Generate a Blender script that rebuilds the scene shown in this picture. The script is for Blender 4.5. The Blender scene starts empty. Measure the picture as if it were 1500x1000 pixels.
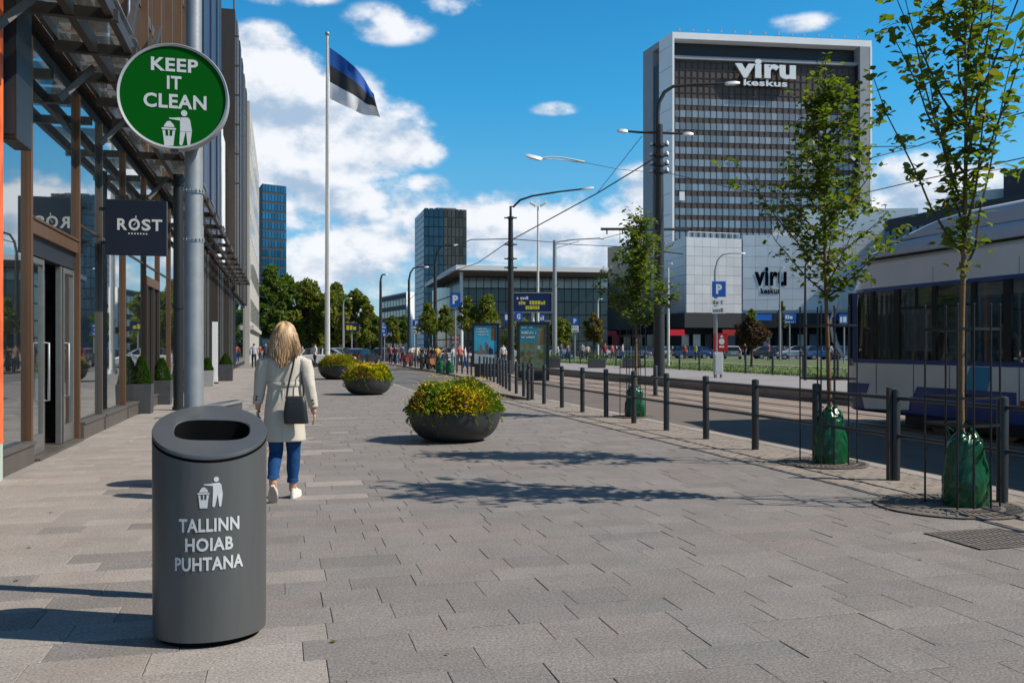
import bpy, bmesh, math, random
from mathutils import Vector, Matrix, noise as mnoise

R = math.radians
PI = math.pi
sc = bpy.context.scene
COL = sc.collection

# ------------------------------------------------------------------ camera
EYE = 1.5
FPX = 1300.0
TH = math.atan(339 / FPX)            # the lens looks this far right of the street's line
CT, ST = math.cos(TH), math.sin(TH)
HZ = 507.5
cam_d = bpy.data.cameras.new('camera')
cam = bpy.data.objects.new('camera', cam_d)
COL.objects.link(cam)
cam.location = (0, 0, EYE)
cam.rotation_euler = (R(90), 0, -TH)
cam_d.sensor_width = 36
cam_d.lens = 36 * FPX / 1500
cam_d.shift_y = 0.005
cam_d.clip_start = 0.1
cam_d.clip_end = 6000
cam_d.dof.use_dof = True
cam_d.dof.focus_distance = 6.5
cam_d.dof.aperture_fstop = 9.0
sc.camera = cam

# ------------------------------------------------------------------ light
SUN_EL = R(44)
SDX, SDY = -0.907, 0.42              # way the shadows fall on the ground
_n = math.hypot(SDX, SDY); SDX /= _n; SDY /= _n
sun_d = bpy.data.lights.new('sun', 'SUN')
sun_d.energy = 4.6
sun_d.angle = R(0.5)
sun_d.color = (1.0, 0.93, 0.82)
sun = bpy.data.objects.new('sun', sun_d)
COL.objects.link(sun)
sun.location = (60, -20, 60)
sun.rotation_euler = Vector((SDX * math.cos(SUN_EL), SDY * math.cos(SUN_EL), -math.sin(SUN_EL))).to_track_quat('-Z', 'Y').to_euler()

sc.view_settings.view_transform = 'Standard'
sc.view_settings.look = 'None'
sc.view_settings.exposure = 0.32
sc.view_settings.gamma = 1.0
sc.view_settings.use_curve_mapping = False
sc.cycles.max_bounces = 6
sc.cycles.diffuse_bounces = 3
sc.cycles.glossy_bounces = 3
sc.cycles.transmission_bounces = 4
sc.cycles.transparent_max_bounces = 24
sc.cycles.use_denoising = True
sc.cycles.caustics_reflective = False
sc.cycles.caustics_refractive = False

world = bpy.data.worlds.new('World')
sc.world = world
world.use_nodes = True
wn, wl = world.node_tree.nodes, world.node_tree.links
wn.clear()


def wm(op, a, b=None, c=None, clamp=False):
    n = wn.new('ShaderNodeMath'); n.operation = op; n.use_clamp = clamp
    for i, s in enumerate((a, b, c)):
        if s is None:
            continue
        if isinstance(s, (int, float)):
            n.inputs[i].default_value = s
        else:
            wl.new(s, n.inputs[i])
    return n.outputs[0]


def wsmooth(x, lo, hi):
    n = wn.new('ShaderNodeMapRange'); n.interpolation_type = 'SMOOTHSTEP'
    wl.new(x, n.inputs[0])
    n.inputs[1].default_value = lo; n.inputs[2].default_value = hi
    return n.outputs[0]


sky = wn.new('ShaderNodeTexSky')
sky.sky_type = 'NISHITA'
sky.sun_disc = False
sky.sun_elevation = SUN_EL
sky.sun_rotation = math.atan2(-SDX, -SDY)
sky.altitude = 0
sky.air_density = 1.0
sky.dust_density = 0.3
sky.ozone_density = 3.2
tc = wn.new('ShaderNodeTexCoord')
sep = wn.new('ShaderNodeSeparateXYZ')
wl.new(tc.outputs['Generated'], sep.inputs[0])
DX, DY, DZ = sep.outputs
EL = wm('MULTIPLY', wm('ARCSINE', wm('MAXIMUM', wm('MINIMUM', DZ, 0.9999), -0.9999)), 180 / PI)
AZ = wm('MULTIPLY', wm('ARCTAN2', DX, DY), 180 / PI)


def wnoise(scale, detail, rough, off=(0, 0, 0), zs=1.7, dist=0.0):
    mp = wn.new('ShaderNodeMapping')
    mp.inputs['Scale'].default_value = (1, 1, zs)
    mp.inputs['Location'].default_value = off
    wl.new(tc.outputs['Generated'], mp.inputs[0])
    n = wn.new('ShaderNodeTexNoise')
    n.inputs['Scale'].default_value = scale
    n.inputs['Detail'].default_value = detail
    n.inputs['Roughness'].default_value = rough
    n.inputs['Distortion'].default_value = dist
    wl.new(mp.outputs[0], n.inputs['Vector'])
    return n.outputs[0]


BIG = wnoise(11, 8, 0.56, (3.1, 1.2, 0.4), 1.6)
OFF = wnoise(11, 5, 0.52, (3.1 + 0.006, 1.2 - 0.004, 0.4 + 0.03), 1.6)
FINE = wnoise(30, 5, 0.6, (0.3, 4.2, 1.4), 1.5)
COV = wnoise(2.6, 3, 0.5, (7.7, 2.2, 0.1), 3.0)
# cumulus heaps: azimuth, elevation, half width, half height (degrees), weight
HEAPS = [(3.5, 8.5, 8.0, 3.0, 0.8), (2.5, 4.5, 8.5, 2.2, 0.75), (1.6, 12.8, 7.4, 4.6, 1.25), (-0.8, 16.0, 4.0, 3.3, 1.15), (6.4, 12.9, 4.2, 2.8, 1.1), (-1.5, 11.0, 6.5, 3.8, 1.1),
         (5.2, 6.4, 6.2, 2.5, 0.85), (0.5, 7.6, 4.4, 1.9, 0.55), (14.5, 7.4, 5.0, 2.6, 0.95), (19.5, 6.6, 5.0, 3.4, 1.0), (6.5, 19.6, 3.2, 1.5, 0.5),
         (10.6, 21.2, 2.6, 1.2, 0.5), (0.4, 21.0, 3.4, 1.0, 0.5), (17.7, 14.9, 2.0, 0.55, 0.42), (8.6, 10.2, 2.3, 0.9, 0.55),
         (39.0, 8.2, 5.2, 3.0, 0.95), (32.6, 19.0, 3.2, 0.7, 0.4), (24, 8.5, 6, 3.0, 0.9), (9, 3.8, 12, 1.7, 0.6), (33, 3.5, 14, 2.4, 0.7),
         (62, 12, 10, 5, 0.8), (-40, 12, 12, 5, 0.8), (-95, 16, 14, 6, 0.8), (110, 14, 14, 6, 0.8), (160, 13, 16, 6, 0.8), (-150, 15, 14, 6, 0.8)]
heap = None
lift = None
for (a0, e0, ra, re, w) in HEAPS:
    da = wm('DIVIDE', wm('SUBTRACT', AZ, a0), ra)
    de = wm('DIVIDE', wm('SUBTRACT', EL, e0), re)
    # flat undersides: the lower half falls off faster
    de2 = wm('MULTIPLY', de, wm('ADD', 1.0, wm('MULTIPLY', wm('LESS_THAN', de, 0.0), 0.35)))
    d2 = wm('ADD', wm('MULTIPLY', da, da), wm('MULTIPLY', de2, de2))
    b = wm('MULTIPLY', wm('MAXIMUM', wm('SUBTRACT', 1.0, wm('MULTIPLY', d2, 0.75)), 0.0), w)
    heap = b if heap is None else wm('MAXIMUM', heap, b)
    l = wm('MULTIPLY', b, de)
    lift = l if lift is None else wm('ADD', lift, l)
dens = wm('ADD', wm('MULTIPLY', heap, 0.75), wm('MULTIPLY', wm('SUBTRACT', BIG, 0.5), 2.0))
dens = wm('ADD', dens, wm('MULTIPLY', wm('SUBTRACT', FINE, 0.5), 0.32))
dens = wm('ADD', dens, wm('MULTIPLY', wm('SUBTRACT', COV, 0.5), 0.55))
ALPHA = wsmooth(dens, 0.10, 0.52)
ALPHA = wm('MULTIPLY', ALPHA, wsmooth(heap, 0.02, 0.36))
slope = wm('MULTIPLY', wm('SUBTRACT', BIG, OFF), 3.4)
SHADE = wm('ADD', wm('ADD', 0.50, slope), wm('MULTIPLY', lift, 0.34))
SHADE = wm('ADD', SHADE, wm('MULTIPLY', wm('SUBTRACT', FINE, 0.5), 0.5))
SHADE = wsmooth(SHADE, 0.0, 0.9)
ccol = wn.new('ShaderNodeMix'); ccol.data_type = 'RGBA'
ccol.inputs[6].default_value = (4.0, 5.2, 6.8, 1)
ccol.inputs[7].default_value = (9.2, 9.3, 9.6, 1)
wl.new(SHADE, ccol.inputs[0])
# thin pale veil low over the horizon
tint = wn.new('ShaderNodeMix'); tint.data_type = 'RGBA'; tint.blend_type = 'MULTIPLY'
tint.inputs[0].default_value = 1.0
wl.new(sky.outputs[0], tint.inputs[6])
tr_ = wn.new('ShaderNodeValToRGB')
cr = tr_.color_ramp
cr.elements[0].position = 0.0; cr.elements[0].color = (0.80, 0.92, 1.16, 1)
cr.elements[1].position = 1.0; cr.elements[1].color = (0.46, 0.92, 1.12, 1)
for pos_, c_ in ((0.20, (0.66, 1.06, 1.26, 1)), (0.37, (0.50, 1.22, 1.38, 1)), (0.52, (0.29, 1.26, 1.50, 1)), (0.75, (0.22, 1.18, 1.50, 1))):
    e_ = cr.elements.new(pos_); e_.color = c_
wl.new(wm('DIVIDE', EL, 30.0, clamp=True), tr_.inputs[0])
wl.new(tr_.outputs[0], tint.inputs[7])
cmix = wn.new('ShaderNodeMix'); cmix.data_type = 'RGBA'
wl.new(wm('MULTIPLY', ALPHA, 0.94), cmix.inputs[0])
wl.new(tint.outputs[2], cmix.inputs[6])
wl.new(ccol.outputs[2], cmix.inputs[7])
bg = wn.new('ShaderNodeBackground')
bg.inputs['Strength'].default_value = 0.085
wl.new(cmix.outputs[2], bg.inputs['Color'])
wo = wn.new('ShaderNodeOutputWorld')
wl.new(bg.outputs[0], wo.inputs['Surface'])

# ------------------------------------------------------------------ places
def at(px, z):
    """street coordinates of a spot z metres ahead, on the sight line through photo column px"""
    x = (px - 750) / FPX * z
    return (x * CT + z * ST, -x * ST + z * CT)


def gp(px, py, h=0.0):
    z = FPX * (EYE - h) / (py - HZ)
    X, Y = at(px, z)
    return (X, Y, z)


def hh(py, z):
    return EYE + (HZ - py) / FPX * z


# ------------------------------------------------------------------ materials
def mat(name, color, rough=0.6, metal=0.0, var=0.0, vscale=4.0, bump=0.0, bscale=30.0, spec=0.5, emit=None, estr=1.0,
        objcol=False, island=0.0, coat=0.0, trans=0.0, alpha=1.0, sheen=0.0, streak=False, ior=1.45, sub=0.0):
    m = bpy.data.materials.new(name); m.use_nodes = True
    nt = m.node_tree; n = nt.nodes; L = nt.links
    p = n['Principled BSDF']
    p.inputs['Base Color'].default_value = (*color, 1)
    p.inputs['Roughness'].default_value = rough
    p.inputs['Metallic'].default_value = metal
    p.inputs['Specular IOR Level'].default_value = spec
    p.inputs['IOR'].default_value = ior
    p.inputs['Coat Weight'].default_value = coat
    p.inputs['Coat Roughness'].default_value = 0.08
    p.inputs['Transmission Weight'].default_value = trans
    p.inputs['Alpha'].default_value = alpha
    p.inputs['Sheen Weight'].default_value = sheen
    geo = n.new('ShaderNodeNewGeometry')
    src = None
    if objcol:
        oi = n.new('ShaderNodeObjectInfo'); src = oi.outputs['Color']
    if var > 0 or island > 0:
        val = None
        if var > 0:
            nz = n.new('ShaderNodeTexNoise')
            nz.inputs['Scale'].default_value = vscale; nz.inputs['Detail'].default_value = 6; nz.inputs['Roughness'].default_value = 0.62
            if streak:
                mp = n.new('ShaderNodeMapping'); mp.inputs['Scale'].default_value = (1, 1, 0.12)
                L.new(geo.outputs['Position'], mp.inputs[0]); L.new(mp.outputs[0], nz.inputs['Vector'])
            else:
                L.new(geo.outputs['Position'], nz.inputs['Vector'])
            mr = n.new('ShaderNodeMapRange')
            L.new(nz.outputs[0], mr.inputs[0])
            mr.inputs[1].default_value = 0.25; mr.inputs[2].default_value = 0.75
            mr.inputs[3].default_value = 1 - var; mr.inputs[4].default_value = 1 + var
            val = mr.outputs[0]
        if island > 0:
            oi2 = n.new('ShaderNodeObjectInfo')
            ad = n.new('ShaderNodeMath'); ad.operation = 'ADD'
            L.new(geo.outputs['Random Per Island'], ad.inputs[0]); L.new(oi2.outputs['Random'], ad.inputs[1])
            fr = n.new('ShaderNodeMath'); fr.operation = 'FRACT'; L.new(ad.outputs[0], fr.inputs[0])
            mr2 = n.new('ShaderNodeMapRange'); L.new(fr.outputs[0], mr2.inputs[0])
            mr2.inputs[3].default_value = 1 - island; mr2.inputs[4].default_value = 1 + island
            if val is None:
                val = mr2.outputs[0]
            else:
                mu = n.new('ShaderNodeMath'); mu.operation = 'MULTIPLY'
                L.new(val, mu.inputs[0]); L.new(mr2.outputs[0], mu.inputs[1]); val = mu.outputs[0]
        vm = n.new('ShaderNodeVectorMath'); vm.operation = 'SCALE'
        if src:
            L.new(src, vm.inputs[0])
        else:
            vm.inputs[0].default_value = color
        L.new(val, vm.inputs['Scale'])
        src = vm.outputs[0]
    if src:
        L.new(src, p.inputs['Base Color'])
    if bump > 0:
        bz = n.new('ShaderNodeTexNoise'); bz.inputs['Scale'].default_value = bscale; bz.inputs['Detail'].default_value = 5
        L.new(geo.outputs['Position'], bz.inputs['Vector'])
        bp = n.new('ShaderNodeBump'); bp.inputs['Strength'].default_value = bump; bp.inputs['Distance'].default_value = 0.02
        L.new(bz.outputs[0], bp.inputs['Height']); L.new(bp.outputs[0], p.inputs['Normal'])
    if emit:
        p.inputs['Emission Color'].default_value = (*emit, 1); p.inputs['Emission Strength'].default_value = estr
    return m


def paving_mat(name, c1, c2, speck=0.16, sscale=150, isl=0.13):
    """flamed granite: pink-grey to blue-grey slabs, fine grain, faint stains"""
    m = mat(name, c1, rough=0.78, spec=0.35)
    nt = m.node_tree; n = nt.nodes; L = nt.links; p = n['Principled BSDF']
    geo = n.new('ShaderNodeNewGeometry'); oi = n.new('ShaderNodeObjectInfo')
    ad = n.new('ShaderNodeMath'); ad.operation = 'ADD'
    L.new(geo.outputs['Random Per Island'], ad.inputs[0]); L.new(oi.outputs['Random'], ad.inputs[1])
    fr = n.new('ShaderNodeMath'); fr.operation = 'FRACT'; L.new(ad.outputs[0], fr.inputs[0])
    big = n.new('ShaderNodeTexNoise'); big.inputs['Scale'].default_value = 0.55; big.inputs['Detail'].default_value = 6; big.inputs['Roughness'].default_value = 0.65
    L.new(geo.outputs['Position'], big.inputs['Vector'])
    hue = n.new('ShaderNodeMath'); hue.operation = 'MULTIPLY_ADD'
    L.new(fr.outputs[0], hue.inputs[0]); hue.inputs[1].default_value = 0.55
    sb = n.new('ShaderNodeMath'); sb.operation = 'MULTIPLY_ADD'; L.new(big.outputs[0], sb.inputs[0]); sb.inputs[1].default_value = 1.6; sb.inputs[2].default_value = -0.58
    L.new(sb.outputs[0], hue.inputs[2]); hue.use_clamp = True
    mix = n.new('ShaderNodeMix'); mix.data_type = 'RGBA'
    mix.inputs[6].default_value = (*c1, 1); mix.inputs[7].default_value = (*c2, 1)
    L.new(hue.outputs[0], mix.inputs[0])
    # brightness: per slab, fine grain, stains
    fr2 = n.new('ShaderNodeMath'); fr2.operation = 'MULTIPLY'; L.new(fr.outputs[0], fr2.inputs[0]); fr2.inputs[1].default_value = 7.31
    fr3 = n.new('ShaderNodeMath'); fr3.operation = 'FRACT'; L.new(fr2.outputs[0], fr3.inputs[0])
    b1 = n.new('ShaderNodeMapRange'); L.new(fr3.outputs[0], b1.inputs[0]); b1.inputs[3].default_value = 1 - isl; b1.inputs[4].default_value = 1 + isl
    sp = n.new('ShaderNodeTexNoise'); sp.inputs['Scale'].default_value = sscale; sp.inputs['Detail'].default_value = 3; sp.inputs['Roughness'].default_value = 0.7
    L.new(geo.outputs['Position'], sp.inputs['Vector'])
    b2 = n.new('ShaderNodeMapRange'); L.new(sp.outputs[0], b2.inputs[0]); b2.inputs[1].default_value = 0.3; b2.inputs[2].default_value = 0.7
    b2.inputs[3].default_value = 1 - speck * 1.5; b2.inputs[4].default_value = 1 + speck * 1.5
    st = n.new('ShaderNodeTexNoise'); st.inputs['Scale'].default_value = 2.3; st.inputs['Detail'].default_value = 8; st.inputs['Roughness'].default_value = 0.7
    L.new(geo.outputs['Position'], st.inputs['Vector'])
    b3 = n.new('ShaderNodeMapRange'); L.new(st.outputs[0], b3.inputs[0]); b3.inputs[1].default_value = 0.3; b3.inputs[2].default_value = 0.7
    b3.inputs[3].default_value = 0.86; b3.inputs[4].default_value = 1.1
    # old gum and oil spots
    vo = n.new('ShaderNodeTexVoronoi'); vo.inputs['Scale'].default_value = 2.6; L.new(geo.outputs['Position'], vo.inputs['Vector'])
    vr = n.new('ShaderNodeMapRange'); L.new(vo.outputs['Distance'], vr.inputs[0]); vr.inputs[1].default_value = 0.028; vr.inputs[2].default_value = 0.065; vr.inputs[3].default_value = 0.74; vr.inputs[4].default_value = 1.0
    m0 = n.new('ShaderNodeMath'); m0.operation = 'MULTIPLY'; L.new(b3.outputs[0], m0.inputs[0]); L.new(vr.outputs[0], m0.inputs[1])
    m1 = n.new('ShaderNodeMath'); m1.operation = 'MULTIPLY'; L.new(b1.outputs[0], m1.inputs[0]); L.new(b2.outputs[0], m1.inputs[1])
    m2 = n.new('ShaderNodeMath'); m2.operation = 'MULTIPLY'; L.new(m1.outputs[0], m2.inputs[0]); L.new(m0.outputs[0], m2.inputs[1])
    vm = n.new('ShaderNodeVectorMath'); vm.operation = 'SCALE'; L.new(mix.outputs[2], vm.inputs[0]); L.new(m2.outputs[0], vm.inputs['Scale'])
    L.new(vm.outputs[0], p.inputs['Base Color'])
    bp = n.new('ShaderNodeBump'); bp.inputs['Strength'].default_value = 0.35; bp.inputs['Distance'].default_value = 0.004
    L.new(sp.outputs[0], bp.inputs['Height']); L.new(bp.outputs[0], p.inputs['Normal'])
    return m


def leaf_mat(name, c, c2, rough=0.5):
    m = mat(name, c, rough=rough, spec=0.4)
    nt = m.node_tree; n = nt.nodes; L = nt.links; p = n['Principled BSDF']
    geo = n.new('ShaderNodeNewGeometry'); oi = n.new('ShaderNodeObjectInfo')
    ad = n.new('ShaderNodeMath'); ad.operation = 'ADD'
    L.new(geo.outputs['Random Per Island'], ad.inputs[0]); L.new(oi.outputs['Random'], ad.inputs[1])
    fr = n.new('ShaderNodeMath'); fr.operation = 'FRACT'; L.new(ad.outputs[0], fr.inputs[0])
    mix = n.new('ShaderNodeMix'); mix.data_type = 'RGBA'
    mix.inputs[6].default_value = (*c, 1); mix.inputs[7].default_value = (*c2, 1)
    L.new(fr.outputs[0], mix.inputs[0])
    L.new(mix.outputs[2], p.inputs['Base Color'])
    tr = n.new('ShaderNodeBsdfTranslucent')
    sc2 = n.new('ShaderNodeVectorMath'); sc2.operation = 'MULTIPLY'; sc2.inputs[1].default_value = (1.5, 1.6, 0.6)
    L.new(mix.outputs[2], sc2.inputs[0]); L.new(sc2.outputs[0], tr.inputs['Color'])
    ms = n.new('ShaderNodeMixShader'); ms.inputs[0].default_value = 0.4
    L.new(p.outputs[0], ms.inputs[1]); L.new(tr.outputs[0], ms.inputs[2])
    out = n['Material Output']; L.new(ms.outputs[0], out.inputs['Surface'])
    return m


def glass_mat(name, tint, see=0.25, ior=2.2, wav=0.02, wsc=0.6, rough=0.015):
    """coated window glass: strong mirror coat over a dark tinted body, part see-through"""
    m = mat(name, tint, rough=0.4, spec=0.2)
    nt = m.node_tree; n = nt.nodes; L = nt.links; p = n['Principled BSDF']
    f0 = ((ior - 1) / (ior + 1)) ** 2
    lw = n.new('ShaderNodeLayerWeight'); lw.inputs['Blend'].default_value = 0.5
    pw = n.new('ShaderNodeMath'); pw.operation = 'POWER'; L.new(lw.outputs['Facing'], pw.inputs[0]); pw.inputs[1].default_value = 4.0
    fr = n.new('ShaderNodeMath'); fr.operation = 'MULTIPLY_ADD'; L.new(pw.outputs[0], fr.inputs[0]); fr.inputs[1].default_value = 1 - f0; fr.inputs[2].default_value = f0
    gl = n.new('ShaderNodeBsdfGlossy'); gl.inputs['Roughness'].default_value = rough; gl.inputs['Color'].default_value = (0.92, 0.96, 0.97, 1)
    if wav > 0:
        geo = n.new('ShaderNodeNewGeometry'); bz = n.new('ShaderNodeTexNoise'); bz.inputs['Scale'].default_value = wsc
        L.new(geo.outputs['Position'], bz.inputs['Vector'])
        bp = n.new('ShaderNodeBump'); bp.inputs['Strength'].default_value = wav; bp.inputs['Distance'].default_value = 0.02
        L.new(bz.outputs[0], bp.inputs['Height']); L.new(bp.outputs[0], gl.inputs['Normal'])
    base = p.outputs[0]
    if see > 0:
        t = n.new('ShaderNodeBsdfTransparent'); t.inputs['Color'].default_value = (0.86, 0.91, 0.90, 1)
        ms = n.new('ShaderNodeMixShader'); ms.inputs[0].default_value = see
        L.new(p.outputs[0], ms.inputs[1]); L.new(t.outputs[0], ms.inputs[2]); base = ms.outputs[0]
    mo_ = n.new('ShaderNodeMixShader'); L.new(fr.outputs[0], mo_.inputs[0]); L.new(base, mo_.inputs[1]); L.new(gl.outputs[0], mo_.inputs[2])
    L.new(mo_.outputs[0], n['Material Output'].inputs['Surface'])
    return m


M = {}
M['slab'] = paving_mat('granite_paving', (0.222, 0.190, 0.170), (0.193, 0.180, 0.168), 0.34, 70, 0.08)
M['slab_pale'] = paving_mat('pale_granite_paving', (0.305, 0.258, 0.226), (0.275, 0.246, 0.218), 0.30, 70, 0.09)
M['sett'] = paving_mat('small_setts', (0.275, 0.225, 0.185), (0.25, 0.215, 0.185), 0.15, 90, 0.10)
M['kerb'] = mat('kerb_granite', (0.30, 0.265, 0.235), 0.8, var=0.15, vscale=30, bump=0.2, bscale=80, island=0.1)
M['joint'] = mat('joint_sand', (0.13, 0.112, 0.098), 0.95, var=0.3, vscale=6)
M['asphalt'] = mat('asphalt', (0.155, 0.128, 0.108), 0.88, var=0.14, vscale=1.2, bump=0.5, bscale=160, spec=0.3)
M['asphalt_grey'] = mat('asphalt_grey', (0.13, 0.125, 0.12), 0.9, var=0.14, vscale=1.0, bump=0.4, bscale=160, spec=0.3)
M['track'] = mat('track_paving', (0.27, 0.20, 0.15), 0.85, var=0.18, vscale=5, bump=0.4, bscale=40)
M['platform'] = mat('platform_paving', (0.26, 0.235, 0.225), 0.85, var=0.1, vscale=2, bump=0.2, bscale=50)
M['grass'] = mat('lawn_grass', (0.085, 0.125, 0.025), 0.9, var=0.35, vscale=3, bump=0.6, bscale=60)
M['dirt'] = mat('dry_path', (0.30, 0.27, 0.22), 0.9, var=0.12, vscale=2)
M['steel'] = mat('galvanised_steel', (0.30, 0.31, 0.315), 0.5, 0.45, var=0.14, vscale=9, bump=0.04, bscale=50)
M['rail_steel'] = mat('tram_rail_steel', (0.18, 0.15, 0.13), 0.4, 0.8)
M['black_metal'] = mat('black_powder_coat', (0.016, 0.017, 0.018), 0.42, 0.1, var=0.2, vscale=20, bump=0.03, bscale=90)
M['post_metal'] = mat('dark_grey_paint', (0.030, 0.032, 0.035), 0.42, 0.1, var=0.18, vscale=12, bump=0.03, bscale=60)
M['lamp_metal'] = mat('lamp_post_paint', (0.025, 0.028, 0.03), 0.5, 0.2, var=0.2, vscale=6)
M['bin'] = mat('bin_grey_paint', (0.092, 0.094, 0.093), 0.40, 0.2, var=0.16, vscale=7, streak=True, bump=0.05, bscale=180)
M['bin_rim'] = mat('bin_rim_paint', (0.105, 0.108, 0.112), 0.30, 0.35, var=0.07, vscale=9, bump=0.04, bscale=140)
M['bin_in'] = mat('bin_inside', (0.006, 0.006, 0.006), 0.9, spec=0.05)
M['white_print'] = mat('white_print', (0.54, 0.55, 0.54), 0.55, var=0.05, vscale=30)
M['sign_green'] = mat('sign_green', (0.001, 0.085, 0.006), 0.7, var=0.06, vscale=3, spec=0.05)
M['sign_ring'] = mat('sign_ring_grey', (0.42, 0.43, 0.42), 0.4, 0.35, var=0.08, vscale=10)
M['sign_navy'] = mat('sign_navy', (0.008, 0.011, 0.022), 0.35, var=0.1, vscale=4)
M['bronze'] = mat('bronze_cladding', (0.145, 0.078, 0.043), 0.45, 0.35, var=0.2, vscale=5, streak=True, bump=0.03, bscale=30)
M['bronze_dark'] = mat('bronze_dark', (0.055, 0.042, 0.034), 0.45, 0.35, var=0.2, vscale=5, streak=True)
M['bronze_grey'] = mat('bronze_grey', (0.115, 0.098, 0.085), 0.5, 0.3, var=0.2, vscale=4, streak=True)
M['steel_dark'] = mat('dark_steel_beam', (0.06, 0.052, 0.046), 0.5, 0.4, var=0.25, vscale=6)
M['door_metal'] = mat('door_stile_metal', (0.30, 0.29, 0.27), 0.35, 0.8, var=0.1, vscale=8)
M['glass'] = glass_mat('facade_glass', (0.012, 0.018, 0.02), 0.25, 5.0, 0.012, 0.5)
M['glass_up'] = glass_mat('upper_glass', (0.02, 0.035, 0.05), 0.0, 5.5, 0.02, 0.4)
M['glass_clear'] = glass_mat('canopy_glass', (0.3, 0.33, 0.34), 0.7, 1.6, 0.0)
M['interior'] = mat('shop_interior', (0.05, 0.045, 0.04), 0.8, var=0.3, vscale=1.2)
M['navy_clad'] = mat('navy_cladding', (0.05, 0.06, 0.095), 0.4, 0.5, var=0.15, vscale=2, streak=True)
M['stone_light'] = mat('light_stone', (0.40, 0.37, 0.33), 0.8, var=0.1, vscale=0.6, bump=0.1, bscale=8)
M['stone_tan'] = mat('tan_stone', (0.28, 0.24, 0.185), 0.8, var=0.1, vscale=0.5)
M['panel_white'] = mat('white_metal_panel', (0.80, 0.79, 0.77), 0.5, 0.1, var=0.06, vscale=0.3, island=0.05)
M['panel_mid'] = mat('pale_metal_panel', (0.56, 0.57, 0.58), 0.5, 0.1, var=0.07, vscale=0.25, island=0.07)
M['panel_grey'] = mat('grey_metal_panel', (0.52, 0.53, 0.54), 0.5, 0.15, var=0.06, vscale=0.3, island=0.05)
M['concrete_white'] = mat('white_tower_frame', (0.82, 0.81, 0.79), 0.7, var=0.06, vscale=0.2)
M['concrete_grey'] = mat('grey_concrete', (0.30, 0.31, 0.33), 0.8, var=0.08, vscale=0.3)
M['roof_white'] = mat('roof_edge_white', (0.62, 0.62, 0.60), 0.6)
M['soffit'] = mat('roof_soffit', (0.17, 0.15, 0.13), 0.7)
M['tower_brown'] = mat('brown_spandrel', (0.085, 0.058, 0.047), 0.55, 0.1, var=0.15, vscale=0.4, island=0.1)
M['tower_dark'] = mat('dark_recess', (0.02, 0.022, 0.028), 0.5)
M['tower_bar'] = mat('tower_mullion', (0.045, 0.034, 0.03), 0.5, 0.2)
M['tower_glass'] = mat('tower_window', (0.165, 0.195, 0.225), 0.12, 0.0, spec=0.8, island=0.4, ior=1.7)
M['blue_glass'] = mat('blue_tower_glass', (0.012, 0.10, 0.185), 0.12, 0.35, island=0.30, spec=0.8)
M['teal_glass'] = mat('teal_tower_glass', (0.02, 0.055, 0.085), 0.10, 0.3, island=0.35, spec=0.8)
M['grey_glass'] = mat('grey_tower_glass', (0.07, 0.085, 0.085), 0.12, 0.3, island=0.3, spec=0.8)
M['hall_glass'] = mat('hall_glass', (0.018, 0.042, 0.055), 0.06, 0.1, island=0.4, spec=0.8)
M['dark_wall'] = mat('dark_wall', (0.03, 0.032, 0.036), 0.7)
M['bowl'] = mat('bowl_grey', (0.040, 0.042, 0.043), 0.5, 0.15, var=0.15, vscale=8, bump=0.05, bscale=120)
M['planter'] = mat('planter_dark', (0.055, 0.056, 0.058), 0.55, var=0.2, vscale=6, bump=0.05, bscale=60)
M['planter_l'] = mat('planter_light', (0.30, 0.30, 0.30), 0.6, var=0.1, vscale=6)
M['soil'] = mat('soil', (0.055, 0.042, 0.032), 0.95, bump=0.5, bscale=50)
M['leaf_bowl'] = leaf_mat('bowl_leaf', (0.085, 0.16, 0.016), (0.19, 0.25, 0.025))
M['leaf_red'] = leaf_mat('bronze_red_leaf', (0.26, 0.12, 0.04), (0.20, 0.15, 0.025))
M['flower'] = leaf_mat('yellow_blossom', (0.88, 0.64, 0.02), (0.80, 0.60, 0.03), 0.6)
M['flower_o'] = leaf_mat('orange_blossom', (0.62, 0.34, 0.05), (0.68, 0.46, 0.05), 0.6)
M['leaf_tree'] = leaf_mat('young_tree_leaf', (0.075, 0.125, 0.016), (0.165, 0.21, 0.03), 0.42)
M['leaf_yel'] = leaf_mat('yellowing_leaf', (0.12, 0.15, 0.02), (0.20, 0.17, 0.03), 0.45)
M['leaf_big'] = leaf_mat('big_tree_leaf', (0.06, 0.105, 0.016), (0.115, 0.165, 0.024), 0.6)
M['leaf_big2'] = leaf_mat('olive_tree_leaf', (0.14, 0.155, 0.02), (0.24, 0.20, 0.028), 0.6)
M['leaf_maroon'] = leaf_mat('maroon_leaf', (0.065, 0.028, 0.022), (0.10, 0.06, 0.035), 0.6)
M['leaf_box'] = leaf_mat('conifer_leaf', (0.03, 0.075, 0.012), (0.06, 0.125, 0.018), 0.6)
M['bark'] = mat('young_bark', (0.17, 0.105, 0.05), 0.8, var=0.3, vscale=40, bump=0.5, bscale=60)
M['twig'] = mat('twig_bark', (0.075, 0.055, 0.035), 0.8, var=0.25, vscale=40)
M['bark_dark'] = mat('old_bark', (0.06, 0.045, 0.035), 0.9, var=0.3, vscale=5)
M['bag_green'] = mat('green_tarpaulin', (0.006, 0.075, 0.026), 0.24, var=0.2, vscale=14, spec=0.55, bump=0.35, bscale=22)
M['iron'] = mat('cast_iron', (0.17, 0.145, 0.125), 0.7, 0.3, var=0.3, vscale=30, bump=0.3, bscale=90)
M['coat'] = mat('cream_wool', (0.56, 0.50, 0.41), 0.9, sheen=0.3, var=0.05, vscale=30, bump=0.35, bscale=380, spec=0.2)
M['coat_dark'] = mat('coat_button', (0.10, 0.07, 0.05), 0.5)
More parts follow.
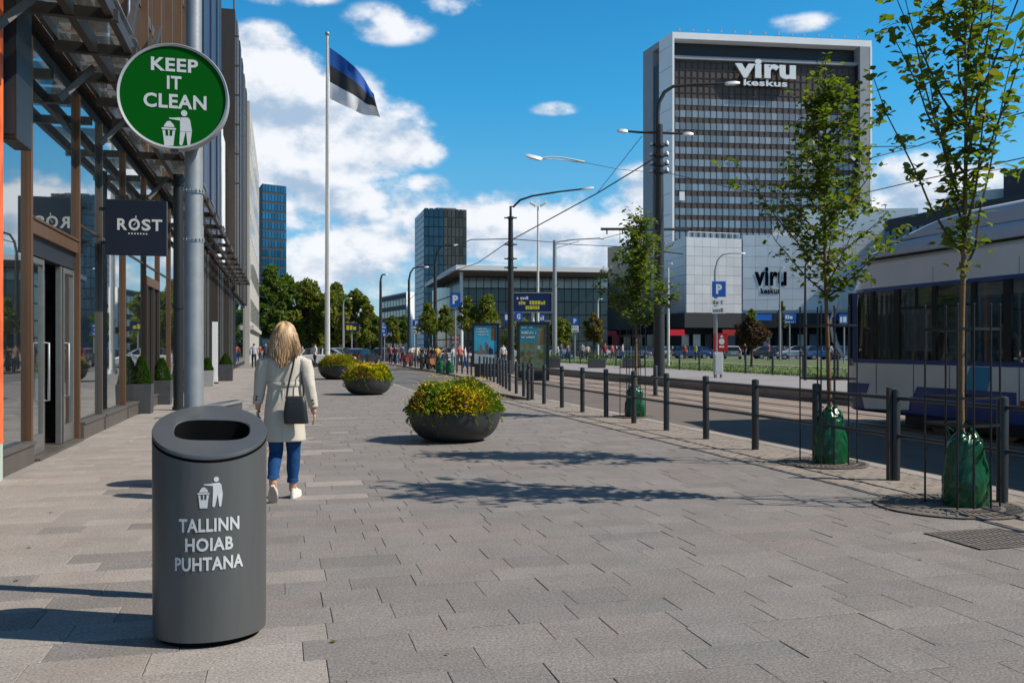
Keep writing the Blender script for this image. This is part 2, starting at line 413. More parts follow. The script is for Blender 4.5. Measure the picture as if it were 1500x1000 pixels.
M['jean'] = mat('blue_denim', (0.012, 0.058, 0.165), 0.85, var=0.25, vscale=25, bump=0.3, bscale=300, spec=0.2)
M['skin'] = mat('skin', (0.50, 0.27, 0.19), 0.5, var=0.05, vscale=20)
M['hair'] = mat('blonde_hair', (0.38, 0.235, 0.12), 0.45, var=0.12, vscale=60, island=0.45, spec=0.6)
M['shoe'] = mat('off_white_shoe', (0.66, 0.62, 0.56), 0.7, var=0.06, vscale=30)
M['sole'] = mat('shoe_sole', (0.50, 0.42, 0.34), 0.8, var=0.12, vscale=60, bump=0.3, bscale=200)
M['leather'] = mat('black_leather', (0.012, 0.013, 0.015), 0.42, bump=0.12, bscale=160, spec=0.55)
M['brass'] = mat('brass', (0.5, 0.36, 0.14), 0.35, 0.9)
M['flag_blue'] = mat('flag_blue', (0.006, 0.075, 0.33), 0.75)
M['flag_black'] = mat('flag_black', (0.022, 0.024, 0.028), 0.8)
M['flag_white'] = mat('flag_white', (0.72, 0.72, 0.75), 0.75)
M['pole_white'] = mat('white_pole_paint', (0.62, 0.60, 0.56), 0.4, var=0.06, vscale=2)
M['carpaint'] = mat('car_paint', (0.5, 0.5, 0.5), 0.28, objcol=True, coat=0.6)
M['car_glass'] = mat('car_glass', (0.01, 0.012, 0.014), 0.05, ior=1.7)
M['tyre'] = mat('tyre', (0.012, 0.012, 0.012), 0.8)
M['rim'] = mat('alloy', (0.4, 0.4, 0.42), 0.35, 0.8)
M['lamp_red'] = mat('tail_lamp_red', (0.45, 0.015, 0.012), 0.25)
M['lamp_clear'] = mat('headlamp', (0.7, 0.7, 0.7), 0.15)
M['tram_white'] = mat('tram_white', (0.88, 0.84, 0.78), 0.38, var=0.06, vscale=1.5, coat=0.3)
M['tram_blue'] = mat('tram_blue', (0.010, 0.050, 0.22), 0.35, coat=0.2, var=0.1, vscale=1)
M['tram_cyan'] = mat('tram_cyan', (0.02, 0.28, 0.48), 0.4)
M['tram_roof'] = mat('tram_roof_grey', (0.58, 0.61, 0.66), 0.4, var=0.06, vscale=1)
M['tram_glass'] = glass_mat('tram_glass', (0.006, 0.008, 0.011), 0.93, 1.75, 0.0)
M['tram_black'] = mat('tram_window_frame', (0.007, 0.008, 0.011), 0.3)
M['tram_in'] = mat('tram_interior', (0.55, 0.50, 0.44), 0.7, var=0.2, vscale=2)
M['tram_pale'] = mat('tram_pale_board', (0.22, 0.23, 0.24), 0.6, var=0.2, vscale=6)
M['seat'] = mat('tram_seat', (0.02, 0.03, 0.07), 0.7)
M['p_blue'] = mat('sign_blue', (0.008, 0.095, 0.42), 0.4)
M['white'] = mat('sign_white', (0.72, 0.72, 0.70), 0.5)
M['grey_print'] = mat('grey_print', (0.16, 0.16, 0.16), 0.6)
M['red'] = mat('sign_red', (0.52, 0.012, 0.025), 0.4)
M['red_dull'] = mat('shop_red', (0.30, 0.02, 0.02), 0.5)
M['orange'] = mat('sign_orange', (0.62, 0.12, 0.03), 0.5)
M['yellow'] = mat('print_yellow', (0.72, 0.62, 0.02), 0.5)
M['navy'] = mat('billboard_navy', (0.008, 0.018, 0.09), 0.35)
M['poster_sky'] = mat('poster_blue', (0.05, 0.38, 0.56), 0.35, var=0.25, vscale=1.5)
M['poster_teal'] = mat('poster_teal', (0.02, 0.21, 0.30), 0.3)
M['poster_green'] = mat('poster_green', (0.13, 0.17, 0.10), 0.3, var=0.5, vscale=6)
M['poster_brown'] = mat('poster_brown', (0.17, 0.085, 0.04), 0.35, var=0.4, vscale=8)
M['poster_pale'] = mat('poster_pale', (0.36, 0.47, 0.50), 0.4, var=0.2, vscale=5)
M['flame'] = mat('orange_poster', (0.72, 0.13, 0.035), 0.5, var=0.6, vscale=1.6)
M['pale_green'] = mat('pale_green_panel', (0.42, 0.50, 0.42), 0.5)
M['wire'] = mat('overhead_wire', (0.03, 0.03, 0.032), 0.6)
M['cloth_a'] = mat('cloth', (0.3, 0.3, 0.3), 0.9, objcol=True)
M['trouser_dark'] = mat('dark_trousers', (0.016, 0.018, 0.024), 0.9)
M['hair_dark'] = mat('dark_hair', (0.03, 0.02, 0.014), 0.6)
M['machine'] = mat('machine_white', (0.58, 0.58, 0.56), 0.5, var=0.05, vscale=5)


# ------------------------------------------------------------------ builders
class B:
    def __init__(s):
        s.v = []; s.f = []; s.m = []

    def add(s, vs, fs, m=0):
        o = len(s.v)
        s.v.extend([tuple(v) for v in vs])
        for f in fs:
            s.f.append([i + o for i in f]); s.m.append(m)
        return s

    def box(s, x0, x1, y0, y1, z0, z1, m=0):
        vs = [(x0, y0, z0), (x1, y0, z0), (x1, y1, z0), (x0, y1, z0), (x0, y0, z1), (x1, y0, z1), (x1, y1, z1), (x0, y1, z1)]
        return s.add(vs, [(0, 3, 2, 1), (4, 5, 6, 7), (0, 1, 5, 4), (1, 2, 6, 5), (2, 3, 7, 6), (3, 0, 4, 7)], m)

    def obox(s, c, size, rot=None, m=0):
        hx, hy, hz = size[0] / 2, size[1] / 2, size[2] / 2
        vs = [Vector((x, y, z)) for z in (-hz, hz) for (x, y) in ((-hx, -hy), (hx, -hy), (hx, hy), (-hx, hy))]
        if rot is not None:
            vs = [rot @ v for v in vs]
        c = Vector(c)
        return s.add([v + c for v in vs], [(0, 3, 2, 1), (4, 5, 6, 7), (0, 1, 5, 4), (1, 2, 6, 5), (2, 3, 7, 6), (3, 0, 4, 7)], m)

    def bar(s, a, b, w, h, m=0, up=(0, 0, 1)):
        """square bar from a to b"""
        a = Vector(a); b = Vector(b); d = (b - a)
        L = d.length; d.normalize()
        u = Vector(up)
        if abs(d.dot(u)) > 0.98:
            u = Vector((0, 1, 0))
        x = d.cross(u).normalized(); z = x.cross(d).normalized()
        rot = Matrix((x, d, z)).transposed()
        return s.obox((a + b) / 2, (w, L, h), rot, m)

    def prism(s, poly, z0, z1, m=0):
        n = len(poly)
        vs = [(x, y, z0) for x, y in poly] + [(x, y, z1) for x, y in poly]
        fs = [tuple(reversed(range(n))), tuple(range(n, 2 * n))] + [(i, (i + 1) % n, n + (i + 1) % n, n + i) for i in range(n)]
        return s.add(vs, fs, m)

    def tube(s, pts, r, n=8, m=0, cap=True):
        pts = [Vector(p) for p in pts]
        if not isinstance(r, (list, tuple)):
            r = [r] * len(pts)
        rings = []
        up = None
        for i, p in enumerate(pts):
            d = (pts[min(i + 1, len(pts) - 1)] - pts[max(i - 1, 0)]).normalized()
            if up is None:
                up = Vector((1, 0, 0)) if abs(d.z) > 0.9 else Vector((0, 0, 1))
            x = d.cross(up)
            if x.length < 1e-4:
                x = d.cross(Vector((0, 1, 0)))
            x.normalize(); y = x.cross(d).normalized(); up = y
            rings.append([p + (x * math.cos(2 * PI * k / n) + y * math.sin(2 * PI * k / n)) * r[i] for k in range(n)])
        return s.loft(rings, m, cap)

    def loft(s, rings, m=0, cap=True, closed=True):
        n = len(rings[0])
        vs = [v for ring in rings for v in ring]
        fs = []
        for i in range(len(rings) - 1):
            for k in range(n if closed else n - 1):
                k2 = (k + 1) % n
                fs.append((i * n + k, i * n + k2, (i + 1) * n + k2, (i + 1) * n + k))
        if cap and closed:
            fs.append(tuple(reversed(range(n))))
            fs.append(tuple((len(rings) - 1) * n + k for k in range(n)))
        return s.add(vs, fs, m)

    def lathe(s, prof, n=32, c=(0, 0, 0), m=0, cap=False, sx=1.0, sy=1.0):
        rings = [[(c[0] + r * sx * math.cos(2 * PI * k / n), c[1] + r * sy * math.sin(2 * PI * k / n), c[2] + z) for k in range(n)] for r, z in prof]
        return s.loft(rings, m, cap)

    def disc(s, r, n, fn, m=0):
        vs = [fn(r * math.cos(2 * PI * k / n), r * math.sin(2 * PI * k / n)) for k in range(n)]
        return s.add(vs, [tuple(range(n))], m)

    def poly(s, pts, fn, m=0):
        return s.add([fn(u, v) for u, v in pts], [tuple(range(len(pts)))], m)

    def mesh(s, name, mats, smooth=None):
        me = bpy.data.meshes.new(name)
        me.from_pydata(s.v, [], s.f)
        if not isinstance(mats, (list, tuple)):
            mats = [mats]
        for mm in mats:
            me.materials.append(mm)
        if len(mats) > 1:
            me.polygons.foreach_set('material_index', s.m)
        if smooth is not None:
            me.polygons.foreach_set('use_smooth', [True] * len(me.polygons))
            me.set_sharp_from_angle(angle=R(smooth))
        me.update()
        return me

    def build(s, name, mats, parent=None, smooth=None, bevel=0, label=None, kind=None, loc=None, fix=False):
        me = s.mesh(name, mats, smooth)
        if fix:
            bm = bmesh.new(); bm.from_mesh(me); bmesh.ops.recalc_face_normals(bm, faces=bm.faces); bm.to_mesh(me); bm.free()
        return link(name, me, parent, bevel, label, kind, loc)


def link(name, me, parent=None, bevel=0, label=None, kind=None, loc=None):
    o = bpy.data.objects.new(name, me)
    COL.objects.link(o)
    if parent is not None:
        o.parent = parent
    if loc is not None:
        o.location = loc
    if bevel:
        b = o.modifiers.new('bevel', 'BEVEL'); b.width = bevel; b.segments = 2; b.limit_method = 'ANGLE'; b.angle_limit = R(40)
    if label:
        o['label'] = label
    if kind:
        o['kind'] = kind
    return o


def tag(o, label, cat, group=None):
    o['label'] = label; o['category'] = cat
    if group:
        o['group'] = group
    return o


def thing(name, label, cat, loc=(0, 0, 0), rz=0.0, group=None):
    o = bpy.data.objects.new(name, None)
    o.empty_display_size = 0.2
    COL.objects.link(o)
    o.location = loc; o.rotation_euler = (0, 0, rz)
    return tag(o, label, cat, group)


def copy_tree(o, parent=None):
    c = o.copy(); COL.objects.link(c)
    if parent is not None:
        c.parent = parent
    for ch in [x for x in bpy.data.objects if x.parent is o]:
        copy_tree(ch, c)
    return c


def structure(o):
    o['kind'] = 'structure'
    return o


_txt_cache = {}


def text_geo(s, bold=0.0, space=1.07):
    """glyph outlines of s, lying flat; cap height 1"""
    if (s, bold) in _txt_cache:
        return _txt_cache[(s, bold)]
    cu = bpy.data.curves.new('t', 'FONT')
    cu.body = s; cu.size = 1.0; cu.align_x = 'CENTER'; cu.offset = bold; cu.space_character = space; cu.resolution_u = 3
    ob = bpy.data.objects.new('t', cu)
    COL.objects.link(ob)
    dg = bpy.context.evaluated_depsgraph_get()
    dg.update()
    me = bpy.data.meshes.new_from_object(ob.evaluated_get(dg))
    vs = [v.co.copy() for v in me.vertices]
    fs = [tuple(p.vertices) for p in me.polygons]
    bpy.data.objects.remove(ob); bpy.data.curves.remove(cu); bpy.data.meshes.remove(me)
    x0 = min(v.x for v in vs); x1 = max(v.x for v in vs); y0 = min(v.y for v in vs); y1 = max(v.y for v in vs)
    res = ([((v.x - (x0 + x1) / 2), v.y) for v in vs], fs, x1 - x0, y0, y1)
    _txt_cache[(s, bold)] = res
    return res


def put_text(b, s, fn, width, height, base=0.0, bold=0.03, m=0, cx=0.0):
    """add the word to builder b, width x height, its foot at v = base, through fn(u, v)"""
    vs, fs, w, y0, y1 = text_geo(s, bold)
    return b.add([fn(cx + x * width / w, base + (y - y0) * height / (y1 - y0)) for x, y in vs], fs, m)


def glyph_row(b, fn, u0, u1, v0, v1, rnd, m=0):
    """far-off print too small to read: a row of small upright marks"""
    u = u0
    h = v1 - v0
    while u < u1 - h * 0.2:
        w = h * rnd.uniform(0.35, 0.75)
        if rnd.random() < 0.16:
            u += h * 0.5
            continue
        a, c = v0, v1 * 1.0
        if rnd.random() < 0.4:
            c = v0 + h * 0.72
        b.add([fn(u, a), fn(min(u + w, u1), a), fn(min(u + w, u1), c), fn(u, c)], [(0, 1, 2, 3)], m)
        u += w + h * 0.16


UNIT = B().box(-0.5, 0.5, -0.5, 0.5, 0, 1)


def litter_figure(b, fn, s, m=0, mirror=False):
    """the tidy-man mark: figure dropping paper into a basket; s = its height"""
    f = (lambda u, v: fn(-u, v)) if mirror else fn
    b.disc(0.085 * s, 20, lambda x, y: f(0.24 * s + x, 0.91 * s + y), m)
    b.poly([(x * s, y * s) for x, y in [(0.14, 0.79), (0.34, 0.80), (0.40, 0.74), (0.45, 0.44), (0.45, 0.40), (0.13, 0.40), (0.13, 0.66)]], f, m)
    b.poly([(x * s, y * s) for x, y in [(0.13, 0.70), (-0.16, 0.735), (-0.165, 0.765), (0.0, 0.775), (0.16, 0.795)]], f, m)
    b.poly([(x * s, y * s) for x, y in [(0.13, 0.41), (0.28, 0.41), (0.20, 0.05), (0.16, 0.02), (0.11, 0.05)]], f, m)
    b.poly([(x * s, y * s) for x, y in [(0.29, 0.41), (0.45, 0.41), (0.40, 0.05), (0.37, 0.02), (0.33, 0.05)]], f, m)
    # basket in strips, so its weave shows the ground behind
    for (ya, yb) in ((0.44, 0.49),):
        b.poly([(x * s, y * s) for x, y in [(-0.36, ya), (0.02, ya), (0.02, yb), (-0.36, yb)]], f, m)
    b.poly([(x * s, y * s) for x, y in [(-0.34, 0.42), (-0.27, 0.42), (-0.255, 0.27), (-0.32, 0.27)]], f, m)
    b.poly([(x * s, y * s) for x, y in [(-0.07, 0.42), (0.0, 0.42), (-0.02, 0.27), (-0.085, 0.27)]], f, m)
    b.poly([(x * s, y * s) for x, y in [(-0.19, 0.42), (-0.15, 0.42), (-0.155, 0.27), (-0.185, 0.27)]], f, m)
    b.poly([(x * s, y * s) for x, y in [(-0.32, 0.268), (-0.02, 0.268), (-0.05, 0.0), (-0.29, 0.0)]], f, m)
    b.poly([(x * s, y * s) for x, y in [(-0.31, 0.51), (-0.02, 0.51), (-0.04, 0.58), (-0.14, 0.68), (-0.22, 0.66), (-0.28, 0.58)]], f, m)

# ================================================================== GROUND
rnd = random.Random(7)
ZR = -0.085                                         # road surface
g = B(); g.add([(-1500, -300, -0.30), (1500, -300, -0.30), (1500, 4000, -0.30), (-1500, 4000, -0.30)], [(0, 1, 2, 3)])
structure(g.build('ground', M['asphalt_grey']))
g = B(); g.box(7.5, 14.8, -20, 200, -0.4, ZR)
structure(g.build('road', M['asphalt']))
g = B(); g.prism([(4.45, 27.2), (6.9, 24.3), (7.4, 24.3), (7.499, 30), (7.499, 200), (4.45, 200)], -0.4, ZR - 0.004)
structure(g.build('lay_by', M['asphalt_grey']))
g = B(); g.box(11.0, 14.75, -20, 200, ZR - 0.01, ZR + 0.006)
trk = structure(g.build('tram_track', M['track']))
for x in (11.62, 11.72, 13.05, 13.15):
    b = B(); b.box(x - 0.032, x + 0.032, -20, 200, ZR, ZR + 0.014); b.build('track_rail', M['rail_steel'], trk)
for x in (11.35, 12.0, 12.75, 13.5, 14.1):
    b = B(); b.box(x - 0.03, x + 0.03, -20, 200, ZR, ZR + 0.009); b.build('track_joint', M['joint'], trk)
g = B(); g.box(-90, -2.4, 118, 400, -0.4, 0.0); g.box(-90, 7.4, 200.5, 420, -0.4, ZR + 0.02)
structure(g.build('far_square', M['asphalt_grey']))
g = B(); g.box(14.95, 21.2, -15, 140, -0.4, 0.25)
plat = structure(g.build('platform', M['platform']))
for i in range(38):
    b = B(); b.box(14.8, 14.95, 3 + i * 2.0, 4.985 + i * 2.0, -0.4, 0.252)
    b.build('kerb_stone', M['kerb'], plat, bevel=0.012)
b = B(); b.box(14.95, 15.25, -15, 140, 0.25, 0.254); b.build('edge_strip', M['joint'], plat)
g = B(); g.box(21.3, 33.0, 8, 92, -0.4, 0.16)
structure(g.build('lawn', M['grass']))
g = B(); g.box(33.1, 35.8, 8, 110, -0.4, 0.15)
structure(g.build('path', M['dirt']))
g = B(); g.box(35.9, 47.0, 8, 104, -0.4, 0.17)
structure(g.build('lawn', M['grass']))
# grass blades standing on the near lawn strip
rg = random.Random(3); b = B()
for i in range(9000):
    x = rg.uniform(21.32, 24.5) if i % 2 else rg.uniform(21.32, 32.9); y = rg.uniform(20, 75); a = rg.uniform(0, PI); h = rg.uniform(0.05, 0.13); w = 0.03
    b.add([(x - w * math.cos(a), y - w * math.sin(a), 0.155), (x + w * math.cos(a), y + w * math.sin(a), 0.155), (x + rg.uniform(-.05, .05), y, 0.155 + h)], [(0, 1, 2)])
o = b.build('grass', M['grass']); o['kind'] = 'stuff'
tag(o, 'short lawn grass beside the tram platform', 'grass')

# ---- the pavement and its slabs
g = B()
g.prism([(-3.3, -8), (7.3, -8), (7.3, 24.2), (6.85, 24.2), (4.3, 27.2), (4.3, 118), (-3.3, 118)], -0.4, -0.0045)
pave = structure(g.build('pavement', M['joint']))


def east(y):
    return 5.86 if y < 23.6 else (5.86 if y < 25.2 else 4.27)


def slab_geo(x0, x1, y0, y1, rn, cham=0.0028):
    z = rn.uniform(-0.0016, 0.0016); tx = rn.uniform(-0.0012, 0.0012); ty = rn.uniform(-0.0012, 0.0012)
    c = cham
    top = [(x0 + c, y0 + c, z + tx), (x1 - c, y0 + c, z - tx + ty), (x1 - c, y1 - c, z - ty), (x0 + c, y1 - c, z)]
    mid = [(x0, y0, z - c * 0.8), (x1, y0, z - c * 0.8), (x1, y1, z - c * 0.8), (x0, y1, z - c * 0.8)]
    bot = [(x0, y0, -0.03), (x1, y0, -0.03), (x1, y1, -0.03), (x0, y1, -0.03)]
    return top + mid + bot, [(0, 1, 2, 3)] + [(4 + i, 4 + (i + 1) % 4, (i + 1) % 4, i) for i in range(4)] + [(8 + i, 8 + (i + 1) % 4, 4 + (i + 1) % 4, 4 + i) for i in range(4)]


slabs = []


def pale(x, y):
    # paler slabs towards the shop fronts: stone tone plus reflected light painted in
    p = (0.9 - x) / 3.0 + (0.12 if y > 9 else -0.1)
    return random.Random(round(x * 977 + y * 331)).random() < p


y = 3.0
GAP = 0.0032
while y < 64:
    dpt = rnd.choice([0.27, 0.30, 0.24, 0.27, 0.33])
    x = -3.08 + rnd.uniform(-0.5, 0)
    xe = east(y)
    while x < xe - 0.08:
        ln = rnd.choice([0.34, 0.40, 0.46, 0.54, 0.54, 0.62, 0.72])
        xa, xb = max(x, -3.08), min(x + ln, xe)
        if xe - xb < 0.2:
            xb = xe
        x = xb if xb == xe else x + ln
        if xb - xa < 0.06:
            continue
        g_ = GAP * rnd.uniform(0.5, 1.6)
        jy = rnd.uniform(-0.003, 0.003)
        slabs.append((xa + g_ / 2, xb - g_ / 2, y + GAP / 2 + jy, y + dpt - GAP / 2 + jy))
    y += dpt


def seen_size(s):
    cx, cy = (s[0] + s[1]) / 2, (s[2] + s[3]) / 2
    z = cx * ST + cy * CT; xx = cx * CT - cy * ST
    if z < 3.7 or abs(xx / z) > 0.60:
        return 0
    return (s[1] - s[0]) * (s[3] - s[2]) / z ** 3


order = sorted(slabs, key=seen_size, reverse=True)
for s in order[:300]:
    cx, cy = (s[0] + s[1]) / 2, (s[2] + s[3]) / 2
    v_, f_ = slab_geo(s[0] - cx, s[1] - cx, s[2] - cy, s[3] - cy, rnd)
    B().add(v_, f_).build('paving_slab', M['slab_pale'] if pale(cx, cy) else M['slab'], pave, loc=(cx, cy, 0))
b = B(); bp_ = B()
for s in order[300:]:
    (bp_ if pale((s[0] + s[1]) / 2, (s[2] + s[3]) / 2) else b).add(*slab_geo(*s, rnd, cham=0.0035))
bp_.build('pale_paving_slabs', M['slab_pale'], pave, kind='stuff')
# the far pavement beyond, in larger fields
y = 64.0
while y < 118:
    b.add(*slab_geo(-3.08, 0.5, y, y + 0.98, rnd)); b.add(*slab_geo(0.51, 4.27, y, y + 0.98, rnd)); y += 1.0
b.build('paving_slabs', M['slab'], pave, kind='stuff')
# strip of small setts under the railing
b = B(); y = 3.0; row = 0
while y < 24.1:
    x = 5.90 - (0.1 if row % 2 else 0)
    while x < 7.16:
        xa, xb = max(x, 5.9), min(x + 0.2, 7.17)
        if xb - xa > 0.03:
            z = rnd.uniform(-0.0025, 0.002)
            vs, fs = slab_geo(xa + 0.0025, xb - 0.0025, y + 0.0025, y + 0.0975, rnd, 0.004)
            b.add([(p[0], p[1], p[2] + z) for p in vs], fs)
        x += 0.2
    y += 0.1; row += 1
b.build('setts', M['sett'], pave, kind='stuff')
# kerbs
i = 0
y = 3.0
while y < 24.0:
    b = B(); b.box(7.18, 7.42, y, y + 0.985, -0.3, 0.004); b.build('kerb_stone', M['kerb'], pave, bevel=0.015); y += 1.0
y = 27.3
while y < 70:
    b = B(); b.box(4.28, 4.44, y, y + 1.985, -0.3, 0.004); b.build('kerb_stone', M['kerb'], pave, bevel=0.012); y += 2.0
# the far kerb-side footway where the fence swings out
FENCE2 = [(6.72, 24.2), (7.3, 29.0), (8.35, 35.0), (9.15, 41.0), (9.6, 47.0), (9.7, 58), (9.75, 72), (9.8, 92), (9.8, 118)]
b = B()
inner = [(x - 0.55, y) for x, y in FENCE2[1:]]
outer = [(x + 0.9, y) for x, y in FENCE2[1:]]
b.prism([(7.02, 24.3), (7.42, 24.3)] + outer + inner[::-1], -0.3, 0.0)
structure(b.build('far_footway', M['sett'], fix=True))

# ================================================================== THE GLASS-FRONTED SHOPS (left)
shop = thing('shop_building', 'long glass-fronted shop building with brown mullions lining the left pavement', 'building')
XF = -3.12


def y_for(px, X):
    z = FPX * abs(X) / (CT * (411 - px))
    return (z - X * ST) / CT


MUL = [y_for(p, XF) for p in (47, 117, 150, 184, 214)]
while MUL[-1] < 60:
    MUL.append(MUL[-1] + 2.45)
MUL = [MUL[0] - 5.2, MUL[0] - 2.6] + MUL
DOOR = (MUL[2], MUL[3])
b = B(); b.box(XF - 6, XF - 2.2, 4, 62, 0, 6.2); b.build('back_wall', M['interior'], shop)
b = B(); b.box(XF - 6, XF - 0.3, 4, 62, 5.75, 5.95); b.build('ceiling', M['interior'], shop)
b = B(); b.box(XF - 2.2, XF - 0.3, 4, 62, -0.02, 0.02); b.build('shop_floor', M['interior'], shop)
for i, y in enumerate(MUL):
    w = 0.12 if i not in (4,) else 0.09
    mm = M['bronze'] if i not in (4,) else M['bronze_grey']
    if i > 8:
        mm = M['bronze_dark'] if i % 2 else M['bronze_grey']
    b = B(); b.box(XF - 0.14, XF + 0.01, y - w / 2, y - 0.008, 0.0, 5.52); b.box(XF - 0.14, XF + 0.0, y + 0.008, y + w / 2, 0.0, 5.52)
    b.box(XF - 0.13, XF - 0.02, y - 0.008, y + 0.008, 0.0, 5.52)
    b.build('mullion', mm, shop, bevel=0.006)
    if i < len(MUL) - 1:
        y0, y1 = y + w / 2 + 0.003, MUL[i + 1] - 0.08
        if i == 2:
            continue
        b = B(); b.box(XF - 0.10, XF + 0.05, y0, y1, 0.0, 0.24); b.box(XF - 0.09, XF + 0.075, y0, y1, 0.243, 0.285)
        b.build('plinth', M['bronze_grey'], shop, bevel=0.006)
        b = B(); b.box(XF - 0.075, XF - 0.055, y0, y1, 0.29, 5.5)
        b.build('window_pane', M['glass'], shop)
        if i > 2:
            b = B(); b.box(XF - 0.09, XF - 0.03, y0, y1, 3.46, 3.50); b.build('transom', M['bronze_dark'], shop)
# the glazed entrance
d0, d1 = DOOR[0] + 0.08, DOOR[1] - 0.08
b = B(); b.box(XF - 0.14, XF + 0.0, d0, d1, 2.98, 3.16); b.box(XF - 0.16, XF + 0.02, d0, d1, 3.163, 3.20)
b.build('door_header', M['bronze'], shop, bevel=0.006)
b = B(); b.box(XF - 0.22, XF - 0.06, d0, d1, 2.72, 2.977); b.build('door_fascia', M['tower_dark'], shop)
b = B(); b.box(XF - 0.075, XF - 0.055, d0, d1, 3.23, 5.5); b.build('window_pane', M['glass'], shop)
b = B(); b.box(XF - 0.5, XF + 0.08, d0, d1, -0.01, 0.035); b.build('threshold', M['bronze_grey'], shop, bevel=0.004)
b = B(); b.box(XF - 1.7, XF - 1.66, d0, d1, 0.0, 2.72); b.build('lobby_wall', M['tower_dark'], shop)
L_ = d1 - d0
for k, (ya, yb) in enumerate(((d0 + 0.02, d0 + L_ * 0.30), (d0 + L_ * 0.73, d1 - 0.02))):
    dr = B()
    for yy in (ya, yb - 0.055):
        dr.box(XF - 0.14, XF - 0.06, yy, yy + 0.055, 0.04, 2.70)
    dr.box(XF - 0.14, XF - 0.06, ya + 0.055, yb - 0.055, 2.62, 2.70); dr.box(XF - 0.14, XF - 0.06, ya + 0.055, yb - 0.055, 0.04, 0.30)
    door = dr.build('door', M['door_metal'], shop, bevel=0.005)
    B().box(XF - 0.105, XF - 0.095, ya + 0.056, yb - 0.056, 0.301, 2.619).build('pane', M['glass'], door)
    hy = yb - 0.02 if k == 0 else ya + 0.03
    h = B(); h.tube([(XF - 0.06, hy, 0.75), (XF + 0.0, hy, 0.75), (XF + 0.0, hy, 1.55), (XF - 0.06, hy, 1.55)], 0.016, 8)
    h.build('handle', M['steel'], door, smooth=50)
for k, yy in enumerate((d0 + L_ * 0.34, d0 + L_ * 0.63, d0 + L_ * 0.68)):
    b = B(); b.box(XF - 0.55 + 0.2 * k, XF - 0.47 + 0.2 * k, yy, yy + 0.05, 0.04, 2.71); b.build('door_stile', M['door_metal'], shop, bevel=0.005)
b = B(); b.box(XF - 1.4, XF - 1.0, d0 + L_ * 0.42, d0 + L_ * 0.44, 0.04, 2.7); b.build('inner_door', M['bronze_dark'], shop)
# a second entrance further along
e0, e1 = MUL[6] + 0.08, MUL[7] - 0.08
b = B(); b.box(XF - 0.05, XF + 0.02, e0, e1, 2.98, 3.2); b.build('door_header', M['bronze'], shop, bevel=0.006)
for yy in (e0, (e0 + e1) / 2 - 0.05, e1 - 0.1):
    b = B(); b.box(XF - 0.05, XF + 0.02, yy, yy + 0.1, 0.29, 2.977); b.build('door_stile', M['bronze_dark'], shop, bevel=0.005)
# far bays: dark fins, pale light slots
for i, y in enumerate(MUL[9:]):
    for k, dy in enumerate((0.6, 1.25, 1.85)):
        b = B(); b.box(XF + 0.02, XF + 0.12, y + dy, y + dy + 0.06, 0.0, 5.5)
        b.build('fin', M['bronze_dark'] if (i + k) % 4 else M['door_metal'], shop)
# canopy of steel beams and glass
CZ = 5.56
for xx, zz, w, h in ((-2.99, CZ + 0.16, 0.07, 0.18), (-2.50, CZ, 0.10, 0.20), (-2.05, CZ + 0.02, 0.09, 0.18)):
    b = B(); b.box(xx - w / 2, xx + w / 2, 5, 61.5, zz, zz + h)
    b.build('canopy_beam', M['steel_dark'], shop)
cy = MUL[0] + 0.1
k = 0
while cy < 61:
    b = B(); b.bar((-3.0, cy, CZ + 0.07), (-1.95, cy, CZ + 0.05), 0.10, 0.14)
    
    b.build('canopy_bracket', M['steel_dark'], shop)
    k += 1
    if cy > 17:
        cy += 1.44
    if cy < 34:
        if k % 2:
            b = B(); b.bar((-3.0, cy + 0.25, CZ - 0.60), (-2.62, cy + 0.60, CZ - 0.02), 0.05, 0.09); b.build('strut', M['bronze_grey'], shop)
        b = B(); b.box(-2.96, -1.98, cy + 0.08, cy + 1.36, CZ + 0.275, CZ + 0.29); b.build('canopy_pane', M['glass_clear'], shop)
    cy += 1.44
XC = -2.34
YC = (21.0 - XC * ST) / CT
b = B(); b.tube([(XC, YC, 0), (XC, YC, CZ)], 0.115, 16); col_ = b.build('column', M['black_metal'], shop, smooth=50)
for zz in (0.0, 2.4, 5.3):
    b = B(); b.tube([(XC, YC, zz), (XC, YC, zz + 0.08)], 0.14, 16); b.build('collar', M['black_metal'], col_, smooth=40)
# storeys above the canopy
fl = 3.6
for i in range(len(MUL) - 1):
    y0, y1 = MUL[i], MUL[i + 1]
    if y0 > 45:
        break
    zz = 5.98
    while zz < 24:
        if y0 > 33.4 and y0 < 44:
            break
        b = B(); b.box(XF - 0.16, XF - 0.12, y0 + 0.09, y1 - 0.09, zz + 0.3, zz + fl); b.build('upper_pane', M['glass_up'], shop)
        b = B(); b.box(XF - 0.2, XF - 0.10, y0 + 0.09, y1 - 0.09, zz, zz + 0.296); b.build('spandrel', M['bronze_grey'], shop)
        zz += fl
    if not (33.4 < y0 < 44):
        for dy, w, dp, mk in ((0.0, 0.17, 0.05, 'bronze'), (0.85, 0.06, -0.08, 'bronze_grey'), (1.65, 0.06, -0.08, 'bronze')):
            if dy > (y1 - y0) - 0.2:
                continue
            b = B(); b.box(XF - 0.2, XF + dp, y0 + dy - w / 2, y0 + dy + w / 2, 5.97, 24); b.build('upper_fin', M[mk], shop)
    # raking steel between fins
    if y0 < 30:
        b = B(); b.bar((XF + 0.25, y0 + 0.2, 6.4), (XF + 0.25, y1 + 0.2, 9.2), 0.10, 0.16); b.build('brace', M['steel_dark'], shop)
b = B(); b.box(XF - 6, XF - 0.21, 4, 46, 5.96, 24); b.build('upper_wall', M['dark_wall'], shop)
YN0, YN1 = 33.6, 44.3
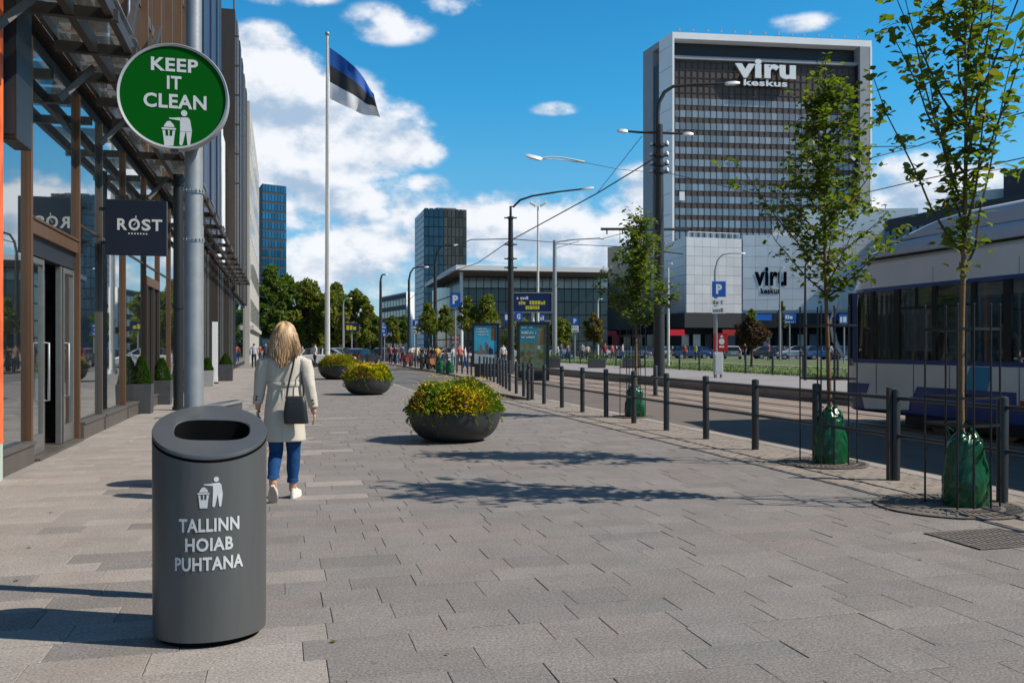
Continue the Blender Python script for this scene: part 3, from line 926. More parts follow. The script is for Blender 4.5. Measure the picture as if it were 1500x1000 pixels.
for k in range(9):
    ya = YN0 + (YN1 - YN0) * k / 9
    b = B(); b.box(XF - 0.1, -2.72 if k % 3 else -2.66, ya + 0.02, ya + (YN1 - YN0) / 9 - 0.02, 5.97, 30); b.build('cladding_panel', M['navy_clad'] if k < 7 else M['tower_dark'], shop)
b = B(); b.box(XF - 1, XF - 0.12, 46.1, 61, 5.97, 6.4); b.build('roof_edge', M['bronze_dark'], shop)
# lower rooflight strip, then the tall brown pier
for k in range(6):
    b = B(); b.box(XF - 0.6, XF - 0.3, 46.3 + k * 2.2, 48.4 + k * 2.2, 6.4, 16 - k * 0.3); b.build('pale_panel', M['panel_white'], shop)
pier = thing('brown_pier_building', 'tall narrow dark brown tower slab rising at the end of the glass shops', 'building')
for k in range(10):
    ya = 59.8 + k * 2.0
    b = B(); b.box(-8, -2.84 + (0.06 if k % 2 else 0), ya, ya + 1.985, 5.0, 23.2)
    b.build('cladding_panel', (M['bronze_dark'], M['tower_dark'], M['bronze_grey'])[(k * 2) % 3], pier)
b = B(); b.box(-8, -3.0, 61.6, 79.8, 0, 4.99); b.build('base', M['dark_wall'], pier)
for k in range(7):
    b = B(); b.box(-2.99, -2.9, 62.2 + k * 2.5, 64.3 + k * 2.5, 0.3, 4.6); b.build('window', M['glass_up'], pier)
b = B(); b.tube([(-2.9, 60.0, 23.2), (-2.9, 60.0, 29)], 0.06, 6); b.build('mast', M['steel_dark'], pier)
b = B()
for k in range(6):
    b.box(-2.86, -2.6, 60.0, 60.08, 12 + k * 1.9, 12.1 + k * 1.9)
b.build('bracket', M['steel_dark'], pier)
lst = thing('stone_corner_building', 'pale stone building corner at the far end of the shop row', 'building')
b = B(); b.box(-14, -2.62, 81, 116, 0, 23.0); b.build('wall', M['stone_light'], lst)
for k in range(9):
    for r in range(5):
        b = B(); b.box(-2.615, -2.58, 83 + k * 3.6, 84.6 + k * 3.6, 3.8 + r * 3.8, 5.8 + r * 3.8)
        b.build('window', M['glass_up'], lst)
b = B(); b.box(-2.61, -2.3, 82, 115, 3.0, 3.4); b.build('ledge', M['stone_light'], lst)

# ---- what hangs on the shops
Y0 = y_for(154, -3.0)
t = thing('shop_sign', 'square black blade sign with pale lettering RØST on the glass shop front', 'sign', (0, Y0, 0))
b = B(); b.box(-2.99, -1.97, -0.06, 0.06, 3.12, 4.10); b.build('sign_box', M['sign_navy'], t, bevel=0.012)
fn = lambda u, v: (-2.42 + u, -0.0635, 3.56 + v)
b = B()
for ch, cx, w in (('R', -0.29, 0.165), ('O', -0.092, 0.19), ('S', 0.105, 0.15), ('T', 0.285, 0.175)):
    put_text(b, ch, fn, w, 0.205 if ch != 'O' else 0.215, -0.003 if ch == 'O' else 0, 0.028, cx=cx)
b.poly([(-0.115, 0.085), (-0.09, 0.095), (-0.05, 0.155), (-0.075, 0.135)], fn)
b.poly([(-0.072, 0.215), (-0.058, 0.215), (-0.056, 0.265), (-0.074, 0.255)], fn)
b.build('lettering', M['white_print'], t)
b = B(); r2 = random.Random(5)
for k in range(7):
    b.add([fn(-0.19 + k * 0.048, -0.07), fn(-0.165 + k * 0.048, -0.07), fn(-0.165 + k * 0.048, -0.045), fn(-0.19 + k * 0.048, -0.045)], [(0, 1, 2, 3)])
b.build('small_print', M['white_print'], t, kind='stuff')
b = B(); b.box(-3.1, -2.985, -0.02, 0.02, 3.3, 3.36); b.box(-3.1, -2.985, -0.02, 0.02, 3.9, 3.96); b.build('bracket', M['black_metal'], t)

zL = 10.6
xL0, yL0 = at(4, zL); xL1, _ = at(37, zL)
t = thing('hanging_banner', 'tall black box banner high on the shop front beside the orange poster', 'sign', (-0.04, yL0 - 0.22, 0))
b = B(); b.box(-3.06, -2.87, -0.35, 0.28, 3.86, 7.2); b.build('banner_box', M['black_metal'], t, bevel=0.01)
b = B(); b.box(-3.04, -2.89, -0.356, -0.352, 3.92, 7.15); b.build('face', M['tower_dark'], t)
b = B(); b.box(-3.11, -3.063, -0.05, 0.05, 4.2, 4.3); b.box(-3.11, -3.063, -0.05, 0.05, 6.8, 6.9); b.build('bracket', M['black_metal'], t)
ya, yb = y_for(-16, -3.05), y_for(0.5, -3.05)
t = thing('wall_poster', 'orange and red poster panel standing at the left edge of the shop glass', 'poster', (0, 0, 0))
b = B(); b.box(-3.07, -3.02, ya, yb, 0.42, 5.4); b.build('print', M['flame'], t)
b = B(); b.box(-3.07, -3.025, ya, yb, 0.0, 0.417); b.build('base', M['pale_green'], t)


# ---- planters by the shops
def topiary(px, py, w, h, ch, label, mk):
    X, Y, z = gp(px, py)
    t = thing('topiary_planter', label, 'planter', (X, Y + w / 2, 0), 0, 'potted cone shrubs along the shop front')
    b = B(); q = w / 2; q2 = q * 0.94
    b.loft([[(-q2, -q2, 0), (q2, -q2, 0), (q2, q2, 0), (-q2, q2, 0)], [(-q, -q, h), (q, -q, h), (q, q, h), (-q, q, h)],
            [(-q + .03, -q + .03, h), (q - .03, -q + .03, h), (q - .03, q - .03, h), (-q + .03, q - .03, h)],
            [(-q + .03, -q + .03, h - .06), (q - .03, -q + .03, h - .06), (q - .03, q - .03, h - .06), (-q + .03, q - .03, h - .06)]])
    b.build('pot', mk, t, bevel=0.006)
    B().box(-q + .035, q - .035, -q + .035, q - .035, h - .065, h - .05).build('soil', M['soil'], t)
    rr = random.Random(int(px)); b = B()
    for i in range(4200):
        v = rr.random() ** 1.5; a = rr.uniform(0, 2 * PI)
        rad = (w * 0.44) * (1 - v) ** 0.75 * (0.8 + 0.2 * min(1, v * 6 + 0.3)) * rr.uniform(0.72, 1.06) + 0.008
        p = Vector((rad * math.cos(a), rad * math.sin(a), h - 0.03 + ch * v))
        s = rr.uniform(0.022, 0.042); d = Vector((math.cos(a), math.sin(a), rr.uniform(0.2, 1.0))).normalized()
        sd = d.cross(Vector((rr.uniform(-1, 1), rr.uniform(-1, 1), rr.uniform(-1, 1)))).normalized()
        b.add([p - sd * s * 0.5, p + d * s * 0.3 + sd * s * 0.4, p + d * s * 1.5], [(0, 1, 2)])
    b.build('foliage', M['leaf_box'], t, kind='stuff')
    B().tube([(0, 0, h - .06), (0, 0, h + ch * 0.7)], 0.015, 6).build('stem', M['twig'], t)


topiary(205, 606, 0.47, 0.66, 0.64, 'nearest dark square pot with a clipped cone shrub by the shop glass', M['planter'])
topiary(235, 592.5, 0.50, 0.62, 0.60, 'second dark square pot with a cone shrub, left of the grey sign pole', M['planter'])
topiary(264, 575, 0.5, 0.62, 0.60, 'third dark pot with a cone shrub, mostly behind the grey sign pole', M['planter'])
topiary(303, 566, 0.47, 0.60, 0.5, 'pale grey square pot with a small shrub just right of the sign pole', M['planter_l'])
topiary(330, 558, 0.62, 0.72, 0.5, 'large dark pot with a shrub, farthest of the pots by the shops', M['planter'])
X, Y, z = gp(327, 562)
t = thing('menu_board', 'pale upright board leaning beside the farthest dark pot', 'board', (X - 0.35, Y + 0.4, 0))
b = B(); b.box(-0.11, 0.11, -0.03, 0.03, 0.05, 2.5); b.build('panel', M['panel_white'], t, bevel=0.01)
b = B(); b.box(-0.14, 0.14, -0.1, 0.1, 0, 0.048); b.build('foot', M['black_metal'], t)
X, Y, z = gp(243, 612)
o = B().box(-0.22, 0.22, -0.16, 0.16, 0.0022, 0.012).build('floor_grate', M['iron']); o.location = (X, Y, 0)
tag(o, 'small dark floor grate set in the paving right of the nearest shop pot', 'grate')


# ================================================================== BUILDINGS FARTHER OFF
def wall_grid(root, p0, p1, z0, z1, rows, cols, pmat, wmat, gap=0.25, gapz=0.4, name='window', as_parts=True, proud=0.12, depth=0.5, skip=None, wall=True, limit=300):
    """a wall from p0 to p1 (plan, local) with a grid of panes; the outward side lies right of p0->p1"""
    p0 = Vector((p0[0], p0[1])); p1 = Vector((p1[0], p1[1]))
    d = p1 - p0; L = d.length; d /= L
    nrm = Vector((d.y, -d.x))
    ang = math.atan2(d.y, d.x)
    if wall:
        q0 = p0 - nrm * depth; q1 = p1 - nrm * depth
        b = B(); b.prism([tuple(p0), tuple(p1), tuple(q1), tuple(q0)], z0, z1); b.build('wall', wmat, root, fix=True)
    cw = L / cols; rh = (z1 - z0) / rows
    me = None; jb = B(); cnt = 0
    for r in range(rows):
        for c in range(cols):
            if skip and skip(r, c):
                continue
            u0, u1 = c * cw + gap / 2, (c + 1) * cw - gap / 2
            za, zb = z0 + r * rh + gapz / 2, z0 + (r + 1) * rh - gapz / 2
            ctr = p0 + d * ((u0 + u1) / 2) + nrm * (proud / 2 - 0.05)
            if as_parts and cnt < limit:
                if me is None:
                    me = B().box(-(u1 - u0) / 2, (u1 - u0) / 2, -proud / 2 - 0.05, proud / 2 + 0.05, 0, zb - za).mesh(name, pmat)
                o = link(name, me, root, loc=(ctr.x, ctr.y, za)); o.rotation_euler = (0, 0, ang)
            else:
                rot = Matrix.Rotation(ang, 3, 'Z')
                jb.obox((ctr.x, ctr.y, (za + zb) / 2), (u1 - u0, proud + 0.1, zb - za), rot)
            cnt += 1
    if jb.v:
        jb.build(name + 's', pmat, root, kind='stuff')


# ---- tall white-framed brown tower with the rooftop name
zA, zB_ = 210.0, 216.0
A = Vector(at(985, zA)); Bp = Vector(at(1277, zB_)); C = Vector(at(942, 224.0))
HT = hh(47, zA)
tw = thing('hotel_tower', 'tall brown tower block in a white frame with viru lettering on top', 'building', (A.x, A.y, 0))
ex = (Bp - A); W = ex.length; ex /= W
ey = (C - A); Dp = ey.length; ey /= Dp
ey_in = Vector((-ex.y, ex.x))


def TP(u, d, z=None):
    p = ex * u + ey * d
    return (p.x, p.y) if z is None else (p.x, p.y, z)


def TQ(u, d, z=None):
    p = ex * u + ey_in * d
    return (p.x, p.y) if z is None else (p.x, p.y, z)


def tprism(name, us, ds, z0, z1, mt, fn=TQ):
    b = B(); b.prism([fn(us[0], ds[0]), fn(us[1], ds[0]), fn(us[1], ds[1]), fn(us[0], ds[1])], z0, z1)
    return b.build(name, mt, tw, fix=True)


m_per = W / 292.0
# left pylon: front strip, a dark slot, rear strip
b = B(); b.prism([TP(0, 0), TQ(0.45, 0.0), TP(0.6, Dp * 0.44), TP(0, Dp * 0.44)], 0, HT); b.build('left_pylon', M['concrete_white'], tw, fix=True)
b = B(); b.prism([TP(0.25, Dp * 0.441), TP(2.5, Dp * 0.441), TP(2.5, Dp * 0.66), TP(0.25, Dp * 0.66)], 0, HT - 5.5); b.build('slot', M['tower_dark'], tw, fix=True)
b = B(); b.prism([TP(0, Dp * 0.661), TP(2.5, Dp * 0.661), TP(2.5, Dp), TP(0, Dp)], 0, HT - 0.1); b.build('rear_pylon', M['concrete_grey'], tw, fix=True)
b = B(); b.prism([TP(0, Dp * 0.441), TP(2.5, Dp * 0.441), TP(2.5, Dp * 0.66), TP(0, Dp * 0.66)], HT - 1.6, HT - 0.05); b.build('pylon_bridge', M['concrete_grey'], tw, fix=True)
for k in range(14):
    b = B(); zz = HT - 3 - k * 5
    b.prism([TP(-0.02, 0.4), TP(-0.03, Dp * 0.43), TP(-0.01, Dp * 0.43), TP(-0.01, 0.4)], zz, zz + 0.07); b.build('joint', M['dark_wall'], tw, fix=True)
tprism('top_beam', (0.46, W), (0.0, 9), HT - 1.5, HT, M['concrete_white'])
tprism('roof', (0.5, W), (9.01, Dp), HT - 1.6, HT - 0.1, M['concrete_grey'])
tprism('right_pylon', (W - 3.0, W), (0.0, 9), 0, HT - 1.503, M['concrete_grey'])
tprism('right_edge', (W - 0.45, W + 0.04), (-0.05, 0.6), 0, HT - 1.506, M['concrete_white'])
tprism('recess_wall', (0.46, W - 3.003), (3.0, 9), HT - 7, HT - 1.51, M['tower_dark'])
z_top = hh(83, zA) 
tprism('lower_beam', (0.46, W - 3.003), (1.2, 3.0), z_top, z_top + 0.75, M['concrete_grey'])
FD = 2.0
u0f, u1f = 0.9, W - 3.3
tprism('front_wall', (u0f, u1f), (FD, 9), 0, z_top - 0.003, M['tower_brown'])
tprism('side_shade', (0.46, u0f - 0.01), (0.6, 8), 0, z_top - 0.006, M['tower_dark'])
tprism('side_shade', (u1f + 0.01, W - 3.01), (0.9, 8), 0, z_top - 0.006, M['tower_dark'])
NC = 30
cw = (u1f - u0f) / NC
z_win0 = hh(139, zA)                         # top of the first window row
pitch = (hh(139, zA) - hh(323.5, zA)) / 10.2
ang = math.atan2(ex.y, ex.x)
wme = B().box(-cw / 2 + 0.09, cw / 2 - 0.09, -0.06, 0.05, 0, pitch * 0.55).mesh('window', M['tower_glass'])
jb = B(); cnt = 0
for r in range(13):
    za = z_win0 - r * pitch - pitch * 0.60
    for c in range(NC):
        p = TQ(u0f + (c + 0.5) * cw, FD)
        if cnt < 300:
            o = link('window', wme, tw, loc=(p[0], p[1], za)); o.rotation_euler = (0, 0, ang)
        else:
            jb.obox((p[0], p[1], za + pitch * 0.3), (cw - 0.26, 0.11, pitch * 0.6), Matrix.Rotation(ang, 3, 'Z'))
        cnt += 1
jb.build('windows', M['tower_glass'], tw, kind='stuff')
for c in range(NC + 1):
    b = B(); u = u0f + c * cw
    b.prism([TQ(u - 0.06, FD - 0.13), TQ(u + 0.06, FD - 0.13), TQ(u + 0.06, FD - 0.002), TQ(u - 0.06, FD - 0.002)], 8, z_top - 0.05)
    b.build('mullion', M['tower_bar'], tw, fix=True)
for r in range(5):
    b = B(); zz = z_top - 0.5 - r * (z_top - z_win0) / 5
    b.prism([TQ(u0f, FD - 0.10), TQ(u1f, FD - 0.10), TQ(u1f, FD - 0.002), TQ(u0f, FD - 0.002)], zz - 0.16, zz); b.build('band', M['tower_bar'], tw, fix=True)
b = B()
for k in range(3):
    p = TQ(W * (0.3 + 0.17 * k), 5)
rr = random.Random(4)
for k in range(14):
    u = 2.0 + k * 3.45 + rr.uniform(-0.4, 0.4)
    p = TQ(u, 0.8)
    b = B(); b.tube([(p[0], p[1], HT), (p[0], p[1], HT + 0.8)], 0.06, 6); b.obox((p[0] + 0.1, p[1] - 0.15, HT + 0.95), (0.5, 0.35, 0.35))
    b.build('roof_lamp', M['concrete_grey'], tw)
uc = (1120 - 985) * m_per


def roof_word(word, px0, px1, py0, py1, bold, thick):
    zc = zA + 3
    w = (px1 - px0) * m_per; h = (py1 - py0) / FPX * (zA + 2.6); base = hh(py1, zA + 2.6)
    cu = ((px0 + px1) / 2 - 985) * m_per
    b = B()
    for dd in (0.5, 0.5 + thick):
        put_text(b, word, lambda u, v, dd=dd: TQ(cu + u, FD - 0.5 - dd, base + v), w, h, 0, bold)
    b.build('roof_letters', M['white'], tw, label=None)
    b2 = B()
    vs, fs, tww, y0, y1 = text_geo(word, bold)
    from collections import Counter
    ec = Counter()
    for f in fs:
        for i in range(len(f)):
            ec[tuple(sorted((f[i], f[(i + 1) % len(f)])))] += 1
    for (i, j), n in ec.items():
        if n == 1:
            pts = []
            for k in (i, j):
                x, yv = vs[k]
                pts.append((cu + x * w / tww, base + (yv - y0) * h / (y1 - y0)))
            b2.add([TQ(pts[0][0], FD - 1.0, pts[0][1]), TQ(pts[1][0], FD - 1.0, pts[1][1]), TQ(pts[1][0], FD - 1.0 - thick, pts[1][1]), TQ(pts[0][0], FD - 1.0 - thick, pts[0][1])], [(0, 1, 2, 3)])
    b2.build('letter_sides', M['concrete_grey'], tw, kind='stuff')
    b3 = B(); pa = TQ(cu - w / 2, FD - 0.45, base + h * 0.3)
    for k in range(5):
        u = cu - w / 2 + w * (k + 0.5) / 5
        b3.bar(TQ(u, FD - 0.2, base + h * 0.4), TQ(u, FD - 1.05, base + h * 0.4), 0.15, 0.15)
    b3.build('letter_stays', M['tower_bar'], tw, kind='stuff')


roof_word('viru', 1076, 1165, 86, 114, 0.042, 0.6)
roof_word('keskus', 1089, 1153, 115.5, 125, 0.03, 0.4)
# a pale notice in one window
p = TQ((1002 - 985) * m_per, FD - 0.25)
b = B(); b.obox((p[0], p[1], hh(285, zA)), (1.3, 0.06, 2.1), Matrix.Rotation(ang, 3, 'Z')); b.build('notice', M['white'], tw)

# ---- shopping centre at the tower's foot
def zat(px, py_top, H):
    return (H - EYE) * FPX / (HZ - py_top)


mall = thing('shopping_centre', 'grey and white panelled shopping centre with black viru letters below the tower', 'building', (*at(1086, 150), 0))
mo = Vector((mall.location.x, mall.location.y))


def lp(px, z):
    v = Vector(at(px, z)) - mo
    return (v.x, v.y)


Q0, Q1, Q2, Q3, Q4 = lp(890, 176), lp(974, 166), lp(1005, 149), lp(1086, 152), lp(1345, 150)
HM = hh(349, 151)
HL = hh(458, 149)
b = B(); b.prism([Q0, lp(975, 168), lp(1000, 200), lp(900, 215)], 0, hh(362, 176)); b.build('tan_block', M['stone_tan'], mall, fix=True)
b = B(); b.prism([lp(955, 167), Q2, Q3, Q4, lp(1345, 190), lp(960, 200)], HL, HM - 0.2); b.build('core', M['panel_grey'], mall, fix=True)
wall_grid(mall, lp(955, 167), Q2, HL, HM, 8, 5, M['panel_grey'], M['dark_wall'], 0.035, 0.05, 'cladding_panel', wall=False)
wall_grid(mall, Q2, Q3, HL, HM, 8, 7, M['panel_mid'], M['dark_wall'], 0.03, 0.045, 'cladding_panel', wall=False)
HW = hh(341, 148)
b = B(); b.prism([Q3, Q4, lp(1345, 180), lp(1095, 180)], HL + 0.5, HW); b.build('upper_core', M['panel_white'], mall, fix=True)
wall_grid(mall, (Q3[0] + 0.2, Q3[1] - 0.1), (Q4[0] + 0.05, Q4[1] - 0.1), HL + 0.5, HW + 0.1, 7, 14, M['panel_white'], M['dark_wall'], 0.03, 0.045, 'cladding_panel', wall=False)
b = B(); b.prism([lp(1132, 151.6), lp(1174, 151.4), lp(1174, 175), lp(1132, 175)], HW, hh(333, 151)); b.prism([lp(1175, 151.4), lp(1345, 149.8), lp(1345, 175), lp(1175, 175)], HW + 0.004, hh(305, 150)); b.build('roof_box', M['panel_white'], mall, fix=True)
# curved fascia and glazed ground floor
b = B(); b.prism([lp(940, 166), lp(1003, 147.5), lp(1086, 150.3), lp(1345, 148.3), lp(1345, 165), lp(940, 180)], hh(480, 150), HL - 0.01); b.build('fascia', M['dark_wall'], mall, fix=True)
b = B(); b.prism([lp(890, 170), lp(1000, 153), lp(1086, 155), lp(1345, 153), lp(1345, 170), lp(890, 185)], 0, hh(480, 150) - 0.01); b.build('shop_wall', M['dark_wall'], mall, fix=True)
for k in range(26):
    px = 900 + k * 17
    zc = 154.0 if px < 1000 else 153.0
    p = lp(px, zc - (0 if px > 1000 else -4)); rr_ = random.Random(k)
    b = B(); b.obox((p[0], p[1] - 0.4, 2.0), (1.3, 0.2, 3.2)); b.build('shop_window', rr_.choice([M['hall_glass'], M['grey_glass'], M['panel_white'], M['red_dull'], M['tower_glass']]), mall)
for px, w, mk in ((893, 2.6, 'red'), (990, 3.0, 'red'), (1068, 2.5, 'red_dull'), (1118, 3.0, 'p_blue'), (1225, 3, 'p_blue')):
    p = lp(px, 147.2 + (12 if px < 950 else 0))
    b = B(); b.obox((p[0], p[1], hh(487 if px < 1100 else 465, 148)), (w, 0.3, 1.0)); b.build('shop_fascia_sign', M[mk], mall)
# roof rail over the corner
b = B(); b.tube([(*lp(1008, 149.4), HM + 0.9), (*lp(1083, 152.2), HM + 0.9)], 0.07, 6)
for k in range(9):
    q = lp(1008 + k * 9.3, 149.4 + k * 0.35); b.tube([(*q, HM), (*q, HM + 0.9)], 0.05, 6)
b.build('roof_rail', M['roof_white'], mall)
# black wall letters
dv = Vector(Q4) - Vector(Q3); lw = dv.length; dv /= lw
nv = Vector((dv.y, -dv.x))


def mall_u(px):
    # where the sight line through px meets the long white wall
    d = Vector(at(px, 1.0)); q = Vector(Q3) + mo
    den = d.x * dv.y - d.y * dv.x
    tpar = (q.x * dv.y - q.y * dv.x) / den
    return ((d * tpar) - q).dot(dv), tpar


for word, pa, pb, ya_, yb_ in (('viru', 1105, 1152, 391, 419), ('keskus', 1114, 1142, 421.5, 430.5)):
    (ua, za_), (ub, zb_) = mall_u(pa), mall_u(pb)
    zc_ = (za_ + zb_) / 2
    b = B()
    for off in (0.16, 0.2):
        put_text(b, word, lambda u, v, off=off: (Q3[0] + dv.x * (ua + ub) / 2 + dv.x * u + nv.x * off, Q3[1] + dv.y * (ua + ub) / 2 + dv.y * u + nv.y * off, hh(yb_, zc_) + v),
                 ub - ua, (yb_ - ya_) / FPX * zc_, 0, 0.04)
    b.build('wall_letters', M['bin_in'], mall)

# ---- glass hall under a flat white roof
hall = thing('glass_hall', 'low dark glass hall under a wide flat white-edged roof', 'building', (*at(668, 138), 0))
mo = Vector((hall.location.x, hall.location.y))
R0, R1, R2 = lp(668, 138), lp(892, 143), lp(622, 178)
HR = hh(388, 138)
b = B(); b.prism([R0, R1, lp(892, 190), R2], HR - 0.75, HR); b.build('roof', M['roof_white'], hall, fix=True)
i0 = Vector(R0); c_ = (Vector(R1) + Vector(R2)) / 2


def ins(p, k=0.06):
    return tuple(Vector(p) + (c_ - Vector(p)) * k)


b = B(); b.prism([ins(R0, .015), ins(R1, .015), ins(lp(892, 190), .015), ins(R2, .015)], HR - 0.85, HR - 0.752); b.build('soffit', M['soffit'], hall, fix=True)
G0, G1, G2 = lp(676, 150), lp(890, 152), lp(634, 185)
HG = HR - 0.86
b = B(); b.prism([G0, G1, lp(890, 185), lp(640, 186)], 0, HG); b.build('core', M['dark_wall'], hall, fix=True)
wall_grid(hall, G0, G1, 0.2, HG - 2.0, 5, 20, M['hall_glass'], M['dark_wall'], 0.12, 0.14, 'window', wall=False)
wall_grid(hall, G0, G1, HG - 1.95, HG - 0.1, 1, 20, M['tower_glass'], M['dark_wall'], 0.12, 0.14, 'clerestory_pane', wall=False)
wall_grid(hall, G2, G0, 0.2, HG - 0.1, 5, 7, M['grey_glass'], M['dark_wall'], 0.15, 0.2, 'window', wall=False)
for px, z in ((676, 140.5), (637, 170)):
    q = lp(px, z); b = B(); b.tube([(*q, 0), (*q, HR - 0.86)], 0.28, 12); b.build('column', M['roof_white'], hall, smooth=40)
b = B(); r3 = random.Random(8)
for k in range(7):
    q = lp(690 + k * 9 + r3.uniform(-2, 2), 150); b.box(q[0] - .4, q[0] + .4, q[1] - .4, q[1] + .4, HR, HR + r3.uniform(.3, .8))
b.build('roof_unit', M['dark_wall'], hall)

# ---- the two glass towers and a far office block
t3 = thing('glass_tower', 'three-faced glass tower with a pale left side, middle distance', 'building', (*at(621, 300), 0))
mo = Vector((t3.location.x, t3.location.y))
H3 = hh(304, 300)
P0, P1, P2, P3 = lp(608, 322), lp(621, 300), lp(650, 301), lp(683.5, 304)
b = B(); b.prism([P0, P1, P2, P3, lp(683, 330), lp(612, 332)], 0, H3 - 0.5); b.build('core', M['dark_wall'], t3, fix=True)
wall_grid(t3, P0, P1, 0, H3 - 0.5, 24, 3, M['panel_grey'], M['dark_wall'], 0.05, 0.25, 'side_panel', wall=False)
wall_grid(t3, P1, P2, 0, H3, 15, 4, M['teal_glass'], M['dark_wall'], 0.2, 0.3, 'window', wall=False)
wall_grid(t3, P2, P3, 0, H3, 15, 6, M['grey_glass'], M['dark_wall'], 0.2, 0.35, 'window', wall=False)
q = lp(656, 310); b = B(); b.box(q[0] - 4, q[0] + 3, q[1], q[1] + 4, H3 - .5, H3 + 1.4); b.build('plant_room', M['soffit'], t3)
t4 = thing('blue_glass_tower', 'blue glass tower standing behind the trees by the shop row', 'building', (*at(384, 350), 0))
mo = Vector((t4.location.x, t4.location.y))
H4 = hh(269, 350)
P0, P1, P2 = lp(379, 360), lp(384, 350), lp(419.5, 356)
b = B(); b.prism([P0, P1, P2, lp(419, 376), lp(379, 376)], 0, H4); b.build('core', M['dark_wall'], t4, fix=True)
wall_grid(t4, P1, P2, 0, H4 + 0.3, 18, 8, M['blue_glass'], M['dark_wall'], 0.25, 0.9, 'window', wall=False)
b = B(); b.prism([lp(382, 354), lp(400, 358), lp(400, 370), lp(382, 370)], H4, H4 + 1.8); b.build('plant_room', M['roof_white'], t4, fix=True)
t5 = thing('office_block', 'dark grey banded office block with a white end, far down the street', 'building', (*at(600, 240), 0))
mo = Vector((t5.location.x, t5.location.y))
H5 = hh(431, 240)
b = B(); b.prism([lp(556, 262), lp(595, 236), lp(597, 260), lp(560, 285)], 0, H5); b.build('core', M['dark_wall'], t5, fix=True)
wall_grid(t5, lp(556, 262), lp(595, 236), 0, H5 - 0.6, 5, 9, M['grey_glass'], M['dark_wall'], 0.5, 1.3, 'window', wall=False)
b = B(); b.prism([lp(595.2, 236), lp(607, 238), lp(607, 262), lp(597.5, 262)], 0, H5 + 0.5); b.build('end_wall', M['concrete_white'], t5, fix=True)
b = B(); b.prism([lp(556, 262.3), lp(595, 236.3), lp(597, 260), lp(560, 285)], H5, H5 + 0.4); b.build('roof', M['concrete_grey'], t5, fix=True)
# ---- dark building behind the tram
t6 = thing('grey_department_store', 'long dark grey building with a white round top behind the tram', 'building', (*at(1400, 120), 0))
mo = Vector((t6.location.x, t6.location.y))
H6 = hh(298, 120)
b = B(); b.prism([lp(1296, 140), lp(1560, 110), lp(1560, 150), lp(1296, 170)], 0, H6 + 0.6); b.build('core', M['dark_wall'], t6, fix=True)
wall_grid(t6, lp(1296, 140), lp(1560, 110), H6 - 4.6, H6 - 1.2, 1, 22, M['teal_glass'], M['dark_wall'], 0.5, 0.2, 'window', wall=False)
wall_grid(t6, lp(1296, 140), lp(1560, 110), H6 - 9.0, H6 - 5.4, 1, 22, M['grey_glass'], M['dark_wall'], 0.5, 0.2, 'window', wall=False)
q = lp(1462, 131); b = B(); b.lathe([(6.8, H6 + 0.5), (6.8, H6 + 1.4), (7.2, H6 + 1.4), (7.2, H6 + 2.8), (0.01, H6 + 2.85)], 32, (q[0], q[1], 0)); b.build('round_roof', M['roof_white'], t6, smooth=40)
b = B(); b.prism([lp(1470, 122), lp(1570, 112), lp(1570, 140), lp(1470, 140)], H6 + 0.6, H6 + 4.6); b.build('roof_storey', M['dark_wall'], t6, fix=True)

# ================================================================== RAILING ALONG THE KERB
def post_geo(b, x, y, h=1.03, r=0.052, z0=0.0):
    b.lathe([(r, 0), (r, h - 0.012), (r * 0.94, h - 0.004), (r * 0.55, h + 0.004), (0.001, h + 0.006)], 16, (x, y, z0))


RX = 6.70
rail = thing('railing', 'dark grey post-and-rail street railing between the pavement and the tram road', 'railing', (RX, 7.05, 0))
ys = [7.05 + 1.53 * k - 7.05 for k in range(-3, 12)]
pm = B(); post_geo(pm, 0, 0); pmesh = pm.mesh('post', M['post_metal'], 40)
for i, yy in enumerate(ys):
    p = link('post', pmesh, rail, loc=(random.Random(i).uniform(-.008, .008), yy, -0.01)); p.rotation_euler = (random.Random(i + 50).uniform(-.006, .006), random.Random(i + 90).uniform(-.008, .008), 0)
    if i + 1 < len(ys):
        for zz in (0.92, 0.50):
            b = B(); b.tube([(0, yy + 0.045, zz), (0, ys[i + 1] - 0.045, zz)], 0.021, 8); b.build('rail', M['post_metal'], rail, smooth=50)
# a flat stay plate doubled up beside one post
b = B(); b.box(-0.10, -0.065, 1.53 - 0.02, 1.53 + 0.03, 0, 1.04); b.build('stay_plate', M['post_metal'], rail)

rail2 = thing('railing', 'far stretch of dark post railing swinging out along the lay-by', 'railing', (7.0, 25.5, 0))
pts = []
for (xa, ya), (xb, yb) in zip(FENCE2, FENCE2[1:]):
    n = max(1, round(math.hypot(xb - xa, yb - ya) / 1.62))
    for k in range(n):
        t_ = k / n; pts.append((xa + (xb - xa) * t_ + 0.18 - 7.0, ya + (yb - ya) * t_ - 25.5))
for i, (xx, yy) in enumerate(pts):
    link('post', pmesh, rail2, loc=(xx, yy, 0))
    if i + 1 < len(pts) and i < 9:
        for zz in (0.92, 0.50):
            b = B(); b.tube([(xx, yy, zz), (*pts[i + 1], zz)], 0.021, 6); b.build('rail', M['post_metal'], rail2, smooth=50)

rail3 = thing('railing', 'thin dark railing along the back of the tram platform by the lawn', 'railing', (20.9, 30, 0.25))
yy = -14.0; prev = None
pm = B(); post_geo(pm, 0, 0, 0.92, 0.05); pmesh3 = pm.mesh('post', M['post_metal'], 40)
while yy < 46:
    link('post', pmesh3, rail3, loc=(0, yy, 0))
    if prev is not None:
        for zz in (0.86, 0.42):
            b = B(); b.tube([(0, prev, zz), (0, yy, zz)], 0.014, 6); b.build('rail', M['post_metal'], rail3)
    prev = yy; yy += 2.35

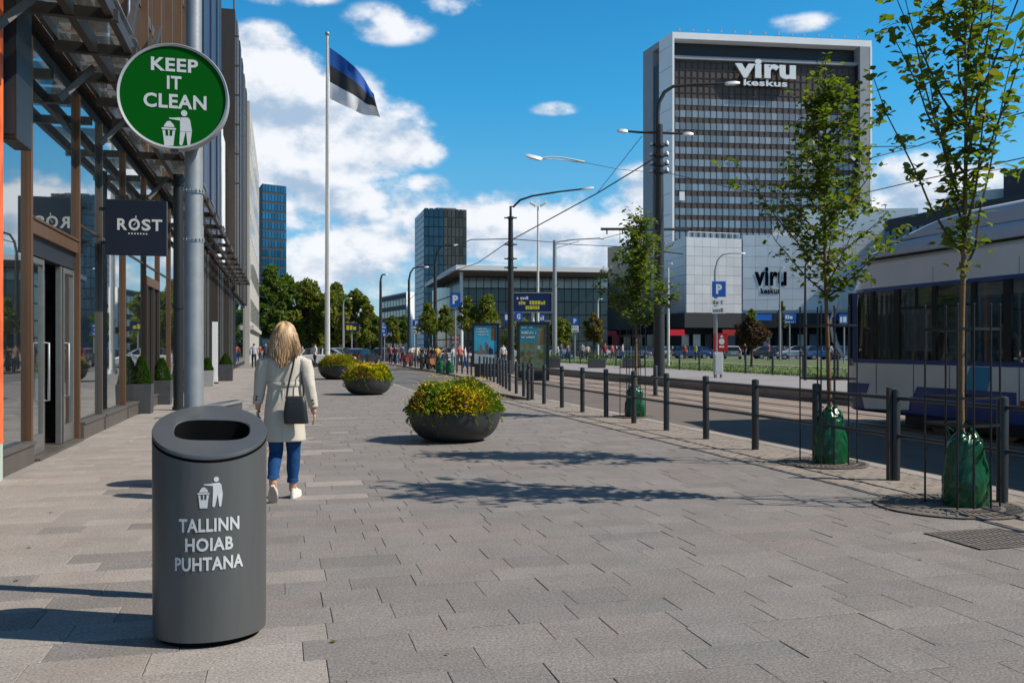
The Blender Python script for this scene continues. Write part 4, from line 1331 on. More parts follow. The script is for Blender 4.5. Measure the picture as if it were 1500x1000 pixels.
# ================================================================== LITTER BIN IN FRONT
def make_bin(name, label, loc, text=True):
    t = thing(name, label, 'litter bin', loc)
    a, bb = 0.284, 0.245
    N = 72
    # top plane slopes down towards the viewer and a little to the right
    def ztop(x, y):
        return 1.068 + 0.45 * y - 0.035 * x

    def ell(s, k, n=N):
        return (a * s * math.cos(2 * PI * k / n), bb * s * math.sin(2 * PI * k / n))

    b = B(); b.lathe([(0.86, 0.0), (0.86, 0.035), (0.80, 0.036)], N, sx=a, sy=bb); b.build('plinth', M['bin_in'], t, smooth=40)
    rings = []
    for s, zf in ((0.955, 0.03), (0.985, 0.032), (0.99, 0.06)):
        rings.append([(*ell(s, k), zf) for k in range(N)])
    for f in (0.3, 0.6, 0.85):
        rings.append([(ell(0.99 + 0.01 * f, k)[0], ell(0.99 + 0.01 * f, k)[1], 0.06 + (ztop(*ell(1, k)) - 0.035 - 0.06) * f) for k in range(N)])
    rings.append([(*ell(1.0, k), ztop(*ell(1, k)) - 0.035) for k in range(N)])
    b = B(); b.loft(rings, cap=False); b.build('body', M['bin'], t, smooth=40)
    # seam, then the sloping top with its slot
    b = B(); b.loft([[(*ell(0.985, k), ztop(*ell(1, k)) - 0.06) for k in range(N)], [(*ell(0.985, k), ztop(*ell(1, k)) - 0.02) for k in range(N)]], cap=False)
    b.build('seam', M['bin_in'], t, smooth=40)

    def slot(k, grow=0.0, dx=0.0, n=N):
        # stadium-shaped opening
        th = 2 * PI * k / n
        L, r = 0.104, 0.088 + grow
        c, s = math.cos(th), math.sin(th)
        e = 0.55
        x = (L + r) * math.copysign(abs(c) ** e, c) * (1 if abs(c) < 2 else 1)
        y = r * 1.18 * math.copysign(abs(s) ** 0.72, s)
        return (x + 0.01, y - 0.0)

    top = []
    for s, dz in ((1.0, -0.020), (1.003, -0.007), (0.995, -0.001), (0.96, 0.0)):
        top.append([(*ell(s, k), ztop(*ell(s, k)) + dz) for k in range(N)])
    for f in (0.5, 1.0):
        ring = []
        for k in range(N):
            e = ell(0.96, k); q = slot(k)
            x, y = e[0] + (q[0] - e[0]) * f, e[1] + (q[1] - e[1]) * f
            ring.append((x, y, ztop(x, y)))
        top.append(ring)
    ring = []
    for k in range(N):
        q = slot(k, -0.004); ring.append((q[0] * 0.99, q[1], ztop(*q) - 0.006))
    top.append(ring)
    ring2 = [(p[0], p[1], p[2] - 0.035) for p in ring]
    b = B(); b.loft(top, cap=False); b.build('top_rim', M['bin_rim'], t, smooth=35)
    b = B(); b.loft([[(p[0] * .985, p[1] * .985, p[2] + .002) for p in ring], ring2, [(p[0] * 1.1, p[1] * 1.1, 0.72) for p in ring2]], cap=False); b.add([(p[0] * 1.1, p[1] * 1.1, 0.72) for p in ring2], [tuple(range(N))]); b.build('liner', M['bin_in'], t, smooth=40)
    rr = random.Random(2); b = B()
    for k in range(9):
        x, y = rr.uniform(-0.13, 0.13), rr.uniform(-0.05, 0.06)
        b.obox((x, y, 0.76 + rr.uniform(0, .05)), (0.05, 0.03, 0.02), Matrix.Rotation(rr.uniform(0, 3), 3, 'Z') @ Matrix.Rotation(rr.uniform(-.6, .6), 3, 'X'))
    b.build('rubbish', M['bin'], t)
    if text:
        def fn(u, v):
            th = -PI / 2 + u / 0.30
            # march round the oval; u is measured along its front
            x = a * 1.0045 * math.sin(u / 0.30); c = math.sqrt(max(0, 1 - (x / (a * 1.0045)) ** 2))
            return (x, -bb * 1.0085 * c, v)
        for w, wd, z in (('TALLINN', 0.325, 0.586), ('HOIAB', 0.252, 0.490), ('PUHTANA', 0.372, 0.394)):
            b = B(); put_text(b, w, lambda u, v: fn(u + 0.014, v), wd * .97, 0.067, z - .004, 0.030); b.build('lettering', M['white_print'], t)
        b = B(); litter_figure(b, lambda u, v: fn(0.012 + u, 0.70 + v), 0.155); b.build('litter_mark', M['white_print'], t)
    return t


X, Y, z = gp(308, 928)
make_bin('litter_bin', 'dark grey oval litter bin with TALLINN HOIAB PUHTANA lettering in the foreground', (X, Y, 0))
# the second bin just behind it
z2 = 9.6
X2, Y2 = at(309, z2)
t = thing('litter_bin', 'second grey bin hidden behind the lettered bin with only its top edge showing', 'litter bin', (X2, Y2, 0))
N = 48
b = B(); a2, b2 = 0.325, 0.25
zt = lambda x, y: 0.835 + 0.16 * x + 0.06 * y
b.loft([[(a2 * math.cos(2 * PI * k / N), b2 * math.sin(2 * PI * k / N), 0.03) for k in range(N)], [(a2 * math.cos(2 * PI * k / N), b2 * math.sin(2 * PI * k / N), zt(a2 * math.cos(2 * PI * k / N), 0)) for k in range(N)]], cap=True)
b.build('body', M['bin'], t, smooth=40)
b = B(); rings = []
for s, dz in ((1.0, 0.001), (1.05, 0.01), (1.05, 0.035), (0.92, 0.04), (0.9, 0.002)):
    rings.append([(a2 * s * math.cos(2 * PI * k / N), b2 * s * math.sin(2 * PI * k / N), zt(a2 * s * math.cos(2 * PI * k / N), 0) + dz) for k in range(N)])
b.loft(rings, cap=False); b.build('top_rim', M['steel'], t, smooth=40)

# ================================================================== SIGN POLE
zP = 5.3
XP, YP = at(284, zP)
t = thing('sign_pole', 'grey galvanised steel pole carrying the round green sign behind the bin', 'pole', (XP, YP, 0))
b = B(); b.tube([(0, 0, 0), (0, 0, 2.22)], 0.0560, 24); b.tube([(0, 0, 2.16), (0, 0, 2.78)], 0.0525, 24); b.tube([(0, 0, 2.781), (0.002, 0, 4.9)], 0.0445, 24); b.build('shaft', M['steel'], t, smooth=50)
for zz in (2.12, 2.41):
    b = B(); b.tube([(0, 0, zz), (0, 0, zz + 0.028)], 0.0595, 24)
    for k in range(7):
        an = -2.6 + k * 0.35; b.obox((0.061 * math.cos(an), 0.061 * math.sin(an), zz + 0.016), (0.011, 0.011, 0.010), Matrix.Rotation(an, 3, 'Z'))
    b.build('clamp_band', M['steel'], t, smooth=40)
b = B(); b.box(-0.035, 0.035, -0.058, -0.048, 0.45, 0.62); b.build('hatch', M['steel'], t, bevel=0.004)
b = B(); b.tube([(0, 0, 0), (0, 0, 0.02)], 0.10, 20); b.build('base_flange', M['steel'], t, smooth=40)
zS = 5.10
XS, YS = at(254.5, zS)
t = thing('round_sign', 'round green KEEP IT CLEAN sign with a pale rim on the grey pole', 'sign', (XS, YS, hh(142.5, zS)))
RS = 0.388
t.scale = (0.7822, 0.7822, 0.7822)
b = B(); rings = []
for r, y in ((RS * 0.94, 0.012), (RS * 0.945, -0.026), (RS * 0.985, -0.032), (RS, -0.022), (RS, 0.075), (RS * 0.96, 0.082)):
    rings.append([(r * math.cos(2 * PI * k / 72), y, r * math.sin(2 * PI * k / 72)) for k in range(72)])
b.loft(rings, cap=False); b.add(rings[-1], [tuple(range(72))]); b.build('rim', M['sign_ring'], t, smooth=35, fix=True)
b = B(); b.add([(RS * 0.945 * math.cos(2 * PI * k / 72), -0.016, RS * 0.945 * math.sin(2 * PI * k / 72)) for k in range(72)], [tuple(range(72))]); b.build('face', M['sign_green'], t)
fn = lambda u, v: (u, -0.0185, v)
for w, wd, h, zz, cx in (('KEEP', 0.325, 0.098, 0.182, 0.008), ('IT', 0.100, 0.098, 0.052, 0.005), ('CLEAN', 0.435, 0.106, -0.088, 0.012)):
    b = B(); put_text(b, w, fn, wd, h, zz, 0.028, cx=cx); b.build('lettering', M['white_print'], t)
b = B(); litter_figure(b, lambda u, v: fn(0.012 + u * 0.96, -0.362 + v), 0.268); b.build('litter_mark', M['white_print'], t)
b = B(); b.box(0.03, 0.27, 0.084, 0.13, 0.16, 0.20); b.box(0.03, 0.27, 0.084, 0.13, -0.22, -0.18); b.build('bracket', M['steel'], t)
b = B(); b.box(-0.02, 0.03, -0.03, 0.03, -RS - 0.02, -RS + 0.002); b.build('drain_lug', M['black_metal'], t)

# ================================================================== FLOWER BOWLS
def flower_bowl(px, pyb, wpx, label, seed, hfac, mix, lean=0.0):
    X, Y, z = gp(px, pyb)
    r = wpx / 2 / FPX * z
    Y += 0.2 * r
    t = thing('flower_bowl', label, 'planter', (X, Y, 0), 0, 'round flower bowls down the middle of the pavement')
    hb = r * 0.66
    prof = [(r * 0.40, 0.0), (r * 0.42, 0.012)]
    for k in range(9):
        a = (k / 8) * PI / 2
        prof.append((r * (0.42 + 0.58 * math.sin(a) ** 0.85), 0.012 + (hb - 0.03) * (1 - math.cos(a)) ** 1.0))
    prof += [(r * 1.012, hb - 0.012), (r * 1.012, hb), (r * 0.95, hb), (r * 0.94, hb - 0.09)]
    b = B(); b.lathe(prof, 56); b.build('bowl', M['bowl'], t, smooth=40)
    b = B(); b.add([(r * 0.945 * math.cos(2 * PI * k / 40), r * 0.945 * math.sin(2 * PI * k / 40), hb - 0.07) for k in range(40)], [tuple(range(40))]); b.build('soil', M['soil'], t)
    rr = random.Random(seed)
    hp = r * hfac
    lf = B(); lr = B(); fl = B(); fo = B(); st = B()

    def top(x, y):
        q = min(1, math.hypot(x, y) / (r * 0.98))
        n = mnoise.noise(Vector((x * 2.6 + seed, y * 2.6, 0.3))) * 0.34 + mnoise.noise(Vector((x * 7 + seed, y * 7, 1.3))) * 0.12
        return hb + hp * (1 - q ** 4.5) * (0.92 + n) + lean * x

    def leaf(bb, p, d, L, w):
        d = d.normalized()
        sd = d.cross(Vector((rr.uniform(-1, 1), rr.uniform(-1, 1), rr.uniform(-.3, 1)))).normalized()
        up = sd.cross(d) * L * 0.10
        bb.add([p, p + d * L * 0.5 + sd * w * 0.5 + up, p + d * L - up, p + d * L * 0.5 - sd * w * 0.5 + up], [(0, 1, 2), (0, 2, 3)])

    n = 9500
    for i in range(n):
        a = rr.uniform(0, 2 * PI); q = math.sqrt(rr.random()) * 0.985
        x, y = q * r * math.cos(a), q * r * math.sin(a)
        zt_ = top(x, y)
        v = 1 - rr.random() ** 2.2 * 0.75
        zz = hb - 0.05 + (zt_ - hb + 0.05) * v
        out = Vector((math.cos(a) * (0.3 + q), math.sin(a) * (0.3 + q), rr.uniform(-0.2, 1.4)))
        sz = rr.uniform(0.028, 0.062) * (r / 0.7)
        red = mnoise.noise(Vector((x * 2.1 + seed * 2, y * 2.1, 5))) > 0.16 and v > 0.7
        leaf(lr if red and rr.random() < 0.75 else lf, Vector((x, y, zz)), out, sz * rr.uniform(0.9, 1.6), sz * 0.6)
    # trailing stems over the rim
    for i in range(30):
        a = rr.uniform(0, 2 * PI); L = rr.uniform(0.04, 0.30) * r / 0.7 * (1.5 if rr.random() < .2 else 0.8)
        for k in range(int(L / 0.02) + 3):
            zz = hb + 0.05 - k * 0.02
            q = r * (1.03 + 0.04 * math.sin(k * 0.7)) - max(0, hb - zz) * 0.25
            p = Vector((q * math.cos(a + 0.01 * k), q * math.sin(a + 0.01 * k), zz))
            leaf(lf, p, Vector((math.cos(a) + rr.uniform(-.5, .5), math.sin(a) + rr.uniform(-.5, .5), rr.uniform(-.9, .2))), rr.uniform(0.03, 0.055), 0.03)
    # grassy stems and blossoms
    for i in range(420):
        a = rr.uniform(0, 2 * PI); q = math.sqrt(rr.random()) * 0.97
        x, y = q * r * math.cos(a), q * r * math.sin(a)
        z0 = top(x, y) - 0.05; h = rr.uniform(0.05, 0.20) * (r / 0.7) * (1 if rr.random() < .4 else 0.6)
        dx, dy = rr.uniform(-.08, .08) + 0.1 * math.cos(a), rr.uniform(-.08, .08) + 0.1 * math.sin(a)
        st.add([(x - .003, y, z0), (x + .003, y, z0), (x + dx, y + dy, z0 + h)], [(0, 1, 2)])
        bb = fo if rr.random() < mix else fl
        tipn = rr.choice((2, 3, 4))
        for k in range(tipn):
            p = Vector((x + dx * (1 - k * .12) + rr.uniform(-.012, .012), y + dy, z0 + h - k * 0.016))
            leaf(bb, p, Vector((rr.uniform(-1, 1), rr.uniform(-1, 1), rr.uniform(-.2, 1))), rr.uniform(.015, .028), .016)
    for i in range(int(3000 if mix < .3 else 1500)):
        a = rr.uniform(0, 2 * PI); q = math.sqrt(rr.random())
        x, y = q * r * math.cos(a), q * r * math.sin(a)
        if mnoise.noise(Vector((x * 2.4 + seed * 3, y * 2.4, 9))) < -0.05 + 0.25 * mix:
            continue
        zz = top(x, y) - rr.random() ** 2 * 0.08 + 0.015
        bb = fo if rr.random() < mix * 0.5 else fl
        for k in range(3):
            leaf(bb, Vector((x, y, zz)) + Vector((rr.uniform(-.015, .015), rr.uniform(-.015, .015), rr.uniform(-.01, .01))), Vector((math.cos(a) + rr.uniform(-1, 1), math.sin(a) + rr.uniform(-1, 1), rr.uniform(0, 1.2))), rr.uniform(.028, .048), .032)
    lf.build('foliage', M['leaf_bowl'], t, kind='stuff'); lr.build('red_foliage', M['leaf_red'], t, kind='stuff')
    st.build('stems', M['leaf_red'], t, kind='stuff'); fl.build('blossoms', M['flower'], t, kind='stuff')
    if fo.v:
        fo.build('orange_blossoms', M['flower_o'], t, kind='stuff')
    return t


flower_bowl(668.5, 646, 137, 'nearest round dark bowl of bronze and yellow flowers, alone right of the woman', 11, 0.58, 0.40)
flower_bowl(539.5, 578, 70, 'middle round dark bowl with bright yellow flowers in front of the flagpole', 23, 0.62, 0.12, 0.0)
flower_bowl(497, 555.5, 60, 'farthest round dark bowl of orange and yellow flowers by the flagpole foot', 37, 0.5, 0.5)

# ================================================================== YOUNG STREET TREES, GUARDS AND WATER BAGS
LEAFM = B().add([(0, 0, 0), (0.30, 0.18, 0.05), (0.42, 0.5, 0.06), (0.2, 0.72, 0.03), (0, 1.05, -0.10), (-0.2, 0.72, 0.03), (-0.42, 0.5, 0.06), (-0.30, 0.18, 0.05), (0, 0.5, -0.02)],
                [(0, 1, 8), (1, 2, 8), (2, 3, 8), (3, 4, 8), (4, 5, 8), (5, 6, 8), (6, 7, 8), (7, 0, 8)])


def young_tree(loc, H, crown0, spread, nleaf, lsize, label, seed, trunk_r=0.028, shape='cone', lean=(0, 0), own=0, nb=20, cat='tree', mats=None, gaps=0.0, group='young street trees along the kerb', bark=True):
    t = thing('young_tree', label, 'tree', loc, 0, group)
    rr = random.Random(seed)
    trunk = []; rad = []
    ph = rr.uniform(0, 6)
    for k in range(15):
        f = k / 14
        trunk.append(Vector((lean[0] * f + 0.025 * math.sin(f * 7 + ph) * (f > 0), lean[1] * f + 0.02 * math.cos(f * 6 + ph) * (f > 0), H * 0.97 * f)))
        rad.append(trunk_r * (1 - f) ** 0.8 + 0.004)
    B().tube(trunk, rad, 10).build('trunk', M['bark'] if bark else M['bark_dark'], t, smooth=60)

    def tp(z):
        f = max(0, min(0.9999, z / (H * 0.97))) * 14
        i = int(f); return trunk[i].lerp(trunk[i + 1], f - i)
    tw_ = B(); spots = []
    for k in range(nb):
        f = (k + rr.uniform(-.3, .3)) / nb; f = max(0, min(0.97, f))
        z0 = crown0 + (H - crown0) * f * 0.86 - 0.05
        if shape == 'cone':
            ln = spread * (1.0 - f) ** 1.25 * rr.uniform(0.7, 1.3) + 0.12
            if f < 0.12:
                ln *= 0.85
            rise = rr.uniform(0.55, 1.15)
        else:                                     # vase: long steep shoots
            ln = spread * rr.uniform(0.75, 1.1) * (1 - f * 0.45)
            rise = rr.uniform(1.9, 3.0)
        a = k * 2.4 + rr.uniform(-.5, .5)
        p = tp(z0); pts_ = [p]
        nseg = 6
        for s in range(1, nseg + 1):
            q = s / nseg
            pts_.append(p + Vector((math.cos(a) * ln * q, math.sin(a) * ln * q, rise * ln * (q ** 1.25))) + Vector((rr.uniform(-.02, .02), rr.uniform(-.02, .02), 0)))
        zmax = H * 1.02
        pts_ = [v if v.z < zmax else Vector((v.x, v.y, zmax - rr.uniform(0, .15))) for v in pts_]
        tw_.tube(pts_, [0.011 * (1 - s / (nseg + 1)) + 0.0025 for s in range(nseg + 1)], 5)
        for s in range(1, nseg + 1):
            spots.append((pts_[s], pts_[s] - pts_[s - 1], s / nseg))
            if rr.random() < 0.75:                # side twig
                d = Vector((rr.uniform(-1, 1), rr.uniform(-1, 1), rr.uniform(-.1, .8))).normalized() * rr.uniform(.10, .26) * (spread / 0.7)
                e = pts_[s] + d
                tw_.tube([pts_[s], pts_[s] + d * .5 + Vector((0, 0, .02)), e], [.004, .003, .0015], 4)
                spots.append((e, d, 1.0)); spots.append((pts_[s] + d * .5, d, 0.8))
    zz = crown0
    while zz < H:
        spots.append((tp(zz), Vector((rr.uniform(-.5, .5), rr.uniform(-.5, .5), 1)), .5)); zz += (H - crown0) / 13
    spots.append((trunk[-1], Vector((0, 0, 1)), 1.0))
    tw_.build('branch', M['twig'], t, smooth=60)
    ma, mb = mats or (M['leaf_tree'], M['leaf_yel'])
    lme = B(); lme.v = list(LEAFM.v); lme.f = list(LEAFM.f); lme.m = list(LEAFM.m)
    shared = [lme.mesh('leaf', ma, 60), lme.mesh('leaf', mb, 60)]
    ja, jb_ = B(), B()
    per = max(1, nleaf // len(spots)); made = 0
    for (p, d, q) in spots:
        if rr.random() < gaps:
            continue
        fz = (p.z - crown0) / (H - crown0)
        nn = max(1, int(per * rr.uniform(0.3, 1.7) * (1.35 - 0.8 * fz)))
        for i in range(nn):
            o_ = Vector((rr.gauss(0, 1), rr.gauss(0, 1), rr.gauss(0, .8))) * lsize * 0.62
            out = (d.normalized() * 0.35 + Vector((rr.uniform(-1, 1), rr.uniform(-1, 1), rr.uniform(-.75, .35)))).normalized()
            nrm = (Vector((rr.uniform(-.7, .7), rr.uniform(-.7, .7), 1))).normalized()
            x_ = out.cross(nrm).normalized(); z_ = x_.cross(out).normalized()
            s = lsize * rr.uniform(0.65, 1.2)
            rot = Matrix((x_, out, z_)).transposed()
            yel = rr.random() < 0.14
            if made < own:
                o = link('leaf', shared[1 if yel else 0], t)
                o.matrix_local = Matrix.Translation(p + o_) @ rot.to_4x4() @ Matrix.Scale(s, 4)
            else:
                (jb_ if yel else ja).add([p + o_ + rot @ (Vector(v) * s) for v in LEAFM.v], LEAFM.f)
            made += 1
    if ja.v:
        ja.build('leaves', ma, t, kind='stuff', smooth=60)
    if jb_.v:
        jb_.build('yellow_leaves', mb, t, kind='stuff', smooth=60)
    return t


def tree_guard(loc, w, h, label, seed=0):
    t = thing('tree_guard', label, 'tree guard', loc, 0, 'black metal guards round the young trees')
    h2 = w / 2
    spots = [(-h2, -h2 * .8), (-h2 * 0.42, -h2), (h2 * 0.38, -h2), (h2, -h2 * .8), (h2, h2), (0.0, h2), (-h2, h2)]
    for (x, y) in spots:
        b = B(); b.tube([(x, y, 0), (x, y, h)], 0.0095, 8); b.lathe([(0.0095, h), (0.013, h + .004), (0.010, h + .016), (0.001, h + .02)], 8, (x, y, 0)); b.build('upright', M['black_metal'], t, smooth=50)
    for zz in (h * 0.885, h * 0.545, h * 0.41):
        b = B()
        for i in range(len(spots)):
            p, q = spots[i], spots[(i + 1) % len(spots)]
            b.bar((*p, zz), (*q, zz), 0.007, 0.026)
        b.build('band', M['black_metal'], t)
    return t


def water_bag(loc, wb, wt, h, label, seed):
    t = thing('watering_bag', label, 'watering bag', loc, 0, 'green watering bags round the trunks')
    n, m_ = 56, 34
    rings = []
    rr = random.Random(seed)
    slots_ = [(rr.uniform(0, 2 * PI), rr.uniform(0, 1), rr.uniform(.25, .6), rr.uniform(-4, 4)) for _ in range(16)]
    for j in range(m_ + 1):
        v = j / m_
        base = wb / 2 * (1 - v) + wt / 2 * v
        base *= 1 + 0.10 * math.sin(min(1, v * 1.6) * PI)
        if v > 0.86:
            base *= 1 - 0.5 * (v - 0.86) / 0.14
        ring = []
        for k in range(n):
            a = 2 * PI * k / n
            c = Vector((math.cos(a) * 1.6, math.sin(a) * 1.6, v * 2.6 + seed))
            d = 0.55 * abs(mnoise.noise(c * 1.3)) + 0.30 * abs(mnoise.noise(c * 2.9)) - 0.2
            for (sa, sv, w_, tw_) in slots_:      # long diagonal creases
                da = math.atan2(math.sin(a - sa - tw_ * (v - sv) * .35), math.cos(a - sa - tw_ * (v - sv) * .35))
                d -= 0.20 * math.exp(-(da / 0.10) ** 2 - ((v - sv) / w_) ** 2)
            r_ = base * (1 + d * 0.34)
            zz = h * v + (0.03 * math.sin(3 * a + seed) * h if v > .8 else 0) + mnoise.noise(c * 2) * 0.02
            ring.append((r_ * math.cos(a), r_ * math.sin(a) * 0.85, max(0.004, zz)))
        rings.append(ring)
    b = B(); b.loft(rings, cap=False)
    b.build('bag', M['bag_green'], t, smooth=70)
    b = B()
    for a in (0.4, 2.3, 4.4):
        r_ = wt * 0.42
        b.tube([(r_ * math.cos(a), r_ * math.sin(a), h * .93), (r_ * 1.1 * math.cos(a), r_ * 1.1 * math.sin(a), h * 1.05), (r_ * .7 * math.cos(a), r_ * .7 * math.sin(a), h * 1.0)], 0.011, 6)
    b.build('tie', M['bag_green'], t, smooth=50)
    return t


def tree_grate(loc, r0, r1, label):
    t = thing('tree_grate', label, 'tree grate', loc, 0, 'round iron tree grates')
    b = B(); n = 48
    prof = [(r1, 0.002), (r1, 0.010), (r1 * .93, 0.010), (r1 * .93, 0.002)]
    b.lathe(prof, n); b.lathe([(r0, .002), (r0, .012), (r0 * 1.12, .012), (r0 * 1.12, .002)], n)
    mid = (r0 * 1.12 + r1 * .93) / 2
    b.lathe([(mid - .02, .002), (mid - .02, .010), (mid + .02, .010), (mid + .02, .002)], n)
    b.build('ring', M['iron'], t, smooth=40)
    sl = B()
    for k in range(44):
        a = 2 * PI * k / 44
        c_, s_ = math.cos(a), math.sin(a)
        for ra, rb in ((r0 * 1.13, mid - .021), (mid + .021, r1 * .929)):
            sl.bar((ra * c_, ra * s_, .0055), (rb * c_, rb * s_, .0055), 0.021, 0.008)
    sl.build('slat', M['iron'], t, kind='stuff')
    b = B(); b.add([(r1 * .94 * math.cos(2 * PI * k / n), r1 * .94 * math.sin(2 * PI * k / n), 0.0018) for k in range(n)], [tuple(range(n))]); b.build('pit', M['joint'], t)
    return t


T1 = gp(1420, 742); T2 = gp(1219, 679); T3 = gp(930, 611)
young_tree((T1[0], T1[1] + .08, 0), 5.25, 2.22, 0.80, 2500, 0.098, 'nearest young tree with long bare shoots, at the right edge of the photo', 5, 0.030, 'vase', (0.02, 0), own=300, nb=17)
young_tree((T2[0], T2[1] + .08, 0), 5.38, 2.15, 1.0, 3900, 0.086, 'second young tree, tall and narrow in front of the brown tower', 8, 0.030, 'cone', (-0.06, 0), nb=30)
young_tree((T3[0], T3[1] + .08, 0), 4.62, 1.95, 0.80, 3400, 0.096, 'third young tree, dense crown beside the thick tram pole', 21, 0.034, 'cone', (0.16, 0), nb=26)
tree_guard((T1[0] - 0.01, T1[1] + .06, 0), 0.47, 1.88, 'black guard of thin rods round the nearest young tree')
tree_guard((T2[0] + 0.0, T2[1] + .06, 0), 0.52, 2.0, 'black guard of thin rods round the second young tree')
tree_guard((T3[0] - 0.02, T3[1] + .06, 0), 0.42, 1.95, 'black guard of thin rods round the third young tree')
water_bag((T1[0] + 0.01, T1[1] + .06, 0), 0.42, 0.33, 0.70, 'nearest crumpled green watering bag, round the right-hand tree', 3)
water_bag((T2[0] + 0.02, T2[1] + .06, 0), 0.46, 0.30, 0.71, 'crumpled green watering bag round the second tree, left of the tram', 9)
water_bag((T3[0] + 0.02, T3[1] + .06, 0), 0.42, 0.34, 0.66, 'small far green watering bag behind the railing at the third tree', 14)
tree_grate((T1[0] - .18, T1[1] + .06, 0.006), 0.26, 0.66, 'round iron grate in the paving around the nearest tree')
tree_grate((T2[0] - .1, T2[1] + .06, 0.006), 0.28, 0.56, 'round iron grate in the paving around the second tree')
tree_grate((T3[0], T3[1] + .1, 0.006), 0.25, 0.45, 'small iron grate around the third tree by the kerb')
XG, YG, _ = gp(1450, 789)
t = thing('drain_cover', 'square iron cover set in the paving near the right edge of the photo', 'drain cover', (XG, YG, 0.004))
b = B()
b.box(-.36, .36, -.30, -.275, 0, .006); b.box(-.36, .36, .275, .30, 0, .006); b.box(-.36, -.335, -.275, .275, 0, .006); b.box(.335, .36, -.275, .275, 0, .006)
b.build('frame', M['iron'], t)
B().add([(-.335, -.275, .001), (.335, -.275, .001), (.335, .275, .001), (-.335, .275, .001)], [(0, 1, 2, 3)]).build('plate', M['iron'], t)
b = B()
for k in range(13):
    for j in range(4):
        y0 = -.26 + j * .135
        b.box(-.32 + k * .05, -.295 + k * .05, y0, y0 + .11, .0012, .005)
b.build('stud', M['iron'], t, kind='stuff')

# ================================================================== THE WALKING WOMAN
def skin_body(name, nodes, edges, mt, parent=None, root=0, sub=2, smooth=True):
    me = bpy.data.meshes.new(name)
    me.from_pydata([n[:3] for n in nodes], edges, [])
    ob = bpy.data.objects.new(name, me); COL.objects.link(ob)
    ob.modifiers.new('skin', 'SKIN')
    if not me.skin_vertices:
        bpy.context.view_layer.objects.active = ob
    lay = me.skin_vertices[0].data if me.skin_vertices else None
    for i, n in enumerate(nodes):
        r = n[3]
        lay[i].radius = (r, r) if not isinstance(r, tuple) else r
        lay[i].use_root = (i == root)
    s = ob.modifiers.new('sub', 'SUBSURF'); s.levels = sub; s.render_levels = sub
    dg = bpy.context.evaluated_depsgraph_get(); dg.update()
    m2 = bpy.data.meshes.new_from_object(ob.evaluated_get(dg))
    bpy.data.objects.remove(ob)
    m2.name = name
    m2.materials.clear()
    for mm in (mt if isinstance(mt, (list, tuple)) else [mt]):
        m2.materials.append(mm)
    m2.polygons.foreach_set('use_smooth', [True] * len(m2.polygons))
    if parent is None:
        return m2
    return link(name, m2, parent)


WX, WY, wz = gp(416.5, 733)
PXM = FPX / wz


def wx(px):
    return (px - 418) / PXM


wom = thing('person', 'woman with long blonde hair in a cream coat walking away beside the bin', 'person', (WX, WY, 0), -TH * 0.55)
# one continuous body: pelvis, spine, head, arms, legs
nodes = [
    (0.0, 0.0, 0.90, 0.10),       # 0 pelvis
    (0.0, 0.02, 1.06, 0.085),       # 1 waist
    (0.0, 0.02, 1.24, 0.09),       # 2 chest
    (0.0, 0.015, 1.36, 0.06),     # 3 upper chest
    (0.0, 0.02, 1.46, 0.048),      # 4 neck
    (0.0, 0.035, 1.53, 0.062),     # 5 head base
    (0.0, 0.035, 1.62, 0.088),     # 6 head
    (0.0, 0.03, 1.69, 0.062),      # 7 crown
    (-0.165, 0.0, 1.35, 0.045),   # 8 L shoulder
    (-0.225, 0.0, 1.13, 0.044),    # 9 L elbow
    (-0.258, 0.05, 0.925, 0.029),  # 10 L wrist
    (0.165, 0.0, 1.35, 0.045),    # 11 R shoulder
    (0.235, -0.02, 1.13, 0.044),   # 12 R elbow
    (0.278, 0.0, 0.885, 0.029),    # 13 R wrist
    (-0.085, 0.0, 0.82, 0.075),    # 14 L hip
    (-0.082, 0.015, 0.48, 0.042),   # 15 L knee
    (-0.083, -0.19, 0.215, 0.040),  # 16 L ankle (trailing, heel up)
    (0.085, 0.02, 0.82, 0.075),    # 17 R hip
    (0.075, 0.10, 0.47, 0.042),    # 18 R knee
    (0.062, 0.13, 0.095, 0.040),   # 19 R ankle
    (-0.080, -0.10, 0.07, 0.034),  # 20 L ball of foot
    (0.066, 0.27, 0.035, 0.034),   # 21 R ball of foot
    (-0.262, 0.062, 0.875, 0.028),  # 22 L palm
    (0.285, 0.012, 0.835, 0.028),  # 23 R palm
    (-0.083, 0.0, 0.65, 0.058), (0.080, 0.06, 0.65, 0.058),   # 24,25 thighs
    (-0.083, -0.07, 0.37, 0.040), (0.070, 0.115, 0.33, 0.040),  # 26,27 calves
]
edges = [(0, 1), (1, 2), (2, 3), (3, 4), (4, 5), (5, 6), (6, 7), (3, 8), (8, 9), (9, 10), (3, 11), (11, 12), (12, 13), (0, 14), (14, 24), (24, 15), (15, 26), (26, 16), (0, 17), (17, 25), (25, 18), (18, 27), (27, 19), (16, 20), (19, 21), (10, 22), (13, 23)]
skin_body('body', nodes, edges, M['skin'], wom, 0)


